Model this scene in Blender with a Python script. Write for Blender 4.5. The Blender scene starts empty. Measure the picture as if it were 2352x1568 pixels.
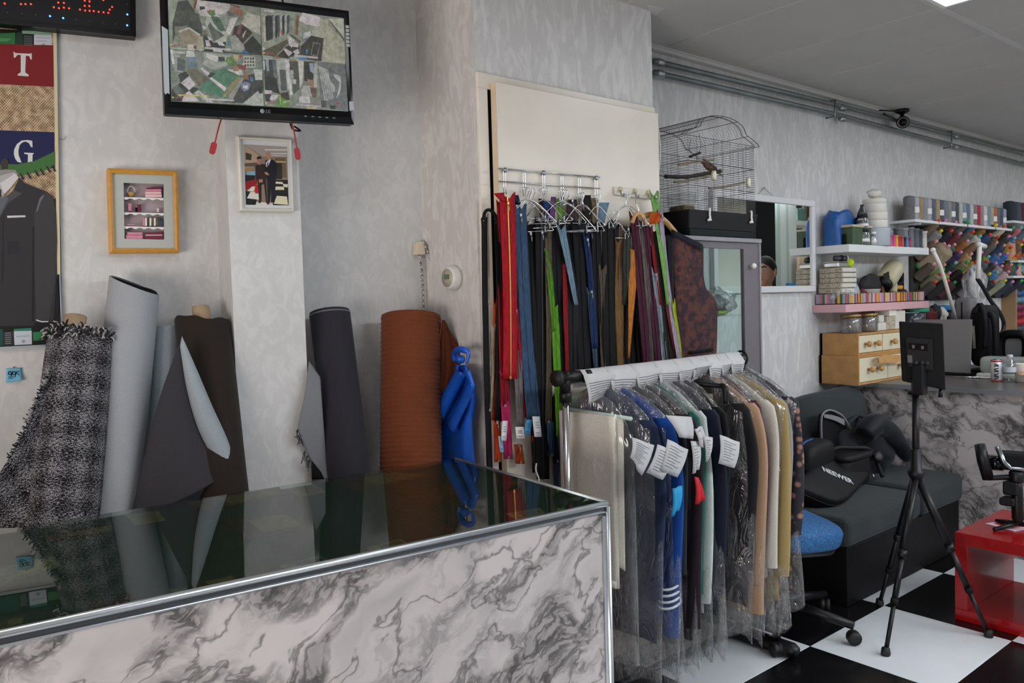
import bpy, bmesh, math, random
from math import sin, cos, pi, radians, sqrt
from mathutils import Vector, Matrix
random.seed(7)
SC = bpy.context.scene
COL = SC.collection

# ---------------------------------------------------------------- camera
FPX = 1825.0; YAW, PIT, ROL = .6843, -.046, -.0293; HC = 1.46
IW, IH = 2352.0, 1568.0
_cy, _sy, _cp, _sp = cos(YAW), sin(YAW), cos(PIT), sin(PIT)
FWD = Vector((_sy*_cp, _cy*_cp, _sp)); _r = Vector((_cy, -_sy, 0)); _u = _r.cross(FWD)
RGT = cos(ROL)*_r + sin(ROL)*_u
UPV = -sin(ROL)*_r + cos(ROL)*_u
CAMP = Vector((0, 0, HC))
cam = bpy.data.cameras.new('camera'); camo = bpy.data.objects.new('camera', cam); COL.objects.link(camo)
cam.sensor_width = 36; cam.lens = FPX/IW*36; cam.clip_start = .05
mw = Matrix((RGT, UPV, -FWD)).transposed().to_4x4(); mw.translation = CAMP
camo.matrix_world = mw
SC.camera = camo

# ---------------------------------------------------------------- world, window light, exposure
SC.view_settings.view_transform = 'Standard'; SC.view_settings.look = 'None'
SC.view_settings.gamma = 1; SC.view_settings.use_curve_mapping = False
SC.view_settings.exposure = 0.0
wd = bpy.data.worlds.new('daylight'); SC.world = wd; wd.use_nodes = True
wd.node_tree.nodes['Background'].inputs[0].default_value = (.75, .85, 1, 1)
wd.node_tree.nodes['Background'].inputs[1].default_value = .3
def area(name, loc, rot, sx, sy, col, w):
    l = bpy.data.lights.new(name, 'AREA'); l.shape = 'RECTANGLE'; l.size = sx; l.size_y = sy
    l.color = col; l.energy = w
    o = bpy.data.objects.new(name, l); COL.objects.link(o); o.location = loc; o.rotation_euler = rot
    return o
area('shop_window_daylight', (1.6, -2.72, 1.05), (radians(90), 0, 0), 5.0, 1.4, (.92, .97, 1), 4)
area('left_warm_light', (-1.94, .6, .85), (radians(90), 0, radians(-90)), 2.2, 1.3, (1, .935, .895), 100)  # warm light added from the left; the wall there has no door
LAMP_W = 7.0; TUBE_W = 17.0

# ---------------------------------------------------------------- photo ray helpers (points on real planes)
def ray(x, y): return RGT*((x-IW/2)/FPX) - UPV*((y-IH/2)/FPX) + FWD
def onp(x, y, n, c):
    d = ray(x, y); n = Vector(n); t = (c-n.dot(CAMP))/n.dot(d); return CAMP+d*t
def PZ(x, y, z): return onp(x, y, (0, 0, 1), z)
def PX(x, y, c): return onp(x, y, (1, 0, 0), c)
def PY(x, y, c): return onp(x, y, (0, 1, 0), c)
LWA = -.15; LN = Vector((-sin(LWA), cos(LWA), 0)); LD = Vector((cos(LWA), sin(LWA), 0))
LC = LN.dot(Vector((1.722, 2.64, 0)))
def PL(x, y, o=0): return onp(x, y, LN, LC-o)

# ---------------------------------------------------------------- mesh building
class MB:
    def __init__(s): s.v = []; s.f = []; s.m = []; s.cm = 0; s.sm = []; s.smooth = False
    def mat(s, i): s.cm = i; return s
    def add(s, vs, fs):
        b = len(s.v); s.v += [Vector(v) for v in vs]
        for f in fs: s.f.append([i+b for i in f]); s.m.append(s.cm); s.sm.append(s.smooth)
        return s
    def box(s, a, b, M=None):
        x0, y0, z0 = a; x1, y1, z1 = b
        vs = [(x, y, z) for z in (z0, z1) for y in (y0, y1) for x in (x0, x1)]
        if M is not None: vs = [M @ Vector(v) for v in vs]
        return s.add(vs, [(0, 2, 3, 1), (4, 5, 7, 6), (0, 1, 5, 4), (2, 6, 7, 3), (0, 4, 6, 2), (1, 3, 7, 5)])
    def cbox(s, c, sz, bev=.005, M=None, seg=1):
        bm = bmesh.new(); bmesh.ops.create_cube(bm, size=1)
        for v in bm.verts: v.co = Vector((v.co.x*sz[0], v.co.y*sz[1], v.co.z*sz[2]))
        if bev > 0: bmesh.ops.bevel(bm, geom=bm.edges[:], offset=bev, segments=seg, profile=.5, affect='EDGES')
        T = (M if M is not None else Matrix.Identity(4))
        bm.verts.index_update()
        o = Vector(c)
        vs = [T @ v.co + o for v in bm.verts] if M is not None else [v.co+o for v in bm.verts]
        s.add(vs, [[v.index for v in f.verts] for f in bm.faces]); bm.free(); return s
    def obox(s, P, ex, ey, ez):
        """box from corner P with edge vectors"""
        P = Vector(P); ex = Vector(ex); ey = Vector(ey); ez = Vector(ez)
        vs = [P+ex*i+ey*j+ez*k for k in (0, 1) for j in (0, 1) for i in (0, 1)]
        fs = [(0, 2, 3, 1), (4, 5, 7, 6), (0, 1, 5, 4), (2, 6, 7, 3), (0, 4, 6, 2), (1, 3, 7, 5)]
        if ex.cross(ey).dot(ez) < 0: fs = [f[::-1] for f in fs]
        return s.add(vs, fs)
    def tube(s, pts, r, n=8, cap=True, closed=False):
        pts = [Vector(p) for p in pts]
        if len(pts) < 2: return s
        rs = r if isinstance(r, (list, tuple)) else [r]*len(pts)
        N = len(pts); tg = []
        for i in range(N):
            if closed: t = pts[(i+1) % N]-pts[i-1]
            else: t = pts[min(i+1, N-1)]-pts[max(i-1, 0)]
            tg.append(t.normalized() if t.length > 1e-9 else Vector((0, 0, 1)))
        up = Vector((0, 0, 1)) if abs(tg[0].z) < .9 else Vector((1, 0, 0))
        a = tg[0].cross(up).normalized(); vs = []
        for i in range(N):
            a = (a-tg[i]*a.dot(tg[i]));
            a = a.normalized() if a.length > 1e-6 else tg[i].orthogonal().normalized()
            b = tg[i].cross(a)
            for k in range(n):
                th = 2*pi*k/n; vs.append(pts[i]+(a*cos(th)+b*sin(th))*rs[i])
        fs = []
        for i in range(N if closed else N-1):
            j = (i+1) % N
            for k in range(n):
                l = (k+1) % n; fs.append((i*n+k, i*n+l, j*n+l, j*n+k))
        if cap and not closed:
            fs.append(tuple(range(n))[::-1]); fs.append(tuple((N-1)*n+k for k in range(n)))
        old = s.smooth; s.smooth = True; s.add(vs, fs); s.smooth = old; return s
    def lathe(s, prof, n=20, M=None, cap=True):
        vs = []; N = len(prof)
        for r, z in prof:
            for k in range(n):
                th = 2*pi*k/n; vs.append(Vector((r*cos(th), r*sin(th), z)))
        if M is not None: vs = [M @ v for v in vs]
        fs = []
        for i in range(N-1):
            for k in range(n):
                l = (k+1) % n; fs.append((i*n+k, i*n+l, (i+1)*n+l, (i+1)*n+k))
        if cap:
            fs.append(tuple(range(n))[::-1]); fs.append(tuple((N-1)*n+k for k in range(n)))
        old = s.smooth; s.smooth = True; s.add(vs, fs); s.smooth = old; return s
    def poly(s, pts, th=0, nrm=None):
        """planar polygon, optionally extruded by th along -nrm"""
        pts = [Vector(p) for p in pts]; n = len(pts)
        if th == 0: return s.add(pts, [tuple(range(n))])
        nv = Vector(nrm).normalized()*th
        vs = pts+[p-nv for p in pts]
        nn = Vector((0, 0, 0))
        for i in range(n): nn += pts[i].cross(pts[(i+1) % n])
        fl = nn.dot(nv) < 0
        fs = [tuple(range(n)), tuple(range(2*n-1, n-1, -1))]+[(i, i+n, (i+1) % n+n, (i+1) % n) for i in range(n)]
        if fl: fs = [f[::-1] for f in fs]
        return s.add(vs, fs)
    def grid(s, fn, nu, nv, closeu=False, smooth=True):
        vs = [Vector(fn(u/(nu if closeu else nu-1), v/(nv-1))) for v in range(nv) for u in range(nu)]
        fs = []
        for j in range(nv-1):
            for i in range(nu if closeu else nu-1):
                k = (i+1) % nu; fs.append((j*nu+i, j*nu+k, (j+1)*nu+k, (j+1)*nu+i))
        old = s.smooth; s.smooth = smooth; s.add(vs, fs); s.smooth = old; return s
    def ball(s, c, r, n=10, m=7):
        c = Vector(c); rr = Vector(r) if isinstance(r, (tuple, list, Vector)) else Vector((r, r, r))
        vs = [c+Vector((0, 0, -rr.z))]
        for j in range(1, m):
            ph = -pi/2+pi*j/m
            for k in range(n):
                th = 2*pi*k/n; vs.append(c+Vector((rr.x*cos(ph)*cos(th), rr.y*cos(ph)*sin(th), rr.z*sin(ph))))
        vs.append(c+Vector((0, 0, rr.z))); L = len(vs)-1
        fs = [(0, 1+(k+1) % n, 1+k) for k in range(n)]
        for j in range(m-2):
            for k in range(n):
                l = (k+1) % n; fs.append((1+j*n+k, 1+j*n+l, 1+(j+1)*n+l, 1+(j+1)*n+k))
        fs += [(L, 1+(m-2)*n+k, 1+(m-2)*n+(k+1) % n) for k in range(n)]
        old = s.smooth; s.smooth = True; s.add(vs, fs); s.smooth = old; return s

def thing(name, label, cat, loc=(0, 0, 0), rz=0, group=None):
    o = bpy.data.objects.new(name, None); COL.objects.link(o); o.empty_display_size = .05
    o.location = Vector(loc); o.rotation_euler = (0, 0, rz)
    o['label'] = label; o['category'] = cat
    if group: o['group'] = group
    o['_m'] = 0
    del o['_m']
    return o
def _wm(o):
    M = Matrix.Translation(o.location) @ o.rotation_euler.to_matrix().to_4x4()
    return _wm(o.parent) @ M if o.parent else M
def tag(o, label, cat, group=None):
    o['label'] = label; o['category'] = cat
    if group: o['group'] = group
    return o
def obj(name, mb, mats, parent=None, local=False, mods=None, kind=None, origin=None):
    """link one mesh object; vertices are world coordinates unless local"""
    me = bpy.data.meshes.new(name)
    vs = mb.v; loc = Vector((0, 0, 0))
    if not local:
        if parent is not None:
            inv = _wm(parent).inverted(); vs = [inv @ v for v in vs]
        else:
            if origin is None:
                xs = [v.x for v in vs]; ys = [v.y for v in vs]; zs = [v.z for v in vs]
                origin = ((min(xs)+max(xs))/2, (min(ys)+max(ys))/2, min(zs))
            loc = Vector(origin); vs = [v-loc for v in vs]
    me.from_pydata([tuple(v) for v in vs], [], mb.f)
    if not isinstance(mats, (list, tuple)): mats = [mats]
    for m in mats: me.materials.append(MAT[m] if isinstance(m, str) else m)
    if len(mats) > 1: me.polygons.foreach_set('material_index', mb.m)
    me.polygons.foreach_set('use_smooth', mb.sm)
    me.update()
    o = bpy.data.objects.new(name, me); COL.objects.link(o)
    o.location = loc
    if parent is not None: o.parent = parent
    if kind: o['kind'] = kind
    return o
def struct(name, mb, mats, label=None):
    o = obj(name, mb, mats); o['kind'] = 'structure'
    if label: o['label'] = label
    return o
def solid(o, th, offset=0):
    m = o.modifiers.new('thickness', 'SOLIDIFY'); m.thickness = th; m.offset = offset; return o
def subd(o, n=1):
    m = o.modifiers.new('smooth', 'SUBSURF'); m.levels = n; m.render_levels = n; return o
def bev(o, w=.004, s=2):
    m = o.modifiers.new('bevel', 'BEVEL'); m.width = w; m.segments = s; m.limit_method = 'ANGLE'; return o
def copy_tree(o, parent=None):
    c = o.copy(); COL.objects.link(c); c.parent = parent
    for ch in o.children: copy_tree(ch, c)
    return c
def axisM(a, b):
    """matrix taking local z axis to the segment a->b, origin at a"""
    a = Vector(a); d = (Vector(b)-a)
    q = d.normalized().to_track_quat('Z', 'Y').to_matrix().to_4x4()
    return Matrix.Translation(a) @ q
def cat_rom(pts, n=6):
    pts = [Vector(p) for p in pts]; out = []
    for i in range(len(pts)-1):
        p0 = pts[max(i-1, 0)]; p1 = pts[i]; p2 = pts[i+1]; p3 = pts[min(i+2, len(pts)-1)]
        for k in range(n):
            t = k/n
            out.append(.5*((2*p1)+(p2-p0)*t+(2*p0-5*p1+4*p2-p3)*t*t+(3*p1-p0-3*p2+p3)*t**3))
    out.append(pts[-1]); return out

# ---------------------------------------------------------------- materials
MAT = {}
def srgb(h):
    if isinstance(h, str):
        h = h.lstrip('#'); c = [int(h[i:i+2], 16)/255 for i in (0, 2, 4)]
    else: c = h
    return tuple((x/12.92 if x <= .04045 else ((x+.055)/1.055)**2.4) for x in c)
class NT:
    def __init__(s, name):
        s.m = bpy.data.materials.new(name); s.m.use_nodes = True; s.t = s.m.node_tree
        s.b = s.t.nodes['Principled BSDF']; s.o = s.t.nodes['Material Output']; MAT[name] = s.m
    def n(s, t, **k):
        x = s.t.nodes.new(t)
        for a, v in k.items(): setattr(x, a, v)
        return x
    def l(s, a, b): s.t.links.new(a, b)
    def coord(s, scale=(1, 1, 1), kind='Object', rot=(0, 0, 0)):
        c = s.n('ShaderNodeTexCoord'); m = s.n('ShaderNodeMapping'); m.inputs['Scale'].default_value = scale
        m.inputs['Rotation'].default_value = rot
        s.l(c.outputs[kind], m.inputs[0]); return m.outputs[0]
    def noise(s, vec, sc, det=3, rough=.5, dist=0):
        x = s.n('ShaderNodeTexNoise'); x.inputs['Scale'].default_value = sc; x.inputs['Detail'].default_value = det
        x.inputs['Roughness'].default_value = rough; x.inputs['Distortion'].default_value = dist
        s.l(vec, x.inputs['Vector']); return x.outputs['Fac']
    def ramp(s, fac, stops):
        r = s.n('ShaderNodeValToRGB'); e = r.color_ramp.elements
        while len(e) < len(stops): e.new(.5)
        for i, (p, c) in enumerate(stops):
            e[i].position = p; e[i].color = (*c, 1) if len(c) == 3 else c
        s.l(fac, r.inputs[0]); return r.outputs[0]
    def mix(s, fac, a, b, mode='MIX'):
        x = s.n('ShaderNodeMix', data_type='RGBA', blend_type=mode)
        if isinstance(fac, (int, float)): x.inputs[0].default_value = fac
        else: s.l(fac, x.inputs[0])
        for i, v in ((6, a), (7, b)):
            if isinstance(v, (tuple, list)): x.inputs[i].default_value = (*v, 1)
            else: s.l(v, x.inputs[i])
        return x.outputs[2]
    def math(s, op, a, b=0):
        x = s.n('ShaderNodeMath', operation=op)
        for i, v in ((0, a), (1, b)):
            if isinstance(v, (int, float)): x.inputs[i].default_value = v
            else: s.l(v, x.inputs[i])
        return x.outputs[0]
    def bump(s, h, st=.3, d=.01):
        x = s.n('ShaderNodeBump'); x.inputs['Strength'].default_value = st; x.inputs['Distance'].default_value = d
        s.l(h, x.inputs['Height']); s.l(x.outputs[0], s.b.inputs['Normal'])
    def base(s, c):
        if isinstance(c, (tuple, list)): s.b.inputs['Base Color'].default_value = (*c, 1)
        else: s.l(c, s.b.inputs['Base Color'])
    def set(s, **k):
        for a, v in k.items(): s.b.inputs[a.replace('_', ' ')].default_value = v
        return s
def M(name, col, rough=.6, metal=0, spec=.5, var=0, vs=40, bump=0, bs=120, bd=.002, sheen=0, coat=0, emit=0):
    """plain procedural material: colour with slight variation and fine relief"""
    if name in MAT: return name
    t = NT(name); c = srgb(col); t.set(Roughness=rough, Metallic=metal); t.b.inputs['Specular IOR Level'].default_value = spec
    if var or bump: v = t.coord()
    if var:
        f = t.noise(v, vs, 3); d = tuple(max(0, x*(1-var)) for x in c); u = tuple(min(1, x*(1+var)) for x in c)
        t.base(t.ramp(f, [(.3, d), (.7, u)]))
    else: t.base(c)
    if bump: t.bump(t.noise(v, bs, 3), bump, bd)
    if sheen: t.b.inputs['Sheen Weight'].default_value = sheen
    if coat: t.b.inputs['Coat Weight'].default_value = coat
    if emit:
        t.b.inputs['Emission Color'].default_value = (*c, 1); t.b.inputs['Emission Strength'].default_value = emit
    return name
def film(name, tint=(1, 1, 1), amt=.5, rough=.12, bumpst=.6, haze=.12, scale=16):
    """thin clear plastic film: transparent with glossy wrinkles and a little white haze"""
    if name in MAT: return name
    t = NT(name); t.t.nodes.remove(t.b)
    tr = t.n('ShaderNodeBsdfTransparent'); tr.inputs[0].default_value = (*tint, 1)
    gl = t.n('ShaderNodeBsdfGlossy'); gl.inputs['Roughness'].default_value = rough
    df = t.n('ShaderNodeBsdfDiffuse'); df.inputs[0].default_value = (.8, .8, .82, 1)
    v = t.coord((1, 1, .45)); nz = t.noise(v, scale, 4, .6, .8)
    bp = t.n('ShaderNodeBump'); bp.inputs['Strength'].default_value = bumpst; bp.inputs['Distance'].default_value = .03
    t.l(nz, bp.inputs['Height']); t.l(bp.outputs[0], gl.inputs['Normal'])
    lw = t.n('ShaderNodeLayerWeight'); lw.inputs['Blend'].default_value = .5; t.l(bp.outputs[0], lw.inputs['Normal'])
    f = t.math('ADD', t.math('MULTIPLY', t.math('POWER', lw.outputs['Facing'], 3.0), amt), .10*amt)
    m1 = t.n('ShaderNodeMixShader'); t.l(f, m1.inputs[0]); t.l(tr.outputs[0], m1.inputs[1]); t.l(gl.outputs[0], m1.inputs[2])
    m2 = t.n('ShaderNodeMixShader'); hz = t.ramp(nz, [(.42, (haze*.25,)*3), (.72, (haze*2.0,)*3)]); t.l(hz, m2.inputs[0])
    t.l(m1.outputs[0], m2.inputs[1]); t.l(df.outputs[0], m2.inputs[2]); t.l(m2.outputs[0], t.o.inputs[0])
    return name
def glass(name, tint=(1, 1, 1), amt=1.0, rough=.01):
    """thin flat pane: transparent with Fresnel reflection"""
    t = NT(name); t.t.nodes.remove(t.b)
    tr = t.n('ShaderNodeBsdfTransparent'); tr.inputs[0].default_value = (*tint, 1)
    gl = t.n('ShaderNodeBsdfGlossy'); gl.inputs['Roughness'].default_value = rough
    fr = t.n('ShaderNodeFresnel'); fr.inputs[0].default_value = 1.5
    ge = t.n('ShaderNodeNewGeometry'); f = t.math('MULTIPLY', t.math('MULTIPLY', fr.outputs[0], amt), t.math('SUBTRACT', 1.0, ge.outputs['Backfacing']))
    m1 = t.n('ShaderNodeMixShader'); t.l(f, m1.inputs[0]); t.l(tr.outputs[0], m1.inputs[1]); t.l(gl.outputs[0], m1.inputs[2])
    t.l(m1.outputs[0], t.o.inputs[0]); return name

def wallpaper(name, col, lite, vsz=9, stretch=.45, amt=1):
    t = NT(name); v = t.coord((1, 1, stretch), rot=(0, radians(8), 0)); n1 = t.noise(v, vsz, 4, .62, 1.4)
    n2 = t.noise(v, vsz*.23, 2)
    a = srgb(col); b = srgb(lite)
    c = t.ramp(n1, [(.46, a), (.60, b)])
    dk = t.ramp(n2, [(.3, (.93,)*3), (.7, (1, 1, 1))])
    t.base(t.mix(1.0, c, dk, 'MULTIPLY')); t.set(Roughness=.55)
    t.bump(n1, .25*amt, .004); return name
wallpaper('paper_back', '#cbcbca', '#dbdbdb', 17, .36)
wallpaper('paper_left', '#cdcdcc', '#d6d6d5', 22, .6, .6)
wallpaper('paper_side', '#cdc8c4', '#dad6d2', 22, .4, 1.3)
M('ceil_panel', '#b9b8b4', .8, var=.03, vs=3, bump=.2, bs=300, bd=.001)
M('ceil_metal', '#c2c2c0', .5)
def tilemat(name, col, rough):
    t = NT(name); v = t.coord((1, 1, 1)); n1 = t.noise(v, 3, 3); c = srgb(col)
    t.base(t.ramp(n1, [(.3, tuple(x*.9 for x in c)), (.7, c)])); t.set(Roughness=rough); t.bump(t.noise(v, 40, 2), .03, .002)
tilemat('tile_white', '#d9dde0', .22); tilemat('tile_black', '#111112', .18)
M('cream_paint', '#e0d8cb', .28, var=.03, vs=6, bump=.12, bs=90, bd=.001)
M('cream_raw', '#d9c6ac', .6, var=.06, vs=20)
M('gap_shade_black', '#060606', .9)
M('white_paint', '#e6e6e4', .4)
M('chrome', '#d6d8da', .16, 1); M('chrome_dark', '#8c9096', .25, 1); M('steel', '#a8adb0', .35, 1)
M('black_plastic', '#08080a', .42, spec=.35); M('black_matte', '#070708', .75, spec=.25); M('black_gloss', '#050506', .12, spec=.3)
M('white_plastic', '#e4e3de', .35); M('black_rubber', '#0a0a0a', .6)
M('wood_raw', '#d2a873', .5, var=.15, vs=30); M('cardboard', '#b39a7c', .8, var=.1)
# ================================================================= setting
FX, FY = .647, .536; FX0, FY0 = 2.996, 1.225       # tile size and a white tile's corner
fl = MB().box((-2.2, -2.9, -.10), (9.3, 3.0, -.012)); floor = struct('floor', fl, 'black_matte')
tm = {}
for cname in ('tile_white', 'tile_black'):
    b = MB().cbox((0, 0, -.006), (FX-.0015, FY-.0015, .012), .001)
    me_o = obj('floor_tile', b, cname, floor, local=True); tm[cname] = me_o
first = {'tile_white': True, 'tile_black': True}
for i in range(-5, 8):
    for j in range(-4, 4):
        cn = 'tile_white' if (i+j) % 2 == 0 else 'tile_black'
        cx, cy = FX0+FX*(i+.5), FY0+FY*(j+.5)
        if cx < -1 or cx > 8.5 or cy > 2.95: continue
        o = tm[cn] if first[cn] else tm[cn].copy()
        if not first[cn]: COL.objects.link(o); o.parent = floor
        first[cn] = False
        o.location = Vector((cx, cy, 0))-floor.location
ZC = 2.70; YW = 2.61; YB = 2.285; XB0, XB1 = 1.731, 2.687
# ceiling: slab, panels, tees
ceil_b = MB().box((-2.2, -2.9, ZC+.012), (9.3, 3.0, ZC+.15)); ceiling = struct('ceiling', ceil_b, 'black_matte')
lamp_cells = []
YT = [2.575, 1.525, .33, -.87, -2.07, -2.85]
pw = .592; xj0 = 3.117
pm = {}
def ceil_panel(x0, x1, y0, y1):
    k = (round(x1-x0, 3), round(y1-y0, 3))
    if k not in pm:
        pm[k] = MB().cbox((0, 0, 0), (x1-x0-.007, y1-y0-.007, .02), .002)
        o = obj('ceiling_panel', pm[k], 'ceil_panel', ceiling, local=True); pm[k] = o
    else:
        o = pm[k].copy(); COL.objects.link(o); o.parent = ceiling
    o.location = Vector(((x0+x1)/2, (y0+y1)/2, ZC+.010))-ceiling.location
LAMPS = []
for r in range(len(YT)-1):
    y1, y0 = YT[r], YT[r+1]
    for k in range(-8, 10):
        x0 = xj0+pw*k; x1 = x0+pw
        if x0 < -2.1 or x1 > 9.1: continue
        if r in (1, 3):      # rows that hold the lamps: one lamp every third cell, half a cell shifted further on
            pass
        ceil_panel(x0, x1, y0, y1)
for y in YT:
    b = MB().box((-2.1, y-.012, ZC-.006), (9.1, y+.012, ZC+.004))
    obj('ceiling_tee', b, 'ceil_metal', ceiling)
b = MB().box((XB1, YW-.035, ZC-.02), (9.1, YW, ZC+.002)); obj('edge_trim', b, 'ceil_metal', ceiling)
b = MB().poly([PZ(1488, 14, ZC-.004), PZ(1523, 22, ZC-.004), PZ(1500, 40, ZC-.004)], .004, (0, 0, -1)); obj('edge_strip', b, 'ceil_metal', ceiling)
M('lamp_glow', '#f2f8ff', .5, emit=LAMP_W)
def lamp(x0, x1, y0, y1, label):
    t = thing('ceiling_lamp', label, 'lamp', ((x0+x1)/2, (y0+y1)/2, ZC-.012), group='ceiling panel lamps')
    f = MB(); w = .018
    for a, c in (((x0, y0), (x1, y0+w)), ((x0, y1-w), (x1, y1)), ((x0, y0+w), (x0+w, y1-w)), ((x1-w, y0+w), (x1, y1-w))):
        f.box((a[0], a[1], ZC-.012), (c[0], c[1], ZC-.001))
    obj('frame', f, 'white_paint', t)
    obj('diffuser', MB().box((x0+w, y0+w, ZC-.010), (x1-w, y1-w, ZC-.004)), 'lamp_glow', t)
lamp(3.11, 3.70, .92, 1.51, 'bright square ceiling lamp at the top edge above the tripod')
lamp(4.66, 5.25, .92, 1.51, 'bright square ceiling lamp at the right edge, beyond the security camera')
lamp(6.2, 6.79, .92, 1.51, 'bright square ceiling lamp beyond the right edge of the picture')
lamp(7.75, 8.34, .92, 1.51, 'added ceiling lamp near the end wall, out of view, brightening the mirror view')  # extra lamp added to light the far side reflected in the mirror
lamp(6.98, 7.57, -.27, .32, 'added ceiling lamp before the wardrobe, out of view, brightening its reflection')  # unseen lamp added to brighten the reflected wardrobe
lamp(7.75, 8.34, -.27, .32, 'added ceiling lamp in the far corner, out of view, brightening the reflected furniture')  # another added lamp, lighting the far corner for the mirror view
lamp(.0, .59, .92, 1.51, 'bright square ceiling lamp over the counter, out of view')
M('tube_glow', '#f2f8ff', .5, emit=TUBE_W)
def strip_lamp(x, y, label):
    t = thing('strip_lamp', label, 'lamp', (x, y, ZC-.05), group='strip lamps behind the camera')
    obj('housing', MB().box((x-.8, y-.27, ZC-.05), (x+.8, y+.27, ZC-.007)), 'white_paint', t)
    obj('diffuser', MB().box((x-.77, y-.25, ZC-.054), (x+.77, y+.25, ZC-.0505)), 'tube_glow', t)
for i, x in enumerate((2.2, 4.2, 6.2)):
    for j, y in enumerate((-1.2, -1.78)):
        strip_lamp(x, y, '%s strip lamp of the %s row behind the camera' % (('left', 'middle', 'right')[i], ('nearer', 'farther')[j]))

# walls
struct('wall_back', MB().box((XB1-.3, YW, 0), (9.2, YW+.12, ZC+.01)), 'paper_back')
a = Vector((1.722, 2.64, 0)); e = a-LD*4.2
b = MB().obox(e, LD*4.4, LN*.12, (0, 0, ZC+.01)); struct('wall_left', b, 'paper_left')
b = MB().box((XB0, YB+.001, 2.28), (XB1, YB+.5, ZC+.01))         # wall over the closet door
b.box((XB0, YB+.06, 0), (XB0+.03, YB+.5, 2.29)); b.box((XB1-.03, YB+.02, 0), (XB1, YB+.5, 2.29)); b.box((XB0, YB+.08, 0), (XB1, YB+.5, 2.28))
struct('wall_closet', b, 'paper_back')
struct('wall_closet_side', MB().box((XB0-.012, YB, 0), (XB0, YB+.55, ZC+.01)), 'paper_side')
# column on the left wall
cd = .20
c0 = PL(521, 400, cd); c1 = PL(687, 400, cd); c0.z = 0; c1.z = 0
struct('wall_column', MB().obox(c0, c1-c0, LN*(cd+.01), (0, 0, ZC+.01)), 'paper_left')
# walls behind and beside the camera
M('wall_plain', '#cfcac2', .7, var=.03, vs=2)
M('wall_warm', '#c9a591', .7, var=.03, vs=2)
b = MB().box((-2.1, -2.85, 0), (9.2, -2.73, .35)); b.box((-2.1, -2.85, 2.55), (9.2, -2.73, ZC+.01))
for x0, x1 in ((-2.1, -.9), (1.5, 1.7), (4.1, 9.2)): b.box((x0, -2.85, .35), (x1, -2.73, 2.55))
struct('wall_front', b, 'wall_plain')
glass('pane_clear', (1, 1, 1))
for k, (x0, x1) in enumerate(((-.9, 1.5), (1.7, 4.1))):
    w = MB().box((x0, -2.80, .35), (x1, -2.79, 2.55)); struct('window_%d' % (k+1), w, 'pane_clear')
struct('wall_west', MB().box((-2.1, -2.85, 0), (-1.98, 3.4, ZC+.01)), 'wall_warm')
struct('wall_right', MB().box((9.1, -2.85, 0), (9.2, 2.75, ZC+.01)), 'wall_plain')

# closet door: frame, jamb, door leaf
FT = MB()
y = YB-.012
tl, tr = PY(1092, 170, y), PY(1501, 240, y)
zt = (tl.z+tr.z)/2
FT.box((XB0, y, zt-.055), (XB1, YB+.01, zt))
FT.box((XB0, y, 0), (XB0+.045, YB+.01, zt-.055)); FT.box((XB1-.02, y, 0), (XB1, YB+.01, zt-.055))
o = struct('trim_1', FT, 'cream_paint'); bev(o, .002, 1)
GP = struct('gap_shade', MB().box((XB0+.045, YB-.001, 0), (XB0+.075, YB+.02, zt-.055)), 'gap_shade_black')  # near-black strip stands for the shade in the gap beside the door
dl = XB0+.058; DT = .03
door = thing('door_1', 'cream painted closet door standing slightly proud of its frame', 'door', ((XB0+XB1)/2, YB, 0)); del door['category']; door['kind'] = 'structure'
D = MB().box((dl, YB-.045, 0), (XB1-.02, YB-.013, zt-.035)); DL_ = obj('door_leaf', D, 'cream_paint', door); bev(DL_, .002, 1)
obj('door_edge', MB().box((dl-.0015, YB-.044, 0), (dl, YB-.014, zt-.036)), 'cream_raw', door)
YD = YB-.045          # front face of the door leaf
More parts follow.
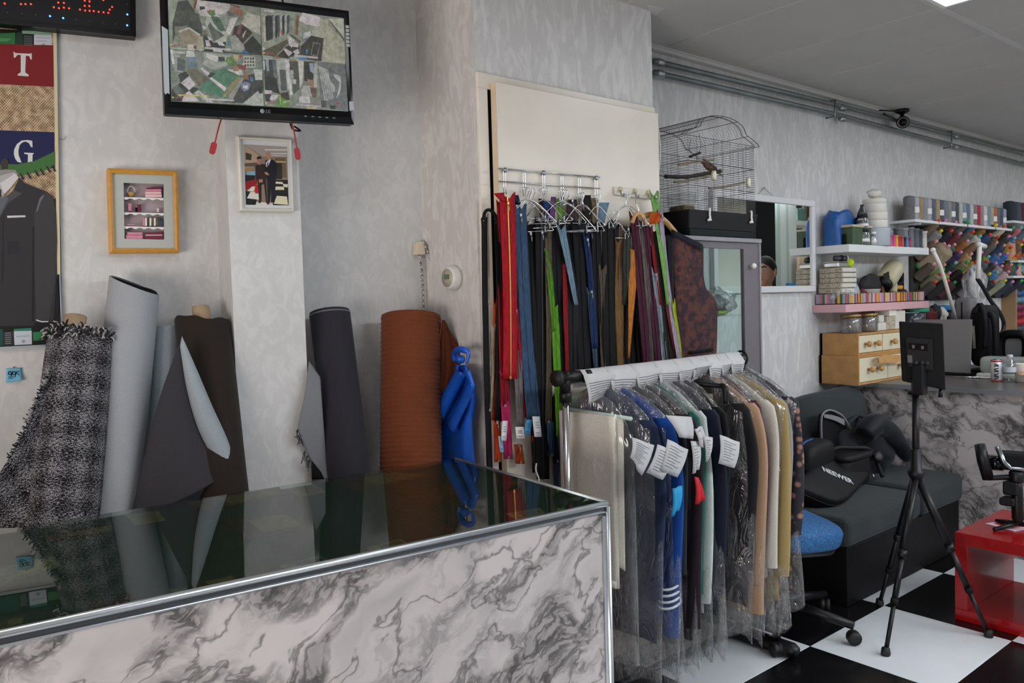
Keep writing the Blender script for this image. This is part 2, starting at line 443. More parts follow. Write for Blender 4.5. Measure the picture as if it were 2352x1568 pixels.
# ================================================================= counter
ZT = 1.0
cFR, cBR = PZ(1390, 1153, ZT), PZ(1044, 1053, ZT); cFL_, cBL_ = PZ(0, 1450, ZT), PZ(0, 1217, ZT)
fd = (cFL_-cFR).normalized(); bd = (cBL_-cBR).normalized()
cFL = cFR+fd*2.2; cBL = cBR+bd*2.2
def marble(name, rot):
    """printed marble laminate: pale clouds split by slanting smoky bands with dark crackle veins"""
    t = NT(name); v = t.coord((1, 1, 1), rot=rot)
    w = t.n('ShaderNodeTexNoise'); w.inputs['Scale'].default_value = 7; w.inputs['Detail'].default_value = 4; t.l(v, w.inputs['Vector'])
    sub = t.n('ShaderNodeVectorMath', operation='SUBTRACT'); t.l(w.outputs['Color'], sub.inputs[0]); sub.inputs[1].default_value = (.5, .5, .5)
    wm = t.n('ShaderNodeVectorMath', operation='SCALE'); wm.inputs['Scale'].default_value = .16; t.l(sub.outputs[0], wm.inputs[0])
    ad = t.n('ShaderNodeVectorMath', operation='ADD'); t.l(v, ad.inputs[0]); t.l(wm.outputs[0], ad.inputs[1])
    mp = t.n('ShaderNodeMapping'); mp.inputs['Scale'].default_value = (1, 1, 2.3); t.l(ad.outputs[0], mp.inputs[0])
    def ridge(sc, det, rough):
        n = t.noise(mp.outputs[0], sc, det, rough); return t.math('ABSOLUTE', t.math('MULTIPLY', t.math('SUBTRACT', n, .5), 2.0))
    r1 = ridge(3.6, 1.2, .4); r2 = ridge(4.6, 4, .5); r3 = ridge(13, 5, .62)
    nb = t.noise(mp.outputs[0], 3.6, 3, .5); nm = t.noise(mp.outputs[0], 2.6, 2, .5)
    band = t.ramp(r1, [(.0, (1, 1, 1)), (.09, (.8,)*3), (.24, (0, 0, 0))])
    mask = t.ramp(nm, [(.36, (.2,)*3), (.52, (1, 1, 1))])
    smoke = t.ramp(nb, [(.54, (0, 0, 0)), (.72, (1, 1, 1))])
    v2 = t.ramp(r2, [(.0, (1, 1, 1)), (.012, (.8,)*3), (.035, (.12,)*3), (.07, (0, 0, 0))])
    v3 = t.ramp(r3, [(.0, (1, 1, 1)), (.05, (.85,)*3), (.16, (0, 0, 0))])
    bm = t.mix(1.0, band, mask, 'MULTIPLY')
    c = t.mix(t.math('MULTIPLY', smoke, .5), srgb('#bbb5b4'), srgb('#858383'))
    c = t.mix(t.math('MULTIPLY', bm, .58), c, srgb('#5a5858'))
    c = t.mix(t.math('MULTIPLY', v2, .7), c, srgb('#444242'))
    c = t.mix(t.math('MULTIPLY', t.mix(1.0, v3, bm, 'MULTIPLY'), .9), c, srgb('#363434'))
    t.base(c); t.set(Roughness=.33); return name
marble('marble', (0, radians(33), 0)); marble('marble_desk', (radians(-30), 0, 0))
M('aluminium', '#d4d8dc', .3, 1)
M('green_board', '#182a24', .7, var=.05, vs=10)
glass('counter_glass', (.72, .80, .74), 1.05, .004)
ctr = thing('shop_counter', 'long shop counter with grey marble laminate front and green glass top', 'counter', ((cFL+cBR)/2*1.0).to_tuple()[:2]+(0,))
Zv = Vector((0, 0, 1))
inn = .012
fn = Vector((fd.y, -fd.x, 0)); fn = fn if fn.y < 0 else -fn
def cz(p, z): return Vector((p.x, p.y, z))
b = MB()
b.obox(cz(cFR, 0), cFL-cFR, -fn*.02, (0, 0, ZT-.021)); fp = obj('front_panel', b, 'marble', ctr)
sd = (cBR-cFR); sn = Vector((sd.y, -sd.x, 0)).normalized(); sn = sn if sn.x > 0 else -sn
b = MB().obox(cz(cFR, 0)-fn*.02, sd+fn*.02, -sn*.02, (0, 0, ZT-.021)); obj('side_panel', b, 'marble', ctr)
b = MB().obox(cz(cBR, 0), cBL-cBR, Vector((0, -.02, 0)), (0, 0, ZT-.021)); obj('back_panel', b, 'wood_raw', ctr)
# board under the glass
def quad(z0, z1, ins=.0):
    q = [cFR, cFL, cBL, cBR]; c = sum(q, Vector())/4
    return MB().poly([cz(p, z1) for p in q], z1-z0, (0, 0, 1))
obj('top_board', quad(ZT-.0205, ZT-.0095), 'green_board', ctr)
gl = obj('glass_pane', quad(ZT-.008, ZT), 'counter_glass', ctr)
# aluminium trims
r = MB(); u = (cFL-cFR).normalized()
for dz, dd, rr in ((-.002, .006, .0070), (-.021, .003, .0030)):
    r.tube([cFR+Zv*dz+fn*dd, cFL+Zv*dz+fn*dd], rr, 8)
obj('edge_trim', r, 'aluminium', ctr)
obj('trim_recess', MB().obox(cz(cFR, ZT-.021)+fn*.0005, cFL-cFR, fn*.0015, (0, 0, .02)), M('recess_grey', '#5c5f62', .35, .8), ctr)
r = MB(); us = (cBR-cFR)
for dz, dd, rr in ((-.002, .004, .0055),): r.tube([cFR+Zv*dz+sn*dd, cBR+Zv*dz+sn*dd], rr, 8)
r.obox(cz(cFR, ZT-.036), us, sn*.003, (0, 0, .035)); obj('edge_trim', r, 'aluminium', ctr)
r = MB(); r.tube([cz(cFR, 0)+fn*.004+sn*.003, cz(cFR, ZT-.01)+fn*.004+sn*.003], .006, 8); r.obox(cz(cFR, 0)+fn*.001-sn*.012, sn*.014, fn*.003, (0, 0, ZT-.03))
obj('corner_trim', r, 'aluminium', ctr)
# old banknotes and cards lying on the board under the glass
def notemat(name, c1, c2, sc):
    t = NT(name); v = t.coord((1, 2.2, 1)); n1 = t.noise(v, sc, 4, .6, .6)
    t.base(t.ramp(n1, [(.38, srgb(c1)), (.5, srgb(c2)), (.62, srgb(c1))])); t.set(Roughness=.7)
notemat('note_tan', '#7a6843', '#5a452a', 38); notemat('note_brown', '#43331f', '#1c1611', 30); notemat('note_rust', '#5f4026', '#2a1b12', 26)
notemat('note_cream', '#857a58', '#665a3a', 60); notemat('note_green', '#4c5230', '#2c341f', 34); notemat('note_red', '#643228', '#2c1613', 30); notemat('note_grey', '#7a766a', '#3f3d38', 34)
def note(pts, m, m2, lab):
    q = [PZ(x, y, ZT-.0093) for x, y in pts]
    o = obj('banknote', MB().poly([p+Zv*.0006 for p in q], .0006, (0, 0, 1)), m); 
    c = sum(q, Vector())/4
    inner = [c+(p-c)*.62+(q[1]-q[0])*.12+Zv*.001 for p in q]
    tag(o, lab, 'banknote', 'banknotes under the counter glass')
    obj('portrait', MB().poly(inner, .0003, (0, 0, 1)), m2, o)
for pts, m, m2, lab in (
    ([(287, 1182), (362, 1174), (381, 1196), (310, 1206)], 'note_cream', 'note_tan', 'pale cream oval-printed note at the back edge near the grey roll'),
    ([(100, 1230), (255, 1205), (262, 1222), (115, 1243)], 'note_rust', 'note_tan', 'brown old banknote at the back edge below the tweed roll'),
    ([(428, 1155), (640, 1118), (655, 1135), (470, 1175)], 'note_rust', 'note_tan', 'long brown banknote at the back edge left of the column'),
    ([(510, 1195), (655, 1172), (715, 1212), (570, 1242)], 'note_brown', 'note_tan', 'brown banknote in the middle of the glass top before the column'),
    ([(655, 1122), (722, 1112), (750, 1130), (690, 1142)], 'note_cream', 'note_tan', 'pale cream note beside the column foot'),
    ([(760, 1105), (905, 1080), (1010, 1090), (830, 1130)], 'note_rust', 'note_tan', 'large rust banknote in front of the rust ribbed roll'),
    ([(900, 1128), (1030, 1105), (1070, 1140), (995, 1165)], 'note_brown', 'note_rust', 'dark brown banknote reflecting under the blue plastic bag'),
    ([(1004, 1212), (1075, 1196), (1110, 1210), (1030, 1226)], 'note_red', 'note_brown', 'reddish banknote near the front edge, right of the middle'),
    ([(1150, 1110), (1195, 1098), (1225, 1104), (1180, 1118)], 'note_red', 'note_tan', 'small red note at the right end under the pink zipper'),
    ([(1160, 1180), (1240, 1166), (1252, 1178), (1190, 1195)], 'note_cream', 'note_tan', 'pale note by the front edge near the right end'),
    ([(1290, 1146), (1335, 1134), (1360, 1140), (1310, 1158)], 'note_brown', 'note_grey', 'dark note at the front right corner of the glass'),
    ([(840, 1258), (920, 1238), (940, 1250), (860, 1270)], 'note_cream', 'note_green', 'pale and black note half under the front trim'),
    ([(640, 1300), (735, 1276), (760, 1290), (670, 1312)], 'note_grey', 'note_brown', 'dark grey note by the front trim left of the middle'),
    ([(435, 1340), (535, 1318), (555, 1334), (460, 1358)], 'note_brown', 'note_tan', 'black and ochre note by the front trim below the tweed roll'),
    ([(200, 1385), (310, 1362), (318, 1378), (215, 1408)], 'note_brown', 'note_red', 'dark note by the front trim near the left'),
    ([(0, 1305), (120, 1272), (140, 1300), (0, 1345)], 'note_grey', 'note_cream', 'large greyish note at the left edge of the glass'),
    ([(0, 1425), (54, 1412), (54, 1436), (0, 1448)], 'note_green', 'note_tan', 'olive note in the lower left corner of the glass')):
    note(pts, m, m2, lab)
# ================================================================= flat print helper
def ink(h, emit=0, rough=.5):
    n = 'ink_%s%s' % (h.lstrip('#'), ('_e%d' % int(emit*100)) if emit else '')
    if emit and n not in MAT:      # screen pixels: mottled picture noise
        M(n, h, rough, spec=.3); t = NT(n); v = t.coord(); f = t.noise(v, 70, 4, .7); c = srgb(h)
        k = t.ramp(f, [(.30, tuple(x*.62 for x in c)), (.5, c), (.70, tuple(min(1, x*1.3+.01) for x in c))])
        t.base(k); t.set(Roughness=.35); t.l(k, t.b.inputs['Emission Color']); t.b.inputs['Emission Strength'].default_value = emit
        return n
    return M(n, h, rough, emit=emit, spec=.3)
def paint(name, P, off, step, shapes, parent, emit=0, k=1.0, ox=0, oy=0):
    """flat print: overlapping coloured patches, each a hair above the last; P(x,y,off) is the carrier plane"""
    mb = MB(); mats = []
    for i, (col, pts) in enumerate(shapes):
        m = ink(col, emit)
        if m not in mats: mats.append(m)
        mb.mat(mats.index(m))
        q = [P(ox+x*k, oy+y*k, off+step*i) for x, y in pts]
        nn = Vector((0, 0, 0))
        for a in range(len(q)): nn += q[a].cross(q[(a+1) % len(q)])
        if nn.dot(CAMP-q[0]) < 0: q = q[::-1]
        mb.poly(q)
    return obj(name, mb, mats, parent)
def R_(x0, y0, x1, y1): return [(x0, y0), (x1, y0), (x1, y1), (x0, y1)]
def frame(name, P, outer, inner, off, depth, mat, parent, nrm=None):
    """four mitred bars standing 'depth' proud; one mesh (a picture frame)"""
    mb = MB(); n = -LN if nrm is None else Vector(nrm)
    for i in range(4):
        j = (i+1) % 4
        a, b, c, d = P(*outer[i], off), P(*outer[j], off), P(*inner[j], off), P(*inner[i], off)
        mid1 = (a+d)/2+n*.004; mid2 = (b+c)/2+n*.004
        lo = -n*depth
        mb.add([a, b, mid2, mid1, c, d, a+lo, b+lo, c+lo, d+lo], [(0, 1, 2, 3), (3, 2, 4, 5), (6, 7, 1, 0), (5, 4, 8, 9)])
    return obj(name, mb, mat, parent)

# ================================================================= LED sign
sg = thing('led_sign', 'black LED sign with red and blue dots above the tailor poster', 'sign', PL(200, 75, .03))
br = PL(312, 86, .055); bl = PL(0, 55, .055); ux = (bl-br).normalized()
upz = (PL(311, 0, .055)-br).normalized()
b = MB().obox(br-ux*.0, ux*.8, LN*.036, upz*.32); obj('case', b, 'black_plastic', sg)
fr = MB(); w = .016
fr.obox(br-LN*.006, ux*.8, LN*.006, upz*w); fr.obox(br-LN*.006+upz*w, ux*w, LN*.006, upz*(.30)); o = obj('bezel', fr, 'black_gloss', sg)
K = 3.734
red = [(180, 35), (218, 35), (265, 35), (500, 22), (548, 25), (462, 62), (506, 70), (548, 65), (592, 71), (727, 5), (768, 12), (727, 50), (766, 52), (686, 82), (731, 90), (768, 93), (804, 95), (846, 101), (888, 105), (929, 110), (941, 82), (962, 60), (886, 0), (40, 30)]
blue = [(429, 138), (542, 155), (1092, 124), (1091, 217)]
dim = [(65, 108), (187, 117), (307, 127), (655, 167), (769, 181), (884, 194), (989, 206), (1092, 37)]
M('led_red', '#ff2a1c', .3, emit=6); M('led_blue', '#2a62ff', .3, emit=9); M('led_off', '#5a4a3a', .3)
for nm, L, m, r in (('red_leds', red, 'led_red', .0026), ('blue_leds', blue, 'led_blue', .003), ('unlit_leds', dim, 'led_off', .0024)):
    mb = MB()
    for x, y in L: mb.ball(PL(x/K, y/K, .056), r, 8, 5)
    obj(nm, mb, m, sg, kind='stuff')
# ================================================================= poster
def burlap(name):
    t = NT(name); v = t.coord((1, 1, 1))
    sx = t.n('ShaderNodeSeparateXYZ'); t.l(v, sx.inputs[0])
    wx = t.math('SINE', t.math('MULTIPLY', sx.outputs[0], 900)); wz = t.math('SINE', t.math('MULTIPLY', sx.outputs[2], 700))
    n = t.noise(v, 60, 3); f = t.math('ADD', t.math('MULTIPLY', t.math('MULTIPLY', wx, wz), .28), n)
    t.base(t.ramp(f, [(.3, srgb('#6e5640')), (.5, srgb('#a88d6c')), (.75, srgb('#cbb694'))])); t.set(Roughness=.6)
burlap('print_burlap')
po = thing('poster', 'tall framed tailor poster with suit jacket and letters T and G', 'poster', PL(100, 790, .01))
oq = [(-90, 54), (130, 69), (144, 792), (-90, 808)]
mb = MB().poly([PL(x, y, .010) for x, y in oq], .009, -LN); obj('backing', mb, ink('#141418'), po)
mb = MB()
for q in ([(122, 68), (130, 69), (139, 630), (131, 630)], [(-90, 54), (130, 69), (130, 73), (-90, 58)]): mb.poly([PL(x, y, .013) for x, y in q], .006, -LN)
obj('top_rail', mb, M('poster_rail', '#cfc3a0', .4), po)
mb = MB()
for q in ([(136, 630), (139, 630), (145, 792), (141, 792)], [(-90, 801), (145, 789), (145, 794), (-90, 808)]): mb.poly([PL(x, y, .013) for x, y in q], .006, -LN)
obj('bottom_rail', mb, 'aluminium', po)
mb = MB().poly([PL(x, y, .0104) for x, y in [(-88, 60), (124, 70), (133, 745), (-88, 745)]], .0002, -LN); obj('burlap_print', mb, 'print_burlap', po)
KP = 1/3.734
sh = [('#12160f', [(-300, 240), (440, 262), (445, 420), (-300, 400)]), ('#2f6b3a', [(-300, 300), (130, 280), (130, 380), (-300, 370)]), ('#4d8a55', [(-300, 320), (100, 330), (60, 355), (-300, 350)]),
  ('#86a890', [(190, 262), (440, 270), (440, 300), (190, 290)]), ('#1c3a2c', [(140, 280), (190, 270), (200, 388), (135, 385)]), ('#26282a', [(200, 288), (292, 293), (292, 398), (200, 392)]), ('#c4c6cf', [(292, 295), (444, 300), (444, 420), (292, 405)]),
  ('#7a9a86', [(350, 385), (375, 372), (392, 385), (370, 402)]), ('#8a8c94', [(310, 320), (430, 326), (430, 330), (310, 324)]), ('#8a8c94', [(310, 348), (400, 352), (400, 356), (310, 352)]),
  ('#7c1418', [(-340, 372), (458, 388), (462, 744), (-340, 705)])]
sh2 = [('#1b1d4a', [(-340, 1105), (466, 1133), (466, 1440), (-340, 1440)])]
for yy in (310, 325, 340, 355, 370, 384): sh.append(('#7f8a86', [(208, yy), (276, yy+3), (276, yy+6), (208, yy+3)]))
sh += [('#cfd0ce', [(116, 440), (133, 455), (258, 460), (272, 455), (273, 510), (262, 510), (250, 480), (222, 478), (216, 620), (245, 640), (245, 655), (152, 648), (152, 636), (178, 620), (178, 472), (150, 470), (130, 495), (118, 492)])]
sh2 += [('#cfd0ce', [(277, 1210), (270, 1205), (235, 1200), (185, 1205), (145, 1235), (122, 1280), (118, 1320), (130, 1360), (150, 1388), (185, 1395), (172, 1360), (160, 1330), (158, 1290), (168, 1245), (190, 1222), (220, 1213), (248, 1228), (266, 1260), (279, 1262)]),
  ('#cfd0ce', [(208, 1308), (293, 1312), (280, 1325), (278, 1390), (238, 1395), (240, 1325), (208, 1318)])]
paint('upper_print', PL, .0110, .00005, sh, po, k=KP); paint('blue_print', PL, .0110, .00005, sh2, po, k=KP)
KQ = 1/3.136
def Q3(x, y, o): return PL(x*KQ, 360+y*KQ, o)
sh = [('#3f6a35', [(-280, 90), (40, 50), (120, 55), (250, 30), (395, -40), (395, 60), (330, 95), (180, 130), (60, 140), (-280, 160)])]
for x, y in ((140, 118), (190, 110), (245, 95), (285, 85), (330, 66), (368, 60)): sh.append(('#23262a', [(x, y), (x+12, y), (x+38, y+45), (x+24, y+47)]))
sh += [('#141519', [(-280, 300), (400, 300), (410, 850), (440, 1230), (-280, 1230)]),
  ('#3b3230', [(5, 30), (20, 14), (50, 14), (62, 35), (55, 105), (12, 105)]), ('#8a8683', [(-60, 105), (40, 90), (110, 95), (132, 130), (100, 150), (-60, 160)]), ('#a8a6a6', [(-60, 150), (100, 110), (135, 150), (60, 240), (20, 280), (-60, 290)]),
  ('#c9c7c8', [(0, 190), (110, 120), (135, 150), (70, 230), (30, 265)]), ('#33353f', [(-40, 230), (10, 235), (10, 290), (-40, 290)]),
  ('#2f2d30', [(140, 150), (180, 190), (330, 250), (385, 290), (404, 400), (412, 600), (405, 850), (385, 1190), (250, 1190), (240, 1225), (-200, 1225), (-200, 500), (0, 450), (60, 330), (110, 210)]),
  ('#3b393c', [(250, 390), (300, 270), (330, 255), (385, 295), (404, 420), (410, 600), (400, 850), (350, 1190), (262, 1170), (250, 850), (240, 600)]),
  ('#48474c', [(100, 240), (160, 265), (60, 330), (0, 440), (-60, 450), (30, 300)]), ('#5a6068', [(-60, 330), (40, 280), (60, 300), (0, 420), (-40, 470)]),
  ('#6a6c70', [(262, 390), (285, 300), (310, 275), (318, 280), (290, 330), (268, 400)]), ('#c8c6c8', [(50, 424), (182, 421), (185, 434), (54, 440)]),
  ('#27262a', [(50, 610), (140, 608), (145, 690), (55, 705)]), ('#232226', [(20, 455), (30, 455), (25, 900), (12, 900)]), ('#1d1c20', [(235, 500), (248, 500), (246, 1190), (228, 1190)]), ('#d0d0d2', [(258, 1170), (300, 1183), (350, 1183), (345, 1190), (300, 1191), (262, 1180)]),
  ('#10150f', [(-280, 1222), (392, 1215), (392, 1340), (-280, 1368)]), ('#2f7a4a', [(236, 1262), (390, 1255), (390, 1308), (240, 1325)]), ('#1c4a44', [(-280, 1260), (20, 1240), (20, 1360), (-280, 1368)]), ('#4b8f66', [(330, 1262), (360, 1225), (372, 1225), (350, 1262)]),
  ('#2a2c2e', [(20, 1262), (100, 1258), (104, 1357), (22, 1360)]), ('#c2c6d2', [(100, 1256), (228, 1252), (230, 1350), (104, 1356)]), ('#7fae9a', [(118, 1290), (215, 1286), (215, 1292), (118, 1296)]), ('#8aa0a0', [(150, 1328), (170, 1315), (188, 1328), (170, 1342)]), ('#2f7f6a', [(100, 1240), (226, 1232), (226, 1250), (100, 1256)])]
for yy in (1268, 1283, 1298, 1313, 1328, 1343): sh.append(('#99a0a0', [(36, yy), (80, yy-2), (80, yy+2), (36, yy+4)]))
paint('suit_print', Q3, .0145, .00005, sh, po)
# wire hook beside the poster, note
hk = MB().tube(cat_rom([PL(132, 314, .004), PL(137, 318, .02), PL(144, 321, .03), PL(149, 319, .035), PL(151, 313, .035)], 4), .0012, 6)
tag(obj('wall_hook', hk, 'steel'), 'small bent wire hook on the wall right of the poster', 'hook')
nt = thing('sticky_note', 'light blue paper note with number 995 pinned below the poster', 'note', PL(32, 878, .004))
mb = MB().grid(lambda u, v: PL(14+36*u, 845+(33-(4*u*u if v > .5 else 0))*v-1*u, .003+.012*v*u*v), 6, 6); o = obj('paper', mb, M('note_blue', '#6fb4d3', .7, var=.04), nt); solid(o, .0004)
def digits(s, P, x, y, w, h, gap, th):
    """seven-segment like strokes for 9 and 5 drawn as rounded strokes"""
    G = {'9': [(1, .45), (.85, .55), (.15, .55), (0, .4), (0, .15), (.2, 0), (.8, 0), (1, .2), (1, .75), (.8, 1), (.2, 1), (.05, .9)], '5': [(.95, 0), (.1, 0), (.05, .42), (.6, .4), (.95, .55), (.95, .8), (.7, 1), (.2, 1), (.02, .88)]}
    mb = MB()
    for i, ch in enumerate(s):
        x0 = x+i*(w+gap)
        mb.tube([P(x0+a*w, y+b*h) for a, b in G[ch]], th, 5)
    mb.tube([P(x, y+h*1.25), P(x+3*w+2*gap, y+h*1.22)], th*.7, 5)
    return mb
obj('number', digits('995', lambda a, b_: PL(a, b_, .006), 19, 853, 7.0, 13, 2.0, .0011), 'black_matte', nt)
obj('pin', MB().ball(PL(32, 843, .004), .0022, 8, 5), M('pin_brown', '#7a4a3a', .4), nt)

# ================================================================= gilt shadow box frame
gf = thing('shadow_box', 'gilt wood shadow box with pink miniature sewing shelves', 'picture', PL(332, 580, 0))
goq = [(246, 386), (408, 392), (412, 580), (252, 581)]; giq = [(258, 397.6), (397, 402), (401.8, 570.5), (263, 570.5)]
frame('frame', PL, goq, giq, .042, .042, M('gilt', '#c8913e', .35, var=.1, vs=60, spec=.6), gf)
win = [(283.8, 419.6), (376, 422.8), (377, 550), (286, 548)]
mb = MB()
for i in range(4):
    j = (i+1) % 4; mb.poly([PL(*giq[i], .034), PL(*giq[j], .034), PL(*win[j], .034), PL(*win[i], .034)], .003, -LN)
obj('mat_board', mb, M('mat_grey', '#b4b9b3', .8), gf)
mb = MB().poly([PL(*p, .004) for p in win], .002, -LN)
for i in range(4):
    j = (i+1) % 4; mb.add([PL(*win[i], .034), PL(*win[j], .034), PL(*win[j], .004), PL(*win[i], .004)], [(0, 1, 2, 3), (3, 2, 1, 0)])
obj('box_back', mb, M('box_mauve', '#a99ba0', .8), gf)
for k, yv in enumerate((452.5, 487.5, 519.5)):
    xl = 284+k*.7
    mb = MB(); n = 36
    for i in range(n):
        a, b_ = i/n, (i+1)/n; xa, xb = xl+92*a, xl+92*b_
        da, db = 2.2+1.6*sin(a*2*pi*4.5), 2.2+1.6*sin(b_*2*pi*4.5)
        mb.poly([PL(xa, yv+2*a, .030), PL(xb, yv+2*b_, .030), PL(xb, yv+2*b_+db+2, .030), PL(xa, yv+2*a+da+2, .030)], .001, -LN)
    p = PL(xl, yv, .029); q = PL(xl+92, yv+2, .029); mb.obox(p, q-p, LN*.024, Vector((0, 0, -.003)))
    obj('mini_shelf', mb, 'white_paint', gf)
M('pink_cloth', '#d08aa0', .8, var=.1); M('pink_pale', '#e6bcc0', .8, var=.08); M('maroon_cloth', '#7d2440', .8, var=.1); M('wicker', '#b08a52', .7, var=.2, vs=200)
def mini(name, m, x0, y0, x1, y1, dep=.016):
    mb = MB(); a = PL(x0, y1, .028); e = PL(x1, y1, .028)-a; hh = PL(x0, y0, .028)-a; mb.obox(a, e, LN*dep, hh); o = obj(name, mb, m, gf); bev(o, .0015, 2)
mini('folded_cloth', 'pink_pale', 334, 446, 372, 453); mini('folded_cloth', 'pink_pale', 334, 439.5, 371, 445.5); mini('folded_cloth', 'pink_cloth', 335, 434, 371, 439); mini('folded_cloth', 'maroon_cloth', 337, 430.5, 372, 433.5)
mini('folded_cloth', 'pink_cloth', 289, 540, 328, 549); mini('folded_cloth', 'pink_cloth', 292, 533, 327, 539.5); mini('folded_cloth', 'maroon_cloth', 333, 541, 375, 549.5); mini('folded_cloth', 'white_paint', 334, 538.5, 374, 540.8); mini('folded_cloth', 'maroon_cloth', 335, 534, 374, 538.3)
for i, c in enumerate(('pink_cloth', 'white_paint', 'note_green', 'white_paint', 'note_tan', 'white_paint', 'note_grey')): mini('mini_book', c, 328.5+5*i, 500, 333+5*i, 518.5)
def spool(m, x, y0, y1, r):
    a = PL(x, y1, .018); b_ = PL(x, y0, .018); h = (b_-a).length
    obj('mini_spool', MB().lathe([(r, 0), (r, h*.1), (r*.8, h*.12), (r*.8, h*.88), (r, h*.9), (r, h)], 12, Matrix.Translation(a)), m, gf)
spool('pink_cloth', 299, 468, 484, .0075); spool('maroon_cloth', 320, 470, 485, .007); spool('black_matte', 314, 477, 485.5, .005); spool('white_paint', 363, 479, 486.5, .004); spool(M('teal_dk', '#31586a', .6), 373, 505, 518, .005)
a = PL(302, 451, .018); obj('mini_basket', MB().lathe([(.006, 0), (.011, .008), (.012, .013), (.010, .0135), (.008, .004)], 14, Matrix.Translation(a)), 'wicker', gf)
obj('basket_handle', MB().tube([a+LD*(.011*cos(t))+Vector((0, 0, .013+.02*sin(t))) for t in [pi*i/10 for i in range(11)]], .0012, 6), 'white_paint', gf)
mini('mini_scissors', 'pink_cloth', 292, 514, 310, 516.5, .006)

# ================================================================= photo frame on the column
def PC(x, y, o=0): return PL(x, y, cd+o)
pf = thing('photo_frame', 'white framed photograph of two standing men on the column', 'picture', PC(612, 487, 0))
foq = [(544, 312), (669, 319), (675, 486), (552, 484)]; fiq = [(552.5, 318.5), (666, 325), (671.5, 480), (559, 478)]
frame('frame', PC, foq, fiq, .022, .022, M('frame_white', '#dcd8cc', .4), pf)
obj('mount', MB().poly([PC(*p, .014) for p in fiq], .002, -LN), M('mount_grey', '#cdd0d0', .7), pf)
KF = 1/5.227
def QF(x, y, o): return PC(460+x*KF, 260+y*KF, o)
sh = [('#8a7868', [(520, 372), (1040, 402), (1062, 1106), (548, 1097)]), ('#b09880', [(520, 372), (700, 500), (700, 620), (528, 690)]), ('#a3978f', [(520, 372), (1040, 402), (1045, 500), (760, 520)]), ('#dfe0da', [(775, 433), (1040, 435), (1040, 446), (775, 444)]), ('#dfe0da', [(840, 480), (1040, 482), (1040, 491), (840, 487)]), ('#dfe0da', [(850, 508), (1040, 510), (1040, 518), (850, 515)]),
  ('#3a3830', [(545, 470), (620, 495), (610, 565), (545, 555)]), ('#6a5a40', [(890, 535), (1020, 535), (1040, 770), (910, 780)]), ('#c8b878', [(900, 575), (1030, 578), (1030, 590), (900, 588)]), ('#2a2624', [(905, 600), (980, 600), (985, 790), (905, 790)]), ('#5a5048', [(535, 600), (680, 590), (690, 640), (535, 640)]), ('#9a7a4a', [(540, 650), (620, 645), (620, 700), (540, 700)]),
  ('#7aa0b8', [(560, 700), (660, 695), (660, 760), (560, 750)]), ('#1a1a1c', [(540, 740), (660, 745), (660, 810), (540, 820)]), ('#8a1418', [(540, 820), (690, 790), (680, 850), (545, 930)]), ('#d8d0c0', [(620, 880), (660, 880), (640, 940), (560, 940)]),
  ('#1a1818', [(545, 930), (640, 945), (680, 1040), (660, 1100), (548, 1097)]), ('#d4cfc4', [(600, 945), (700, 945), (720, 1040), (560, 1020)]), ('#1a1818', [(900, 800), (1050, 800), (1060, 1106), (870, 1100)]), ('#d8d0b0', [(905, 820), (985, 825), (1000, 850), (905, 845)]), ('#d8d0b0', [(905, 880), (1000, 880), (1010, 920), (900, 920)]), ('#d8d0b0', [(920, 990), (1040, 1000), (1055, 1100), (880, 1085)]), ('#d8d0b0', [(990, 850), (1050, 850), (1050, 890), (1005, 885)]), ('#d4cfc4', [(680, 1060), (870, 1080), (870, 1104), (665, 1100)]),
  ('#b01820', [(655, 860), (700, 860), (700, 960), (660, 965)]),
  ('#2c1c18', [(660, 640), (690, 610), (770, 610), (795, 660), (790, 800), (805, 1060), (790, 1070), (765, 850), (735, 860), (735, 1060), (705, 1060), (690, 820), (665, 780)]), ('#a8765e', [(682, 545), (735, 545), (732, 600), (712, 625), (688, 600)]), ('#1c1614', [(676, 540), (690, 518), (730, 522), (738, 548), (720, 545), (684, 552)]), ('#a8765e', [(700, 795), (748, 790), (750, 830), (705, 830)]), ('#3a2218', [(700, 1050), (735, 1050), (725, 1078), (695, 1075)]), ('#3a2218', [(785, 1060), (820, 1055), (835, 1090), (805, 1095)]),
  ('#12141c', [(780, 570), (820, 555), (860, 550), (915, 590), (920, 690), (905, 810), (895, 1070), (850, 1065), (850, 900), (835, 1070), (810, 1060), (800, 800), (775, 700)]), ('#c8d4e4', [(788, 590), (822, 560), (850, 550), (832, 600), (805, 650), (790, 640)]), ('#8a1a2a', [(806, 585), (818, 582), (815, 640), (800, 655), (800, 620)]), ('#b08068', [(785, 485), (805, 465), (835, 470), (848, 510), (838, 555), (815, 560), (793, 530)]), ('#b08068', [(772, 705), (800, 705), (828, 738), (812, 745), (778, 730)])]
paint('photograph', QF, .0145, .00003, sh, pf)
glass('picture_glass', (1, 1, 1), .7)
obj('glass', MB().poly([PC(*p, .019) for p in fiq]), 'picture_glass', pf)

# ================================================================= television on a bracket
TO = .40
def PT(x, y, o=0): return PL(x, y, TO+o)
tv = thing('television', 'black flat television showing four security camera views', 'television', PT(600, 285, -.05))
tq = [(368.5, -32), (801, 25), (813, 286), (378, 262)]
mb = MB().poly([PT(*p, -.002) for p in tq], .035, -LN); o = obj('casing', mb, 'black_plastic', tv); bev(o, .006, 3)
sq = [(385, -10), (789.6, 41), (799.8, 256), (392.6, 233)]
frame('bezel', PT, tq, sq, .000, .006, 'black_gloss', tv)
obj('screen', MB().poly([PT(*p, -.0012) for p in sq]), ink('#3a4038', .25), tv)
KS = 1/4.9
def QS(x, y, o): return PT(360+x*KS, y*KS, o)
g1, g2, g3, wh, bk = '#5a6258', '#7c857a', '#9aa39a', '#c9c0c8', '#202422'
sh = []
def A(c, *p): sh.append((c, list(p)))
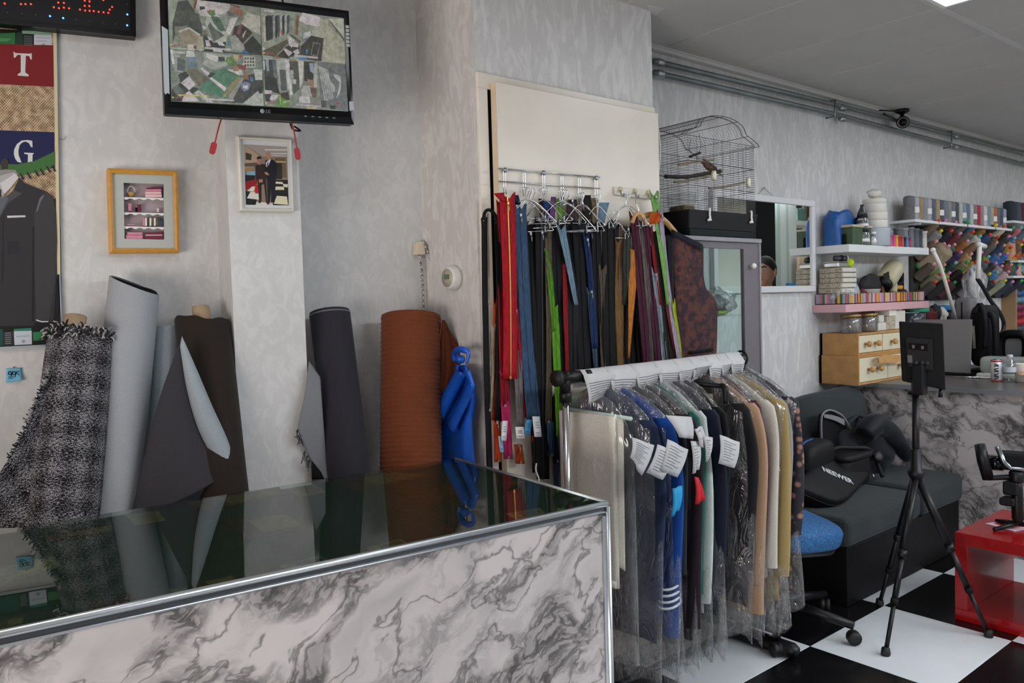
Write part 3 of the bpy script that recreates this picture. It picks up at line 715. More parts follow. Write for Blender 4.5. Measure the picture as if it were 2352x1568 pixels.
# upper left view
A('#75806f', (130, -40), (1160, 80), (1180, 608), (150, 540)); A('#8a9686', (125, -40), (240, -25), (180, 260), (150, 540), (132, 500)); A('#2c302e', (240, 20), (350, 0), (500, 250), (525, 560), (440, 560), (230, 330), (180, 480), (180, 250)); A('#3c4038', (215, 130), (340, 110), (350, 200), (200, 260)); A('#6a6a5c', (200, 300), (340, 290), (345, 330), (210, 400)); A('#8a7f68', (260, 330), (380, 310), (490, 400), (470, 470), (440, 520), (270, 500)); A('#b8b6aa', (245, 350), (360, 305), (495, 390), (485, 405), (362, 325), (250, 366)); A('#a39c88', (470, 410), (510, 410), (530, 560), (500, 580), (440, 560))
A('#3a3e3a', (370, 110), (470, 160), (520, 330), (440, 330), (380, 240)); A('#7a3a2a', (430, 0), (460, 0), (425, 120), (405, 110)); A('#c4bcc0', (460, 0), (830, 45), (820, 110), (700, 200), (500, 180), (440, 90)); A('#2a2c2c', (480, 70), (540, 75), (545, 100), (490, 115)); A('#5a6a48', (560, 120), (650, 110), (660, 170), (590, 170)); A('#4a7a3a', (600, 130), (650, 125), (640, 190), (605, 180)); A('#b84a30', (590, 105), (612, 105), (608, 130), (590, 130))
A('#a8aca6', (560, 190), (610, 200), (690, 340), (810, 360), (780, 470), (640, 480), (545, 250)); A('#50584e', (600, 250), (660, 330), (700, 350), (760, 400), (640, 470), (570, 290)); A('#3d5a48', (610, 180), (700, 190), (770, 340), (720, 350), (640, 260)); A('#8c948c', (700, 170), (880, 120), (860, 220), (770, 330)); A('#d0c8cc', (830, 210), (915, 190), (820, 400), (780, 350)); A('#6a3040', (820, 40), (935, 70), (930, 95), (830, 60)); A('#8a5a48', (850, 75), (980, 120), (960, 190), (830, 130)); A('#5c5a54', (800, 120), (880, 150), (860, 190), (790, 170)); A('#b6b4a6', (1010, 140), (1165, 180), (1170, 400), (950, 270)); A('#7a8074', (935, 50), (1160, 80), (1165, 180), (1010, 130))
A('#2e2426', (870, 300), (960, 270), (1080, 370), (970, 490), (850, 400)); A('#7a4650', (920, 290), (960, 275), (940, 390), (900, 380)); A('#a8a8a8', (960, 400), (1000, 340), (1010, 345), (975, 430)); A('#9a9a98', (820, 420), (880, 390), (1000, 530), (960, 570), (850, 560)); A('#1e1c1e', (980, 500), (1080, 400), (1178, 520), (1178, 608), (1000, 590)); A('#2a5a9a', (960, 580), (1000, 565), (1045, 600), (960, 606)); A('#3a70a0', (800, 470), (830, 465), (820, 520), (795, 510))
A(bk, (520, 390), (560, 410), (640, 480), (780, 470), (760, 590), (540, 575)); A(wh, (545, 450), (585, 455), (610, 520), (560, 525)); A(wh, (620, 530), (720, 545), (750, 590), (640, 582)); A(wh, (680, 470), (740, 475), (770, 520), (700, 510)); A(wh, (505, 285), (555, 300), (560, 330), (520, 325)); A(wh, (570, 415), (605, 420), (620, 450), (590, 455)); A('#55564c', (500, 340), (560, 350), (580, 410), (525, 400)); A('#b0b4ae', (150, 530), (530, 560), (530, 570), (150, 545))
A('#c9ced0', (340, 570), (420, 575), (430, 640), (330, 635)); A('#7a8a98', (335, 640), (440, 640), (440, 760), (400, 780), (360, 760)); A('#c2b8b0', (345, 500), (410, 500), (425, 580), (345, 575))
# lower left view
A('#6f7a70', (150, 545), (530, 580), (1182, 622), (1208, 1192), (165, 1140)); A('#8f9890', (155, 560), (240, 570), (300, 820), (200, 800)); A('#d0d0d2', (150, 560), (180, 560), (200, 720), (175, 720)); A('#4b5052', (230, 640), (320, 680), (320, 800), (230, 790)); A('#c9ced0', (335, 570), (420, 580), (430, 640), (330, 640)); A('#5f7688', (335, 645), (440, 640), (440, 760), (390, 780), (355, 755))
A('#9aa098', (530, 585), (830, 620), (800, 740), (650, 790), (520, 720)); A('#d2ccd0', (560, 600), (700, 640), (680, 700), (560, 640)); A('#303230', (690, 640), (760, 640), (770, 690), (700, 690)); A('#4f7a3a', (790, 640), (880, 660), (900, 730), (830, 740), (770, 690)); A('#7a9a58', (800, 660), (840, 700), (830, 740), (790, 700)); A('#b09a70', (860, 615), (920, 620), (915, 680), (870, 690)); A('#b03028', (935, 620), (960, 620), (955, 650), (935, 655)); A('#b8bcb8', (980, 630), (1110, 640), (1110, 760), (960, 760))
for i in range(4):
    for j in range(3): A(['#2c2e2e', '#3a3434', '#4a2a2c', '#28303a'][(i+j) % 4], (990+30*i, 645+38*j), (1008+30*i, 648+38*j), (1004+30*i, 672+38*j), (986+30*i, 669+38*j))
A('#7a3034', (905, 720), (1010, 740), (1000, 790), (905, 760)); A('#d8ccd0', (800, 780), (960, 790), (975, 840), (840, 850)); A('#8a6a48', (850, 750), (920, 745), (920, 800), (860, 800)); A('#3f6f58', (640, 800), (760, 770), (960, 860), (780, 1110), (470, 1010)); A('#d4c8d0', (590, 880), (620, 870), (785, 990), (765, 1030)); A('#8c7c50', (830, 940), (930, 860), (950, 880), (800, 1060), (770, 1030)); A('#a08850', (755, 1060), (790, 1040), (780, 1090), (740, 1090)); A('#2c2c2e', (970, 860), (1190, 800), (1195, 980), (1000, 1160), (760, 1150)); A('#8a8880', (790, 1110), (960, 870), (985, 880), (840, 1150)); A('#6a78a0', (945, 940), (1000, 915), (1055, 940), (1040, 1010), (980, 1030), (945, 990)); A('#d8d4cc', (970, 960), (1030, 960), (1020, 1000), (970, 990)); A('#8a5a38', (970, 840), (1020, 820), (1040, 900), (980, 890)); A('#3a6ea8', (1050, 860), (1090, 880), (1080, 920), (1050, 910)); A('#b8c0b8', (1090, 780), (1190, 780), (1190, 900), (1110, 900)); A('#a8aca8', (960, 1170), (1190, 980), (1205, 1190), (1080, 1188)); A('#161616', (1140, 990), (1200, 975), (1190, 1050), (1150, 1050))
A(bk, (165, 1010), (265, 930), (480, 1000), (280, 1140), (165, 1140)); A(wh, (270, 930), (365, 855), (440, 950), (365, 1015)); A(bk, (240, 840), (330, 800), (365, 850), (270, 930)); A(wh, (310, 1060), (365, 1020), (480, 1140), (280, 1140)); A(wh, (430, 1045), (470, 1015), (640, 1155), (560, 1150)); A('#5c5848', (330, 790), (440, 770), (590, 890), (480, 975)); A(wh, (490, 765), (520, 760), (600, 830), (570, 855)); A(bk, (570, 860), (610, 810), (660, 830), (610, 870)); A('#9aaa9a', (450, 1040), (470, 1030), (560, 1130), (530, 1140)); A('#4c544e', (165, 1000), (240, 950), (330, 1060), (260, 1100))
A('#c8bc60', (245, 1060), (590, 1072), (590, 1088), (245, 1078)); A('#c0bcc0', (560, 1105), (870, 1120), (870, 1140), (560, 1124)); A('#c0bcc0', (540, 528), (840, 548), (840, 570), (540, 550)); A('#c0bcc0', (180, 575), (320, 585), (320, 605), (180, 598))
# upper right view
A('#8a9082', (1165, 85), (2105, 205), (2125, 720), (1190, 648)); A('#b5b2a0', (1830, 210), (1935, 215), (1870, 480), (1720, 400)); A('#a8a792', (1890, 250), (2110, 460), (2125, 720), (1860, 690)); A('#c0bfae', (1930, 210), (2105, 212), (2108, 440)); A('#4a4c44', (1940, 230), (1960, 240), (2110, 430), (2110, 470)); A('#d6ccd2', (1640, 140), (1835, 190), (1830, 300), (1700, 280), (1600, 230)); A('#8c7a60', (1560, 170), (1610, 175), (1590, 400), (1545, 380))
A('#6a5038', (1575, 180), (1600, 185), (1585, 390), (1560, 380)); A('#8f988a', (1170, 90), (1560, 140), (1550, 200), (1180, 170))
for i, c in enumerate(('#b5b2a2', '#191b1c', '#1e2022', '#232629', '#8d9494', '#202224', '#3c4143', '#a8adac', '#26282a', '#a3a8aa', '#3e4346', '#7d8486')): A(c, (1195+27*i, 190-1*i), (1235+26*i, 165), (1240+25*i, 300+6*i), (1232+24*i, 470-9*i), (1205+26*i, 470-9*i))
A('#c24a30', (1395, 345), (1420, 345), (1418, 385), (1398, 385)); A('#cfd2d0', (1465, 395), (1545, 400), (1555, 460), (1500, 470)); A('#4a4438', (1200, 570), (1470, 440), (1485, 480), (1330, 640), (1200, 620)); A('#55503e', (1480, 390), (1530, 395), (1630, 470), (1610, 490)); A(bk, (1450, 520), (1610, 500), (1610, 630), (1420, 650)); A(wh, (1410, 600), (1450, 545), (1530, 590), (1480, 640)); A(wh, (1530, 580), (1590, 545), (1608, 600), (1570, 620)); A(wh, (1480, 450), (1530, 460), (1600, 500), (1590, 535), (1500, 520)); A('#d8d8dc', (1485, 460), (1530, 470), (1520, 540), (1490, 500)); A('#1e1c1a', (1340, 640), (1430, 560), (1500, 660)); A('#6c7476', (1640, 360), (1740, 350), (1740, 460), (1640, 470)); A('#c4ccd0', (1650, 370), (1730, 350), (1740, 400), (1650, 440)); A('#262827', (1740, 400), (1880, 430), (1850, 690), (1700, 670), (1610, 640), (1620, 520)); A('#6c6a60', (1760, 470), (1845, 490), (1810, 640), (1730, 620)); A('#2a2a2a', (1772, 485), (1835, 500), (1800, 625), (1742, 610)); A('#3a70b0', (1590, 640), (1690, 640), (1690, 672), (1600, 668)); A('#4a80b8', (1680, 555), (1702, 555), (1695, 610), (1680, 605)); A('#a02818', (1350, 628), (1380, 628), (1380, 645), (1350, 648)); A('#c8bcc2', (1205, 110), (1325, 118), (1325, 138), (1205, 130)); A('#b8b0b4', (1545, 612), (1815, 640), (1815, 662), (1545, 636)); A('#d0ccd0', (1190, 520), (1225, 555), (1190, 560))
# lower right view
A('#7c8278', (1190, 650), (2120, 722), (2155, 1255), (1215, 1190)); A('#a9ada6', (1330, 660), (1480, 670), (1500, 1010), (1400, 1000)); A('#45484a', (1380, 780), (1450, 790), (1470, 1020), (1400, 1020)); A('#2c2e30', (1200, 670), (1330, 670), (1370, 1000), (1370, 1050), (1220, 1010)); A('#8c98a0', (1225, 670), (1260, 672), (1265, 800), (1235, 800)); A('#b4bcc0', (1195, 680), (1215, 680), (1220, 790), (1200, 790)); A('#5c6468', (1300, 680), (1345, 690), (1360, 880), (1320, 880)); A('#17191a', (1210, 860), (1330, 870), (1390, 1060), (1220, 1010)); A('#d2ccd0', (1440, 665), (1490, 668), (1530, 1060), (1500, 1070)); A('#3e4036', (1490, 690), (1590, 690), (1610, 1000), (1540, 1060)); A('#9ca4a8', (1495, 780), (1540, 790), (1540, 930), (1520, 950), (1495, 880)); A('#2e2826', (1495, 755), (1520, 752), (1522, 785), (1498, 790)); A('#d4d4d4', (1540, 890), (1572, 895), (1568, 945), (1540, 945)); A('#cfc6c4', (1590, 680), (1655, 685), (1640, 930), (1612, 1000)); A('#1c1e1c', (1655, 690), (1770, 700), (1760, 930), (1660, 910)); A('#8aa0b8', (1715, 710), (1765, 710), (1765, 830), (1725, 800)); A('#a8a8a0', (1770, 700), (1810, 700), (1800, 1030), (1770, 1030)); A('#8a6a50', (1690, 890), (1770, 900), (1770, 990), (1700, 960)); A('#aaa8a4', (1640, 970), (1720, 960), (1750, 1080), (1620, 1090)); A('#5a4236', (1720, 980), (1800, 990), (1800, 1120), (1760, 1130)); A('#c8c8cc', (1605, 1085), (1720, 1085), (1725, 1160), (1600, 1160)); A('#7a7874', (1730, 1100), (1830, 1090), (1840, 1200), (1740, 1190)); A('#5e6464', (1810, 700), (2120, 725), (2150, 1250), (1850, 1200))
for i in range(5): A('#a8acac', (1815+22*i, 740+10*i), (1832+24*i, 740+10*i), (1905+22*i, 1140-8*i), (1890+22*i, 1140-8*i))
A('#b8bcba', (1985, 830), (2060, 850), (2080, 930), (2060, 1050), (2020, 1110), (2050, 1000), (2055, 920), (2000, 870)); A('#a8acaa', (1930, 870), (2010, 980), (2000, 1050), (1950, 980)); A('#2a2c2c', (1850, 1130), (1905, 1135), (1910, 1210), (1860, 1205)); A('#202222', (1950, 1180), (2010, 1190), (2010, 1230), (1950, 1225)); A(bk, (1215, 1060), (1300, 1050), (1280, 1140), (1225, 1140)); A(wh, (1210, 1010), (1300, 1020), (1290, 1060), (1215, 1055)); A(wh, (1290, 1065), (1380, 1070), (1330, 1130), (1270, 1120)); A('#2a1e1a', (1390, 1050), (1480, 1030), (1500, 1140), (1420, 1160)); A('#4f7f30', (1330, 1190), (1380, 1060), (1430, 1110), (1500, 1130), (1480, 1205)); A('#86a850', (1375, 1060), (1395, 1060), (1400, 1180), (1385, 1180)); A('#9ab06a', (1420, 1140), (1500, 1125), (1500, 1140), (1430, 1165)); A('#b8b4b8', (1570, 1165), (1845, 1188), (1845, 1208), (1570, 1185)); A('#c0a878', (1690, 1205), (1790, 1205), (1790, 1228), (1690, 1225)); A('#a02030', (2020, 1150), (2062, 1155), (2062, 1180), (2020, 1178)); A('#a8a8b0', (1190, 652), (1330, 660), (1330, 672), (1190, 668))
for x, y in ((160, 503), (1205, 595), (183, 1095), (1232, 1157)): A('#d8c840', (x-11, y-8), (x+11, y-7), (x+11, y+9), (x-11, y+8)); A('#b82838', (x+30, y-4), (x+64, y-2), (x+64, y+8), (x+30, y+6)); A('#b82838', (x+80, y-6), (x+100, y-4), (x+100, y+12), (x+80, y+10))
A('#d8c840', (1572, 672), (1592, 674), (1592, 688), (1572, 686))
def haze_veil(h):  # mixes a grey-green veil of haze into the screen colours
    c = [int(h[i:i+2], 16) for i in (1, 3, 5)]; return '#%02x%02x%02x' % tuple(int(x*.70+y*.30) for x, y in zip(c, (108, 112, 104)))
sh = [(haze_veil(c), p) for c, p in sh]
paint('screen_picture', QS, -.0009, .000004, sh, tv, emit=.16)
mb = MB().lathe([(.0145, 0), (.0145, .0012), (.001, .0012)], 20, axisM(PT(360+1188*KS, 1250*KS, .0045), PT(360+1188*KS, 1250*KS, .0045)-LN)); 
# brand letters: disc and two block letters
lm = MB().lathe([(.0068, 0), (.0068, .0008)], 20, axisM(PT(360+1188*KS, 1250*KS, .0042), PT(360+1188*KS, 1250*KS, .0042)-LN))
for st in ([(1232, 1234), (1234, 1268), (1250, 1269)], [(1277, 1242), (1268, 1236), (1257, 1240), (1255, 1258), (1262, 1268), (1275, 1268), (1277, 1256), (1268, 1255)]):
    lm.tube([QS(x, y, .0046) for x, y in st], .0009, 5)
obj('brand_mark', lm, M('brand_grey', '#8d9298', .35), tv)
mk = MB()
for i in range(5): mk.poly([QS(x, y, .0044) for x, y in ((1660+80*i, 1302+5*i), (1690+80*i, 1304+5*i), (1690+80*i, 1312+5*i), (1660+80*i, 1310+5*i))])
obj('button_marks', mk, 'brand_grey', tv)
st = MB()
for i in range(6): st.poly([QS(x, y, .0044) for x, y in ((2124+2*i, 283+42*i), (2162+2*i, 286+42*i), (2164+2*i, 318+42*i), (2126+2*i, 315+42*i))], .0004, -LN)
obj('energy_label', st, ink('#a8b0b0'), tv)
M('reflect_tape', '#a8b2b8', .3)
for q in ([(55, 290), (125, 335), (145, 1060), (120, 1045), (100, 1065), (85, 1040)], [(2165, 1140), (2215, 1145), (2218, 1250), (2200, 1235), (2185, 1250), (2170, 1240)]): obj('torn_tape', MB().poly([QS(x, y, .0043) for x, y in q], .0004, -LN), 'reflect_tape', tv)
# bracket from the column
br_ = MB(); c = PT(600, 120, -.04); w_ = c+LN*(TO-.04-cd)
br_.tube([c, w_], .02, 12); br_.cbox(tuple((w_-LN*.01)), (.10, .012, .12), .003, Matrix.Rotation(LWA, 4, 'Z')); br_.cbox(tuple(c+LN*.004), (.16, .012, .16), .003, Matrix.Rotation(LWA, 4, 'Z'))
obj('wall_bracket', br_, 'black_plastic', tv)
obj('power_cable', MB().tube(cat_rom([PT(640, -25, -.02), PT(650, 10, -.03), PT(640, 60, -.06), PT(660, 200, -.1), PT(668, 288, -.12), PT(690, 300, -.12), PT(676, 290, -.14)], 6), .003, 6), 'black_rubber', tv)
# red pull cords with tags
M('red_cord', '#a3202a', .5)
for pts, tg, lab in ((((510, 268), (503, 290), (494, 326)), (490, 340), 'red cord with tag hanging under the left part of the television'), (((668, 275), (676, 305), (682, 340)), (683.5, 353), 'red cord with tag hanging under the right part of the television')):
    t = thing('pull_cord', lab, 'cord', PT(tg[0], tg[1]+15, -.06), group='red cords under the television')
    obj('cord', MB().tube(cat_rom([PT(x, y, -.06) for x, y in pts], 5), .0022, 6), 'red_cord', t)
    p0, p1 = PT(pts[-1][0]-.5, tg[1]-14, -.06), PT(tg[0]+(-4 if tg[0] < 600 else 2), tg[1]+14, -.06)
    d = (p1-p0).normalized(); sdv = d.cross(LN).normalized(); L = (p1-p0).length
    mb = MB().poly([p0+d*(L*.5)+d*((L*.5-.009)*s1+.009*cos(a_))*1.0+sdv*.009*sin(a_) if False else p0+d*(L*.5)+d*((L/2-.009)*(1 if cos(a_) >= 0 else -1)+.009*cos(a_))+sdv*.009*sin(a_) for a_ in [2*pi*i/20 for i in range(20)] for s1 in (1,)], .003, -LN)
    obj('tag', mb, 'red_cord', t)
# wall socket, cords, thermostat
so = thing('wall_socket', 'cream double socket with plug in the wall corner', 'socket', PX(968, 590, XB0-.03))
P = PL(956, 570, 0)
a = PL(955, 555, .03); mb = MB().poly([PL(x, y, .035) for x, y in ((957, 556), (966, 553), (976, 556), (978, 584), (955, 585))], .033, -LN); o = obj('plug', mb, M('socket_cream', '#d9cdb4', .4), so); bev(o, .003, 2)
mb = MB().poly([PL(x, y, .012) for x, y in ((968, 549), (984, 548), (985, 590), (969, 591))], .011, -LN); obj('plate', mb, M('socket_grey', '#b7babc', .4), so)
def cordmat(name):
    t = NT(name); v = t.coord((1, 1, 1)); w = t.n('ShaderNodeTexWave', wave_type='BANDS', bands_direction='DIAGONAL'); w.inputs['Scale'].default_value = 55; t.l(v, w.inputs['Vector'])
    t.base(t.ramp(w.outputs['Fac'], [(.35, srgb('#6f6d6b')), (.6, srgb('#cfccc6'))])); t.set(Roughness=.7); return name
cordmat('twist_cord')
def twocord(pts, r):
    mb = MB(); c = cat_rom(pts, 10)
    for ph in (0, pi):
        mb.tube([p+LD*(r*cos(i*.9+ph))+LN*(r*sin(i*.9+ph)) for i, p in enumerate(c)], r, 6)
    return mb
tag(obj('twisted_cord', twocord([PL(963, 586, .03), PL(968, 620, .03), PL(971, 670, .03), PL(972, 712, .03), PL(975, 790, .02), PL(975, 1000, .02)], .0034), 'twist_cord'), 'twisted grey mains cord hanging straight down from the wall socket', 'cord')
tag(obj('twisted_cord', twocord([PL(975, 560, .04), PL(986, 590, .04), PL(1000, 632, .05), PL(1014, 672, .06), PL(1018, 700, .06), PL(1018, 760, .07), PL(1008, 900, .08)], .0028), 'twist_cord'), 'twisted grey cord slanting right past the thermostat and behind the rust roll', 'cord')
TX = XB0-.013
th = thing('thermostat', 'round white wall thermostat with small green display', 'thermostat', PX(1042, 660, TX))
c = PX(1046, 638, TX); A_ = axisM(c, c+Vector((-1, 0, 0)))
obj('body', MB().lathe([(.046, 0), (.046, .012), (.043, .030), (.036, .037), (.002, .037)], 28, A_), 'white_plastic', th)
obj('face', MB().lathe([(.034, .0368), (.034, .0385), (.001, .0385)], 24, A_), M('thermo_face', '#b5ae98', .4), th)
obj('display', MB().cbox(tuple(c+Vector((-.0395, 0, .004))), (.002, .034, .018), .0005), M('thermo_lcd', '#5e6f5e', .3), th)
# ================================================================= fabric rolls behind the counter
def fabric(name, col, lite=None, sc=700, rough=.9, bump=.25, var=.25, big=.0):
    if name in MAT: return name
    t = NT(name); v = t.coord(); n = t.noise(v, sc, 3, .7); c = srgb(col); l = srgb(lite) if lite else tuple(min(1, x*(1+var)) for x in c); d = tuple(x*(1-var) for x in c)
    cc = t.ramp(n, [(.32, d), (.52, c), (.7, l)])
    if big:
        n2 = t.noise(v, 7, 2); cc = t.mix(t.math('MULTIPLY', n2, big), cc, tuple(x*.5 for x in c))
    t.base(cc); t.set(Roughness=rough); t.b.inputs['Specular IOR Level'].default_value = .2; t.b.inputs['Sheen Weight'].default_value = .08; t.bump(n, bump, .002); return name
def tweed(name, cyl):
    t = NT(name); c = t.n('ShaderNodeTexCoord'); sx = t.n('ShaderNodeSeparateXYZ'); t.l(c.outputs['Object'], sx.inputs[0])
    if cyl:
        u = t.math('MULTIPLY', t.math('ARCTAN2', sx.outputs[1], sx.outputs[0]), .093); w = sx.outputs[2]
    else:
        u = t.math('ADD', t.math('MULTIPLY', sx.outputs[0], .9), t.math('MULTIPLY', sx.outputs[2], .43)); w = t.math('SUBTRACT', t.math('MULTIPLY', sx.outputs[2], .9), t.math('MULTIPLY', sx.outputs[0], .43))
    cb = t.n('ShaderNodeCombineXYZ'); t.l(t.math('MULTIPLY', u, 1.0), cb.inputs[0]); t.l(w, cb.inputs[1])
    m1 = t.n('ShaderNodeMapping'); m1.inputs['Scale'].default_value = (110, 420, 1); t.l(cb.outputs[0], m1.inputs[0])
    m2 = t.n('ShaderNodeMapping'); m2.inputs['Scale'].default_value = (480, 200, 1); t.l(cb.outputs[0], m2.inputs[0])
    n1 = t.noise(m1.outputs[0], 1, 2, .5); n2 = t.noise(m2.outputs[0], 1, 2, .5)
    s1 = t.math('MULTIPLY', t.math('SINE', t.math('MULTIPLY', w, 88)), .020); s2 = t.math('MULTIPLY', t.math('SINE', t.math('MULTIPLY', u, 95)), .020)
    f = t.math('ADD', t.math('ADD', t.math('MULTIPLY', n1, .55), t.math('MULTIPLY', n2, .5)), t.math('ADD', s1, s2))
    t.base(t.ramp(f, [(.47, srgb('#121115')), (.53, srgb('#454347')), (.60, srgb('#98969a'))])); t.set(Roughness=.95); t.b.inputs['Specular IOR Level'].default_value = .1
    t.bump(f, .5, .004); return name
tweed('tweed_cyl', True); tweed('tweed_flat', False)
fabric('felt_grey', '#9da1a6', '#adb1b7', 500, var=.08); fabric('felt_pale', '#99a3a9', '#aeb8be', 500, var=.08)
fabric('brown_wool', '#2b2420', None, 600, var=.3); fabric('charcoal_wool', '#3c3a3f', None, 600, var=.22, big=.25); fabric('charcoal_roll', '#2e2d34', None, 900, var=.25)
fabric('grey_lining', '#6f7175', None, 600, var=.15); fabric('rust_rib', '#6f3a22', '#84492c', 400, var=.15); fabric('rust_dark', '#55260f', '#74381c', 300, var=.2)
def roll_line(top, top_off, low, low_off):
    a = PL(*top, top_off); b_ = PL(*low, low_off); d = (b_-a); t = a.z/(-d.z); return a, a+d*t      # top point, floor point
def rollobj(name, mb, mat, parent, base, top):
    """mesh given in the roll's own frame (z along the roll axis from the floor)"""
    o = obj(name, mb, mat, parent, local=True); Mx = _wm(parent).inverted() @ axisM(base, top); o.matrix_local = Mx; return o
def spiral_top(r, L, turns=5, cr=.028):
    mb = MB(); n = turns*20; pts = []
    for i in range(n+1):
        th = 2*pi*i/20; rr = cr+(r-cr)*i/n; pts.append(Vector((rr*cos(th), rr*sin(th), L)))
    for i in range(n):
        a, b_ = pts[i], pts[i+1]; s = .93
        mb.add([a, b_, Vector((b_.x*s, b_.y*s, L)), Vector((a.x*s, a.y*s, L))], [(0, 1, 2, 3)])
    return mb
# 1 tweed roll
top, base = roll_line((190, 768), .14, (143, 1200), .32); L = (top-base).length; r = .093
tw = thing('fabric_roll', 'black and white tweed fabric roll with frayed top at far left', 'fabric roll', base, group='fabric rolls behind the counter')
mb = MB().lathe([(r, 0), (r*1.01, L*.3), (r, L*.6), (r*1.01, L*.9), (r*.99, L-.01), (r*.93, L), (r*.6, L-.012), (.03, L-.014)], 40); rollobj('cloth', mb, 'tweed_cyl', tw, base, top)
mb = MB().lathe([(.031, L-.03), (.031, L+.055), (.027, L+.055), (.027, L-.03)], 20, Matrix.Translation((.022, .01, 0)), cap=False); rollobj('core_tube', mb, 'cardboard', tw, base, top)
rnd = random.Random(3); mb = MB()
for i in range(260):
    th = rnd.uniform(0, 2*pi); rr = r*rnd.uniform(.9, 1.03); p = Vector((rr*cos(th), rr*sin(th), L-rnd.uniform(0, .035)))
    q = p+Vector((cos(th+rnd.uniform(-1, 1))*.016, sin(th+rnd.uniform(-1, 1))*.016, rnd.uniform(-.012, .016))); m = (p+q)/2+Vector((0, 0, .006)); mb.mat(i % 2); mb.tube([p, m, q], [.0028, .003, .0016], 4)
fr_ = obj('frayed_edge', mb, [M('yarn_light', '#a9a7a8', .9), M('yarn_dark', '#1c1b1f', .9)], tw, local=True); fr_.matrix_local = _wm(tw).inverted() @ axisM(base, top); fr_['kind'] = 'stuff'
def flapf(u, v):
    le = cat_rom([(112, 855), (82, 925), (42, 1015), (-10, 1105), (-60, 1215)], 8); i = min(int(v*(len(le)-1)), len(le)-1); lx, ly = le[i].to_2d() if hasattr(le[i], 'to_2d') else le[i]
    rx, ry = 122-52*v, 852+358*v; x, y = lx+(rx-lx)*u, ly+(ry-ly)*u
    return PL(x, y, .23+.10*v+.02*sin(u*5+v*3))
def catrom2(pts, n): return [Vector((p.x, p.y)) for p in cat_rom([Vector((x, y, 0)) for x, y in pts], n)]
_le = catrom2([(112, 855), (82, 925), (42, 1015), (-10, 1105), (-60, 1215)], 8)
def flapf(u, v):
    i = min(int(v*(len(_le)-1)+.5), len(_le)-1); lx, ly = _le[i]; rx, ry = 122-48*v, 852+358*v
    return PL(lx+(rx-lx)*u, ly+(ry-ly)*u, .24+.10*v+.02*sin(u*5+v*3)*v)
o = obj('loose_end', MB().grid(flapf, 14, 33), 'tweed_flat', tw); solid(o, .004)
mb = MB()
for i in range(110):
    k = rnd.uniform(0, .62); j = min(int(k*32), 31); x, y = _le[j]; x += rnd.uniform(-2, 4); y += rnd.uniform(-4, 6); mb.mat(i % 2); mb.tube([PL(x, y, .25+.1*k), PL(x-rnd.uniform(4, 10), y-rnd.uniform(-3, 8), .26+.1*k)], [.0026, .0014], 4)
obj('frayed_edge', mb, ['yarn_light', 'yarn_dark'], tw, kind='stuff')
# 2 tall light grey felt roll
top, base = roll_line((309, 655), .10, (258, 1185), .26); L = (top-base).length; r = .074
g = thing('fabric_roll', 'tall light grey felt roll with hollow dark top', 'fabric roll', base, group='fabric rolls behind the counter')
_bk = axisM(base, top).inverted().to_3x3() @ Vector((-.16, 1.0, 0)); TH2 = math.atan2(_bk.y, _bk.x)
def rim(th): return L+.034*cos(th-TH2)+.010*cos(th-TH2-1.6)
mb = MB().grid(lambda u, v: (r*cos(2*pi*u), r*sin(2*pi*u), v*rim(2*pi*u)), 36, 10, True)
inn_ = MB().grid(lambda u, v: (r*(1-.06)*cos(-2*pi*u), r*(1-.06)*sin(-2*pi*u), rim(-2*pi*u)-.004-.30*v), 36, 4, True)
mb.grid(lambda u, v: (r*(1-.06*v)*cos(2*pi*u), r*(1-.06*v)*sin(2*pi*u), rim(2*pi*u)), 36, 2, True)
rollobj('cloth', mb, 'felt_grey', g, base, top); rollobj('hollow_shade', inn_, 'black_matte', g, base, top)  # black inner wall paints the shade in the hollow; the felt is grey
rollobj('shade_cup', MB().lathe([(r*.92, L-.25), (r*.92, L-.02), (r*.9, L-.02), (r*.9, L-.25), (.001, L-.26)], 24, cap=False), 'black_matte', g, base, top)  # black cup deepening the painted shade inside the roll
# 3 pale folded bolt behind
f3 = thing('fabric_bolt', 'pale blue-grey folded fabric piece between the felt roll and brown roll', 'fabric', PL(370, 1100, .05), group='fabric rolls behind the counter')
mb = MB().grid(lambda u, v: PL(352+62*u-20*v, 750-3*u+440*v, .05+.05*sin(pi*u)+.12*v), 10, 14); o = obj('cloth', mb, 'felt_pale', f3); solid(o, .02, -1); bev(o, .006, 2)
obj('selvedge', MB().grid(lambda u, v: PL(353+61*u-1.2*v, 749-3*u+26*v, .058+.05*sin(pi*u)), 10, 3), M('selv', '#8d949a', .8), f3)
# 4 dark brown roll with charcoal drape
top, base = roll_line((464, 735), .135, (512, 1140), .30); L = (top-base).length; r = .080
d4 = thing('fabric_roll', 'dark brown wool roll with cardboard core beside the column', 'fabric roll', base, group='fabric rolls behind the counter')
_bk = axisM(base, top).inverted().to_3x3() @ Vector((-.5, .85, 0)); TH4 = math.atan2(_bk.y, _bk.x)
def rim4(th): return L+.016*cos(th-TH4)+.005*sin(3*th)+.003*sin(7*th)
mb = MB().grid(lambda u, v: ((r+.004*sin(9*v+4*pi*u)*v)*cos(2*pi*u), (r+.004*sin(9*v))*sin(2*pi*u), v*rim4(2*pi*u)), 36, 16, True)
mb.grid(lambda u, v: (r*.9*cos(-2*pi*u), r*.9*sin(-2*pi*u), rim4(-2*pi*u)-.008-.12*v), 36, 3, True)
mb.grid(lambda u, v: (r*(1-.1*v)*cos(2*pi*u), r*(1-.1*v)*sin(2*pi*u), rim4(2*pi*u)-.008*v), 36, 2, True)
rollobj('cloth', mb, 'brown_wool', d4, base, top)
rollobj('inner_layer', MB().lathe([(r*.72, L-.14), (r*.72, L-.012), (r*.66, L-.02), (.03, L-.05)], 28, cap=False), 'brown_wool', d4, base, top)
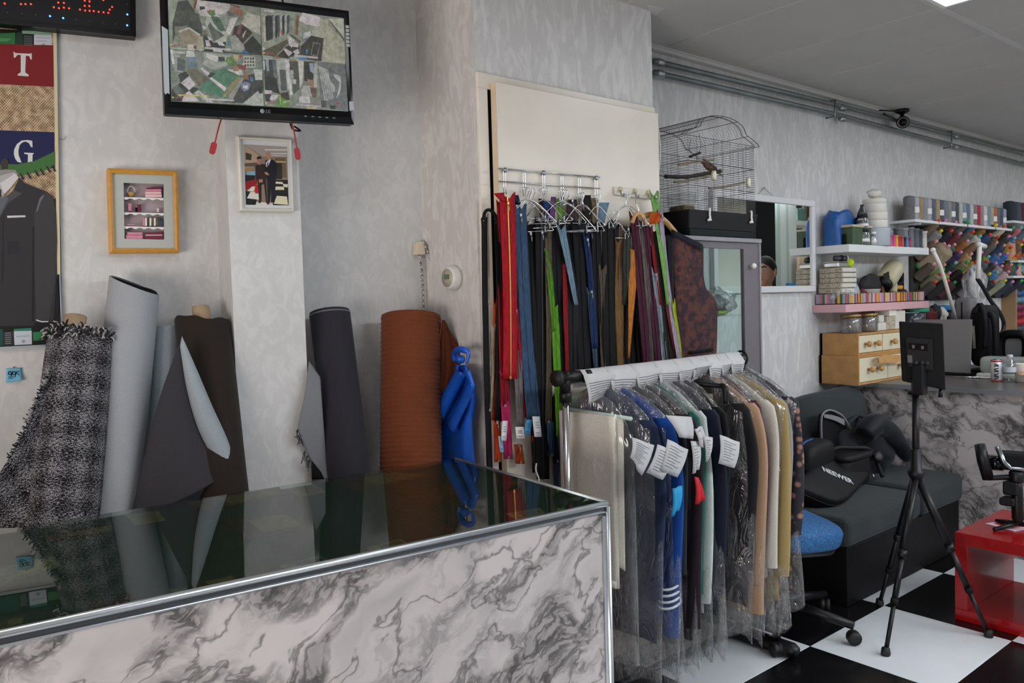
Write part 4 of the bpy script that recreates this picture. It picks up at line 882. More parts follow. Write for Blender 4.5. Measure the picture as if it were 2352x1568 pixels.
rollobj('core_tube', MB().lathe([(.027, L-.06), (.027, L+.045), (.023, L+.045), (.023, L-.06)], 20, cap=False), 'cardboard', d4, base, top)
_dl = catrom2([(411, 790), (378, 880), (352, 965), (325, 1080), (300, 1185)], 8); _dr = catrom2([(414, 795), (430, 895), (456, 985), (492, 1050), (532, 1080)], 8)
_db = [(300, 1185), (533, 1076)]
dr = thing('draped_cloth', 'charcoal wool cloth draped as a triangle with pale reverse edge', 'cloth', PL(420, 1180, .33))
def drape(u, v):
    i = min(int(v*32+.5), 32); l = _dl[i]; q = _dr[i]; x = l.x+(q.x-l.x)*u; y = l.y+(q.y-l.y)*u
    y += 30*v*u*(1-u)*2
    return PL(x, y, .28+.06*v+.03*sin(pi*u)*v)
o = obj('cloth', MB().grid(drape, 14, 33), 'charcoal_wool', dr); solid(o, .004)
_so = catrom2([(418, 772), (447, 838), (486, 930), (526, 1020), (536, 1078)], 8); 
def strip(u, v):
    i = min(int(v*32+.5), 32); l = _dr[i]; q = _so[i]; x = l.x+(q.x-l.x)*u; y = l.y+(q.y-l.y)*u
    w = sin(pi*min(1, v*1.0))
    return PL(x, y, .285+.06*v+.018*sin(pi*u)*w)
o = obj('reverse_edge', MB().grid(strip, 7, 33), 'felt_pale', dr); solid(o, .003)
def low(u, v): return PL(300+205*u+ (28*u)*(1-v), 1185-45*u-64*u*u*(1-v)+18*v, .345-.03*v)
o = obj('lower_fold', MB().grid(low, 12, 6), fabric('slate_wool', '#363b42', None, 600, var=.2), dr); solid(o, .004)
# 5 charcoal roll right of the column
top, base = roll_line((757, 716), .085, (803, 1095), .24); L = (top-base).length; r = .072
c5 = thing('fabric_roll', 'plain charcoal roll leaning right of the column', 'fabric roll', base, group='fabric rolls behind the counter')
rollobj('cloth', MB().lathe([(r, 0), (r, L*.5), (r, L-.012), (r*.99, L-.004), (r*.97, L), (.02, L-.004)], 36), 'charcoal_roll', c5, base, top)
rollobj('selvedge', MB().lathe([(r*1.012, L-.014), (r*1.012, L-.009), (r*1.0, L-.009)], 36, cap=False), 'grey_lining', c5, base, top)
rollobj('layers', spiral_top(r*.98, L+.001, 6, .015), 'grey_lining', c5, base, top)
g5 = thing('hanging_cloth', 'grey frayed cloth piece behind the plain charcoal roll', 'cloth', PL(715, 1095, .14))
_fl = catrom2([(710, 830), (700, 905), (685, 985), (700, 1030), (716, 1060), (738, 1098)], 7)
def flap5(u, v):
    i = min(int(v*(len(_fl)-1)+.5), len(_fl)-1); l = _fl[i]; return PL(l.x+(735+18*v-l.x)*u, l.y+(870+230*v-l.y)*u*.9, .215+.02*v+.012*sin(6*v))
o = obj('cloth', MB().grid(flap5, 8, 30), fabric('grey_cloth', '#7c7e82', None, 600, var=.15), g5); solid(o, .003)
mb = MB()
for i in range(26):
    x, y = rnd.choice([(686, 985), (690, 1000), (700, 1035), (712, 1055), (708, 1045)]); mb.tube(cat_rom([PL(x, y, .225), PL(x+rnd.uniform(-8, 2), y+rnd.uniform(5, 18), .23), PL(x+rnd.uniform(-10, 6), y+rnd.uniform(14, 32), .232)], 3), .0012, 4)
obj('loose_threads', mb, 'charcoal_roll', g5, kind='stuff')
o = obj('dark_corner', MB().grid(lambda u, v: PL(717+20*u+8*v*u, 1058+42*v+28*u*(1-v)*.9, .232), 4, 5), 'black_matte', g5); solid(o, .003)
# 6 rust ribbed roll
top, base = roll_line((944, 727), .13, (944, 1085), .25); L = (top-base).length; r = .110
r6 = thing('fabric_roll', 'rust brown ribbed corduroy roll in the wall corner', 'fabric roll', base, group='fabric rolls behind the counter')
prof = []; p = .0175; n = int(L/p)
for i in range(n):
    z = i*p; prof += [(r-.0022, z), (r, z+.0028), (r+.0012, z+p*.5), (r, z+p-.0012)]
prof += [(r, L), (r*.94, L+.002), (r*.5, L-.004), (.02, L-.006)]
rollobj('cloth', MB().lathe(prof, 40), 'rust_rib', r6, base, top)
rollobj('layers', spiral_top(r*.98, L+.003, 5, .03), 'rust_dark', r6, base, top)
_fr = catrom2([(1020, 735), (1036, 765), (1052, 792), (1055, 830), (1040, 880), (1022, 930), (1003, 1010)], 6); _fle = catrom2([(1016, 735), (1008, 790), (998, 850), (990, 905), (984, 960), (986, 985), (1001, 1010)], 6)
def flap6(u, v):
    i = min(int(v*36+.5), 36); l = _fle[i]; q = _fr[i]; return PL(l.x+(q.x-l.x)*u, l.y+(q.y-l.y)*u, .20+.05*v+.004*sin(u*22)+.02*sin(pi*u))
o = obj('loose_end', MB().grid(flap6, 26, 37), 'rust_dark', r6); solid(o, .004)
obj('fold_edge', MB().tube([PL(p_.x, p_.y, .215+.05*i/36) for i, p_ in enumerate(_fle)], .003, 6), 'rust_rib', r6)
# 7 blue plastic apron
M('blue_plastic', '#1257c0', .3, var=.12, vs=12, bump=.25, bs=14, bd=.01)
AX = XB0-.06
ap = thing('blue_apron', 'bright blue plastic apron tied in a knot hanging on the corner wall', 'apron', PX(1050, 1058, AX))
def PA(x, y, o=0): return PX(x, y, AX-o)
_al = catrom2([(1046, 838), (1040, 880), (1020, 930), (1010, 980), (1002, 1030), (1000, 1075)], 6); _ar = catrom2([(1072, 838), (1084, 880), (1093, 915), (1086, 970), (1088, 1030), (1094, 1080)], 6)
def apr(u, v):
    i = min(int(v*30+.5), 30); l = _al[i]; q = _ar[i]; return PA(l.x+(q.x-l.x)*u, l.y+(q.y-l.y)*u, .015+.014*sin(u*9+2*v)*(1-.4*v)+.01*sin(pi*u))
o = obj('body', MB().grid(apr, 22, 31), 'blue_plastic', ap); solid(o, .002)
o = obj('sash', MB().grid(lambda u, v: PA(1046-46*v+24*u*(1-.3*v), 850+82*v+(28*u)*v+8*u, .05+.02*sin(pi*u)), 8, 14), 'blue_plastic', ap); solid(o, .002)
o = obj('sash', MB().grid(lambda u, v: PA(1062+30*v-78*max(0, v-.45)*1.5+(18*u)*(1-.2*v), 850+62*v+95*max(0, v-.45)*1.2+22*u*v, .06+.015*sin(pi*u)), 8, 20), 'blue_plastic', ap); solid(o, .002)
o = obj('knot', MB().ball(PA(1058, 825, .04), (.017, .017, .016), 12, 9).tube(cat_rom([PA(1044, 830, .03), PA(1045, 812, .03), PA(1052, 803, .05), PA(1066, 803, .05), PA(1076, 812, .045), PA(1072, 834, .05)], 5), [.006, .008, .010, .011, .012, .012, .012, .012, .012, .012, .012, .012, .012, .012, .012, .012, .011, .010, .009, .008, .008, .007, .007, .006, .006, .006], 8), 'blue_plastic', ap)
obj('hook', MB().tube(cat_rom([PA(1060, 800, -.055), PA(1060, 800, .02), PA(1060, 795, .045), PA(1060, 790, .045)], 4), .003, 6), 'steel', ap)
# ================================================================= wire rack, hooks, hangers and zippers on the closet door
def PD(x, y, o=0): return PY(x, y, YD-o)
wr = thing('wire_rack', 'chrome wire rail with hooks screwed to the cream door', 'rack', PD(1260, 440, 0))
for a, c in (((1143, 386.5), (1377, 407)), ((1145, 416), (1378, 433))): obj('rail', MB().tube([PD(*a, .012), PD(*c, .012)], .0028, 8), 'chrome', wr)
for i, x in enumerate((1158, 1203, 1248, 1290, 1330, 1368)):
    yt = 388+(x-1145)*.088; mb = MB()
    for dx in (-2.4, 2.4): mb.tube(cat_rom([PD(x+dx, yt, .010), PD(x+dx+.5, yt+28, .010), PD(x+dx+1, yt+48, .012), PD(x+dx+2, yt+58, .03), PD(x+dx+2, yt+50, .045)], 4), .0018, 6)
    obj('hook', mb, 'chrome', wr)
for x, y in ((1158, 391), (1246, 397.5), (1367.5, 409)):
    a = PD(x, y, .005); obj('screw', MB().lathe([(.009, 0), (.009, .010), (.006, .013), (.004, .010), (.001, .010)], 14, axisM(a, a+Vector((0, -1, 0)))), 'chrome_dark', wr)
hb = thing('hook_board', 'white wooden strip with three hooks at the right of the door', 'rack', PD(1455, 455, 0))
o = obj('board', MB().poly([PD(x, y, .012) for x, y in ((1413, 428), (1496, 437), (1497, 458), (1414, 447))], .011, (0, -1, 0)), M('board_white', '#e2dfd2', .5), hb); bev(o, .002, 1)
for x, y in ((1425, 435), (1459, 439), (1489, 443)):
    obj('hook', MB().tube(cat_rom([PD(x, y, .013), PD(x, y+5, .03), PD(x+3, y+13, .045), PD(x+7, y+14, .05), PD(x+8, y+8, .055)], 4), .0035, 7), 'steel', hb)
    obj('hook_cap', MB().ball(PD(x, y, .016), (.010, .006, .012), 10, 7), M('cap_cream', '#cdbf9f', .5), hb)
def hanger(hx, hy, ang, w, drop, lab, off=.05, mat='chrome'):
    h = PD(hx, hy, off); d = Vector((cos(ang), -sin(ang), 0))
    pts = [h+d*.014*cos(t)+Vector((0, 0, -.004+.014*sin(t))) for t in [pi*(-.15+1.15*i/8) for i in range(9)]]
    n0 = h+Vector((0, 0, -.035)); pts = pts[::-1]
    hook = MB().tube([pts[-1]-d*0]+[], .0016) if False else MB().tube(cat_rom([pts[0], pts[2], pts[4], pts[6], h+d*.004+Vector((0, 0, -.02)), n0], 4), .0017, 6)
    t = thing('wire_hanger', lab, 'hanger', n0, group='wire hangers on the door')
    obj('hook', hook, mat, t)
    L = n0-d*w+Vector((0, 0, -drop)); R = n0+d*w+Vector((0, 0, -drop))
    obj('arms', MB().tube(cat_rom([L+Vector((0, 0, -.012)), L, n0, R, R+Vector((0, 0, -.012))], 5), .0019, 6), mat, t)
    obj('bar', MB().tube([L+Vector((0, 0, -.012)), R+Vector((0, 0, -.012))], .0017, 6), mat, t)
    for s_ in (-1, 1):
        p = n0+d*(w*.72*s_)+Vector((0, 0, -drop-.006)); obj('clip', MB().cbox(tuple(p), (.008, .010, .026), .002).tube([p+Vector((0, 0, .012)), p+d*.01+Vector((0, -.004, .022))], .002, 5), 'chrome_dark', t)
hs = [(1205, 436, .55, .085, .055, 'first wire hanger from the left, in the bright tangle behind the red zipper'), (1214, 436, .80, .09, .075, 'second wire hanger from the left, steeply tilted in the tangle'), (1222, 440, 1.05, .085, .085, 'third wire hanger from the left, lowest of the tangle'),
  (1250, 437, .6, .095, .065, 'wire hanger holding blue and purple zipper tops'), (1290, 440, .35, .09, .07, 'wire hanger under the fourth hook with crossing arms'), (1300, 446, .9, .10, .09, 'wire hanger leaning right over the brown zipper tops'), (1332, 450, .7, .085, .07, 'wire hanger with black clips in the right half of the rail'), (1372, 452, .4, .06, .07, 'wire hanger at the right end of the rail holding sky blue tape'),
  (1415, 490, .3, .05, .05, 'round wire hanger between the rail and the white hook board', ), (1440, 452, .7, .08, .07, 'wire hanger on the white hook board beside the maroon zippers')]
hs += [(1208, 438, .95, .09, .10, 'wire hanger, longest arm of the tangle behind the red zipper'), (1216, 437, .30, .08, .06, 'wire hanger, flattest of the tangle behind the red zipper'), (1246, 436, 1.0, .08, .08, 'wire hanger under the pink marked hook'), (1296, 442, .6, .11, .10, 'wire hanger crossing over the lime green zipper top'), (1336, 447, .25, .09, .09, 'wire hanger crossing under the fifth hook'), (1436, 450, .2, .07, .08, 'wire hanger at the left hook of the white hook board')]
for h in hs: hanger(*h)
def zipmat(col):
    n = 'zip_'+col.lstrip('#')
    if n in MAT: return n
    t = NT(n); v = t.coord((1, 1, .12)); k = t.noise(v, 260, 2); c = srgb(col)
    t.base(t.ramp(k, [(.35, tuple(x*.5 for x in c)), (.65, tuple(min(1, x*.95) for x in c))])); t.set(Roughness=.75); t.b.inputs['Specular IOR Level'].default_value = .25; t.bump(k, .3, .002); return n
M('teeth_gold', '#c99a55', .35, .8); M('teeth_dark', '#2a2a2e', .4, .3); M('teeth_silver', '#9a9a9e', .3, .8)
ZR = random.Random(11)
def zipper(col, p0, p1, w, off, lab, teeth='same', stop=True, bow=0, w1=None, fold=False, cat='zipper', group='zippers hanging on the closet door'):
    (x0, y0), (x1, y1) = p0, p1; w1 = w if w1 is None else w1; ph = ZR.uniform(0, 6); amp = ZR.uniform(.002, .006)
    n = max(5, int((y1-y0)/16))
    def cen(v): return x0+(x1-x0)*v+bow*sin(pi*v), y0+(y1-y0)*v
    jg = [ZR.uniform(-7, 3) for _ in range(7)]; tall = y1-y0 > 120
    def f(u, v):
        cx, cy = cen(v); ww = w+(w1-w)*v; ww *= 1-.05*sin(3*v+ph)
        if v < .001 and tall: cy += jg[min(6, int(u*6+.5))]+(9 if .3 < u < .7 else 0); ww *= 1.12
        return PD(cx+(u-.5)*ww, cy, off+amp*sin(5*v+ph)+.003*sin(pi*u)+(.006 if u > .9 or u < .1 else 0)*sin(8*v+ph))
    a = PD(*p1, off); t = thing('zipper', lab, cat, a, group=group)
    o = obj('tape', MB().grid(f, 7, n), zipmat(col), t); solid(o, .0016)
    if teeth:
        tm_ = zipmat(col) if teeth == 'same' else teeth; tw_ = .0036 if teeth == 'same' else .0050
        mb = MB(); pts = []
        for i in range(n):
            cx, cy = cen(i/(n-1)); pts.append(f(.5, i/(n-1))+Vector((0, -.0022, 0)))
        if teeth == 'same': mb.tube(pts, .0022, 5)
        else:
            fine = cat_rom(pts, 8)
            for i, q in enumerate(fine):
                mb.box((q.x-tw_/2, q.y-.0016, q.z-.0011), (q.x+tw_/2, q.y+.0016, q.z+.0011))
            mb.tube(pts, .0016, 5)
        obj('teeth', mb, tm_, t)
    if stop:
        q = f(.5, 1)+Vector((0, -.003, .006)); obj('end_stop', MB().cbox(tuple(q), (.009, .004, .010), .001), 'teeth_silver' if teeth != 'teeth_gold' else 'teeth_gold', t)
    if teeth not in ('same', False) or ZR.random() < .25:
        q = f(.5, .05)+Vector((0, -.005, 0)); obj('slider', MB().cbox(tuple(q), (.010, .006, .014), .002).tube([q+Vector((0, -.004, -.004)), q+Vector((0, -.006, -.028))], .0022, 6), 'teeth_silver' if teeth != 'teeth_gold' else 'teeth_gold', t)
    return t
Z_ = [
 ('#0f0f11', (1112, 500), (1125, 1085), 13, .030, 'long black tape at the far left of the zippers reaching the counter', False, False, -2),
 ('#101012', (1141, 505), (1145, 850), 12, .030, 'short black tape, right strand of the loop at the far left', False, False, 3),
 ('#a79a86', (1117, 492), (1121, 700), 9, .022, 'beige tape inside the black loop at the far left', False, False, 0),
 ('#a99c88', (1133, 742), (1125, 945), 12, .024, 'beige zipper below the loop, left of the orange tape', 'same', True, 0),
 ('#c4501a', (1137, 690), (1133, 965), 8, .020, 'thin orange tape left of the black zipper', False, False, 0),
 ('#0d0d0f', (1150, 500), (1146, 968), 17, .034, 'black zipper just left of the big red one', 'same', False, 0),
 ('#c8481a', (1141, 965), (1144, 1061), 17, .030, 'orange zipper end hanging lowest at the left', False, True, 0),
 ('#8e0a1c', (1152, 462), (1160, 935), 22, .040, 'dark crimson zipper behind the big red one', 'same', True, 0),
 ('#b30d20', (1164, 446), (1172, 870), 34, .060, 'big bright red zipper with gold metal teeth', 'teeth_gold', True, 3),
 ('#a50f24', (1181, 690), (1206, 965), 15, .045, 'red zipper strand bending right below the big red one', 'same', True, 0),
 ('#c02a62', (1158, 850), (1167, 1054), 20, .046, 'magenta pink zipper hanging low with square end', 'same', True, 0),
 ('#7d7678', (1189, 800), (1195, 985), 18, .050, 'taupe grey zipper with a white price tag', 'same', True, 0),
 ('#3d5878', (1193, 470), (1226, 962), 31, .052, 'wide denim blue zipper right of the red ones', 'same', True, -4),
 ('#121214', (1216, 508), (1236, 1085), 28, .044, 'black zipper behind the denim blue one', 'same', False, 0),
 ('#101011', (1243, 504), (1247, 1100), 28, .050, 'long black zipper with silver teeth, right of the denim blue one', 'teeth_dark', False, 0),
 ('#5d5343', (1259, 528), (1260, 972), 15, .056, 'khaki brown zipper between black ones', 'same', True, 2),
 ('#34526e', (1264, 968), (1267, 1048), 17, .054, 'blue zipper end below the khaki one', 'same', True, 0),
 ('#5c9a22', (1256, 568), (1272, 760), 12, .062, 'lime green zipper, upper narrow strand', 'same', False, 2),
 ('#62a426', (1274, 700), (1286, 1002), 17, .058, 'lime green zipper, lower wide strand', 'same', True, 0),
 ('#121216', (1275, 508), (1288, 860), 26, .048, 'black zipper between lime green and light blue tapes', 'same', False, 0),
 ('#151517', (1270, 900), (1280, 1062), 20, .044, 'black zipper end below the lime green one', 'same', True, 0),
 ('#7e9cb2', (1289, 518), (1324, 700), 19, .066, 'light blue zipper tapering to a point', 'same', False, 0, 8),
 ('#8c0f18', (1296, 600), (1303, 862), 10, .058, 'thin dark red tape under the light blue one', False, False, 0),
 ('#1d1d1f', (1312, 515), (1318, 870), 28, .050, 'charcoal zipper right of the thin dark red tape', 'same', False, 0),
 ('#111117', (1328, 508), (1344, 870), 28, .056, 'black zipper in the middle of the row', 'same', False, 0),
 ('#17305e', (1346, 538), (1366, 800), 14, .062, 'royal blue zipper between black ones', 'same', False, 3),
 ('#40566a', (1356, 660), (1370, 868), 18, .058, 'slate blue zipper under the royal blue one', 'same', False, 0, 8),
 ('#0f0f12', (1368, 512), (1378, 870), 22, .050, 'black zipper right of the royal blue one', 'same', False, 0),
 ('#5a4d42', (1384, 610), (1390, 870), 18, .056, 'taupe brown zipper between two black ones', 'same', False, 0),
 ('#0d0d0e', (1395, 508), (1402, 870), 27, .060, 'black zipper left of the gold brown tape', 'same', False, 0),
 ('#7a5c32', (1421, 545), (1424, 860), 18, .054, 'gold brown tape with straight edges', False, False, 0),
 ('#6d5646', (1432, 522), (1424, 780), 15, .050, 'taupe tape behind the gold brown one', False, False, 0),
 ('#33372e', (1441, 518), (1438, 700), 16, .062, 'dark olive zipper with thick teeth', 'teeth_dark', False, 0),
 ('#c2772b', (1457, 570), (1444, 822), 24, .070, 'orange tan ribbon tapering to a point', False, False, 0, 4),
 ('#131313', (1466, 620), (1474, 850), 18, .050, 'black zipper right of the orange tan ribbon', 'same', False, 0),
 ('#4a1a30', (1454, 488), (1486, 850), 18, .072, 'maroon zipper with torn top', 'same', False, 3),
 ('#6a6260', (1474, 505), (1499, 850), 12, .066, 'grey zipper between the two maroon ones', 'same', False, 2),
 ('#4c1c34', (1482, 512), (1512, 850), 14, .070, 'maroon zipper, right one of two', 'same', False, 2),
 ('#8d9aa4', (1503, 620), (1529, 846), 13, .066, 'pale grey blue zipper near the right end', 'same', False, 0),
 ('#8a1016', (1494, 520), (1516, 700), 7, .070, 'thin bright red tape near the right end', False, False, 0),
 ('#2b2523', (1502, 522), (1540, 848), 19, .064, 'dark brown zipper near the right end', 'same', False, 3),
 ('#6a2626', (1524, 640), (1556, 842), 10, .066, 'brick red tape right of the dark brown zipper', False, False, 0),
 ('#7db060', (1502, 440), (1534, 700), 19, .078, 'pale green ribbon at the right end, starting highest', False, False, 2, 8),
 ('#b3a2b8', (1517, 478), (1562, 836), 10, .076, 'lilac ribbon at the right end', False, False, -5),
 ('#a5b832', (1546, 690), (1566, 836), 8, .072, 'yellow green tape end at the far right', False, False, 0),
 ('#0e0e10', (1302, 512), (1308, 872), 24, .040, 'black zipper deep behind the light blue taper', 'same', False, 0),
 ('#121214', (1355, 514), (1358, 872), 26, .040, 'black zipper deep behind the royal blue one', 'same', False, 0),
 ('#0f0f10', (1410, 516), (1412, 872), 24, .042, 'black zipper deep behind the gold brown tape', 'same', False, 0),
 ('#151312', (1444, 640), (1452, 872), 26, .040, 'dark brown zipper deep behind the orange ribbon', 'same', False, 0),
 ('#141214', (1490, 560), (1508, 872), 30, .044, 'black zipper deep behind the two maroon ones', 'same', False, 0),
 ('#101012', (1262, 520), (1268, 872), 24, .040, 'black zipper deep behind the lime green ones', 'same', False, 0),
 # folded tops showing between the hangers
 ('#23407c', (1254, 462), (1262, 512), 16, .030, 'bright blue zipper top among the hangers', False, False, 0),
 ('#7a4a86', (1271, 452), (1268, 505), 11, .032, 'purple zipper top among the hangers', False, False, 0),
 ('#6aa02a', (1283, 456), (1290, 512), 15, .034, 'lime green zipper top among the hangers', False, False, 0),
 ('#3c2226', (1243, 456), (1247, 500), 12, .028, 'dark maroon zipper top among the hangers', False, False, 0),
 ('#4a3a3a', (1312, 458), (1318, 530), 26, .030, 'dark brown zipper top among the hangers', False, False, 0),
 ('#1a1a1a', (1347, 448), (1352, 528), 18, .032, 'black zipper top with frayed edge among the hangers', False, False, 0),
 ('#7c6a4c', (1363, 455), (1366, 530), 12, .034, 'khaki zipper top among the hangers', False, False, 0),
 ('#7f9ab0', (1388, 465), (1377, 528), 24, .036, 'sky blue zipper top hanging at the rail end', False, False, 0, 14),
 ('#8a7a70', (1336, 465), (1334, 520), 12, .028, 'taupe zipper top among the hangers', False, False, 0),
 ('#1b2a4c', (1183, 448), (1190, 470), 14, .034, 'navy zipper top right of the red one', False, False, 0),
 ('#c03018', (1232, 1000), (1234, 1063), 21, .042, 'orange red zipper end below the white tag', False, True, 0),
 ('#b8440f', (1190, 1020), (1195, 1065), 20, .040, 'orange zipper end in the middle of the low ends', False, True, 0),
]
for z in Z_: zipper(*z)
# torn V of the red zipper top, loop arcs
o = obj('frayed_top', MB().grid(lambda u, v: PD(1134+22*u+10*v, 444-2*u+24*v*(.5+u*.5), .064), 5, 5), zipmat('#b30d20')); tag(o, 'loose red zipper end sticking out left at the top', 'zipper', 'zippers hanging on the closet door'); solid(o, .0016)
o = obj('tape_loop', MB().tube(cat_rom([PD(1111, 505, .03), PD(1113, 490, .03), PD(1120, 482, .03), PD(1130, 485, .03), PD(1138, 496, .03), PD(1142, 510, .03)], 5), .006, 6), zipmat('#0f0f11')); tag(o, 'black tape bend joining the loop at the far left', 'tape', 'zippers hanging on the closet door')
# paper tags
def ticket(p, q, w, col, off, lab, marks=True):
    (x0, y0), (x1, y1) = p, q
    t = thing('price_tag', lab, 'tag', PD(x1, y1, off), group='price tags on zippers'); 
    f = lambda u, v: PD(x0+(x1-x0)*v+(u-.5)*w, y0+(y1-y0)*v, off+.004*v)
    o = obj('paper', MB().grid(f, 3, 4), M('tag_'+col.lstrip('#'), col, .5), t); solid(o, .0006)
    mb = MB()
    for v in (.3, .42, .54, .8): mb.tube([f(.25, v)+Vector((0, -.001, 0)), f(.75, v)+Vector((0, -.001, 0))], .0007, 4)
    obj('print', mb, 'black_matte', t)
ticket((1160, 966), (1157, 1012), 12, '#d8d8dc', .075, 'white price tag over the magenta zipper'); ticket((1149, 1001), (1153, 1038), 9, '#86b4d8', .070, 'blue and white price tag at the left')
ticket((1193, 980), (1196, 1007), 19, '#ddd6d2', .075, 'white price tag on the taupe grey zipper'); ticket((1216, 963), (1210, 998), 14, '#3f8fc0', .070, 'blue price tag between white ones'); ticket((1231, 956), (1236, 1003), 17, '#dedee4', .075, 'white price tag right of the blue tag')
obj_ = MB().tube(cat_rom([PD(1232, 1064, .05), PD(1231, 1080, .06), PD(1238, 1100, .06), PD(1239, 1118, .06)], 4), .0035, 6); tag(obj('white_cord', obj_, 'white_plastic'), 'white cord end hanging below the orange zipper', 'ribbon')  # white cord end, modelled as a thin tube

# ================================================================= patterned waistcoat on a wooden hanger
def vestmat(name):
    t = NT(name); v = t.coord((1, 1, 1)); 
    mp = t.n('ShaderNodeMapping'); mp.inputs['Scale'].default_value = (1, 1, 1); mp.inputs['Rotation'].default_value = (radians(90), 0, 0); t.l(v, mp.inputs[0])
    br = t.n('ShaderNodeTexBrick'); br.offset = .35; br.inputs['Scale'].default_value = 9; br.inputs['Mortar Size'].default_value = .03; br.inputs['Brick Width'].default_value = .9; br.inputs['Row Height'].default_value = .62
    br.inputs['Color1'].default_value = (*srgb('#5a3529'), 1); br.inputs['Color2'].default_value = (*srgb('#331f33'), 1); br.inputs['Mortar'].default_value = (*srgb('#241726'), 1); t.l(mp.outputs[0], br.inputs['Vector'])
    ck = t.n('ShaderNodeTexVoronoi', distance='CHEBYCHEV'); ck.inputs['Scale'].default_value = 42; t.l(mp.outputs[0], ck.inputs['Vector'])
    n = t.noise(v, 25, 3); f = t.ramp(ck.outputs['Distance'], [(.28, (0, 0, 0)), (.36, (1, 1, 1))])
    k = t.mix(t.math('MULTIPLY', f, .75), br.outputs['Color'], srgb('#2a1a22')); k = t.mix(t.math('MULTIPLY', t.ramp(n, [(.45, (0, 0, 0)), (.6, (1, 1, 1))]), .5), k, srgb('#6b3f2e'))
    t.base(k); t.set(Roughness=.9); t.bump(t.noise(v, 500, 2), .3, .002); return name
vestmat('vest_cloth'); fabric('navy_cloth', '#14131f', None, 500)
M('hanger_wood', '#c79a63', .4, var=.12, vs=30)
YV = 2.205
def PV(x, y, o=0): return PY(x, y, YV-o)
hg = thing('wooden_hanger', 'wooden coat hanger holding the patterned waistcoat', 'hanger', PV(1500, 540, 0))
obj('arm', MB().tube(cat_rom([PV(1452, 520, .0), PV(1475, 500, .0), PV(1500, 492, .0), PV(1528, 508, 0), PV(1552, 536, 0)], 6), [.012]*25, 10), 'hanger_wood', hg)
obj('hook', MB().tube(cat_rom([PV(1500, 492, 0), PV(1500, 470, 0), PV(1494, 458, 0), PV(1490, 452, -.02), PV(1486, 458, -.02)], 4), .0022, 6), 'chrome', hg)
h2 = thing('wooden_hanger', 'rounded wooden hanger end behind the maroon zippers', 'hanger', PV(1468, 520, 0)); obj('arm', MB().tube(cat_rom([PD(1452, 512, .082), PD(1458, 496, .082), PD(1468, 490, .082), PD(1478, 498, .082), PD(1484, 518, .082)], 5), .008, 8), 'hanger_wood', h2)
obj('hook', MB().tube(cat_rom([PD(1468, 490, .082), PD(1466, 478, .082), PD(1460, 465, .075), PD(1462, 455, .06)], 4), .0018, 6), 'chrome', h2)
o = obj('orange_cloth', MB().grid(lambda u, v: PD(1492+24*u, 490+26*v-6*u, .088+.01*sin(6*u+4*v)), 7, 6), zipmat('#d05a12')); tag(o, 'crumpled orange cloth tip beside the wooden hanger', 'cloth'); solid(o, .002)
ve = thing('waistcoat', 'brown and purple patchwork patterned waistcoat beside the glass cabinet', 'waistcoat', PV(1600, 830, 0))
_vl = catrom2([(1541, 540), (1546, 600), (1549, 660), (1552, 740), (1556, 850)], 8); _vr = catrom2([(1612, 562), (1613, 610), (1620, 660), (1645, 705), (1643, 850)], 8)
def vest(u, v):
    i = min(int(v*32+.5), 32); l = _vl[i]; q = _vr[i]; return PV(l.x+(q.x-l.x)*u, l.y+(q.y-l.y)*u-6*(1-u)*(1-v)*0, .0+.018*sin(pi*u)+.005*sin(7*u+3*v))
o = obj('front', MB().grid(vest, 14, 33), 'vest_cloth', ve); solid(o, .006)
o = obj('shoulder', MB().grid(lambda u, v: PV(1543+70*u, 527+34*u+14*v, .012+.01*sin(pi*u)+.004*v), 10, 4), 'navy_cloth', ve); solid(o, .006)
o = obj('lapel', MB().grid(lambda u, v: PV(1531+14*u+4*v, 540+300*v, .006), 4, 12), 'navy_cloth', ve); solid(o, .006)
o = obj('pocket', MB().grid(lambda u, v: PV(1583+55*u, 806-7*u+7*v, .022+.006*sin(pi*u)), 8, 3), 'black_matte', ve); solid(o, .003)
o = obj('back', MB().grid(lambda u, v: PV(1535+80*u, 545+20*u+280*v, -.008), 6, 6), 'navy_cloth', ve); solid(o, .004)
# loose cable beside the closet
tag(obj('white_cable', MB().tube(cat_rom([PY(1500, 265, YB+.02)+Vector((.012, 0, 0)), PY(1512, 300, YB+.0), PY(1516, 350, YB), PY(1512, 400, YB), PY(1507, 430, YB+.02)+Vector((.008, 0, 0))], 6), .004, 6), 'white_plastic'), 'white cable bulging from the closet edge by the cage', 'cable')
# ================================================================= mirror
YM = YW-.028
mi = thing('wall_mirror', 'white framed mirror hanging on the wallpaper beside the shelves', 'mirror', PY(1760, 672, YM))
mx0 = PY(1640, 600, YM).x; mx1 = PY(1873, 560, YM).x; mz0, mz1 = 1.487, 2.036; w = .036
fb = MB()
for a, c in (((mx0, mz0), (mx1, mz0+w)), ((mx0, mz1-w), (mx1, mz1)), ((mx0, mz0+w), (mx0+w, mz1-w)), ((mx1-w, mz0+w), (mx1, mz1-w))): fb.box((a[0], YM-.002, a[1]), (c[0], YW-.001, c[1]))
o = obj('frame', fb, M('mirror_white', '#dcdcde', .35), mi); bev(o, .003, 2)
t_ = NT('mirror_silver'); t_.base((.86, .89, .88)); t_.set(Metallic=1, Roughness=.01)
obj('silvered_glass', MB().box((mx0+w-.004, YM+.008, mz0+w-.004), (mx1-w+.004, YM+.012, mz1-w+.004)), 'mirror_silver', mi)
obj('hanging_string', MB().tube([PY(1740, 447, YM+.01), PY(1756, 432, YW-.012), PY(1774, 449, YM+.01)], .0016, 5), M('string', '#8c8a60', .8), mi)
obj('nail', MB().tube([PY(1757, 431, YW), PY(1757, 431, YW-.02)], .003, 6), 'steel', mi)

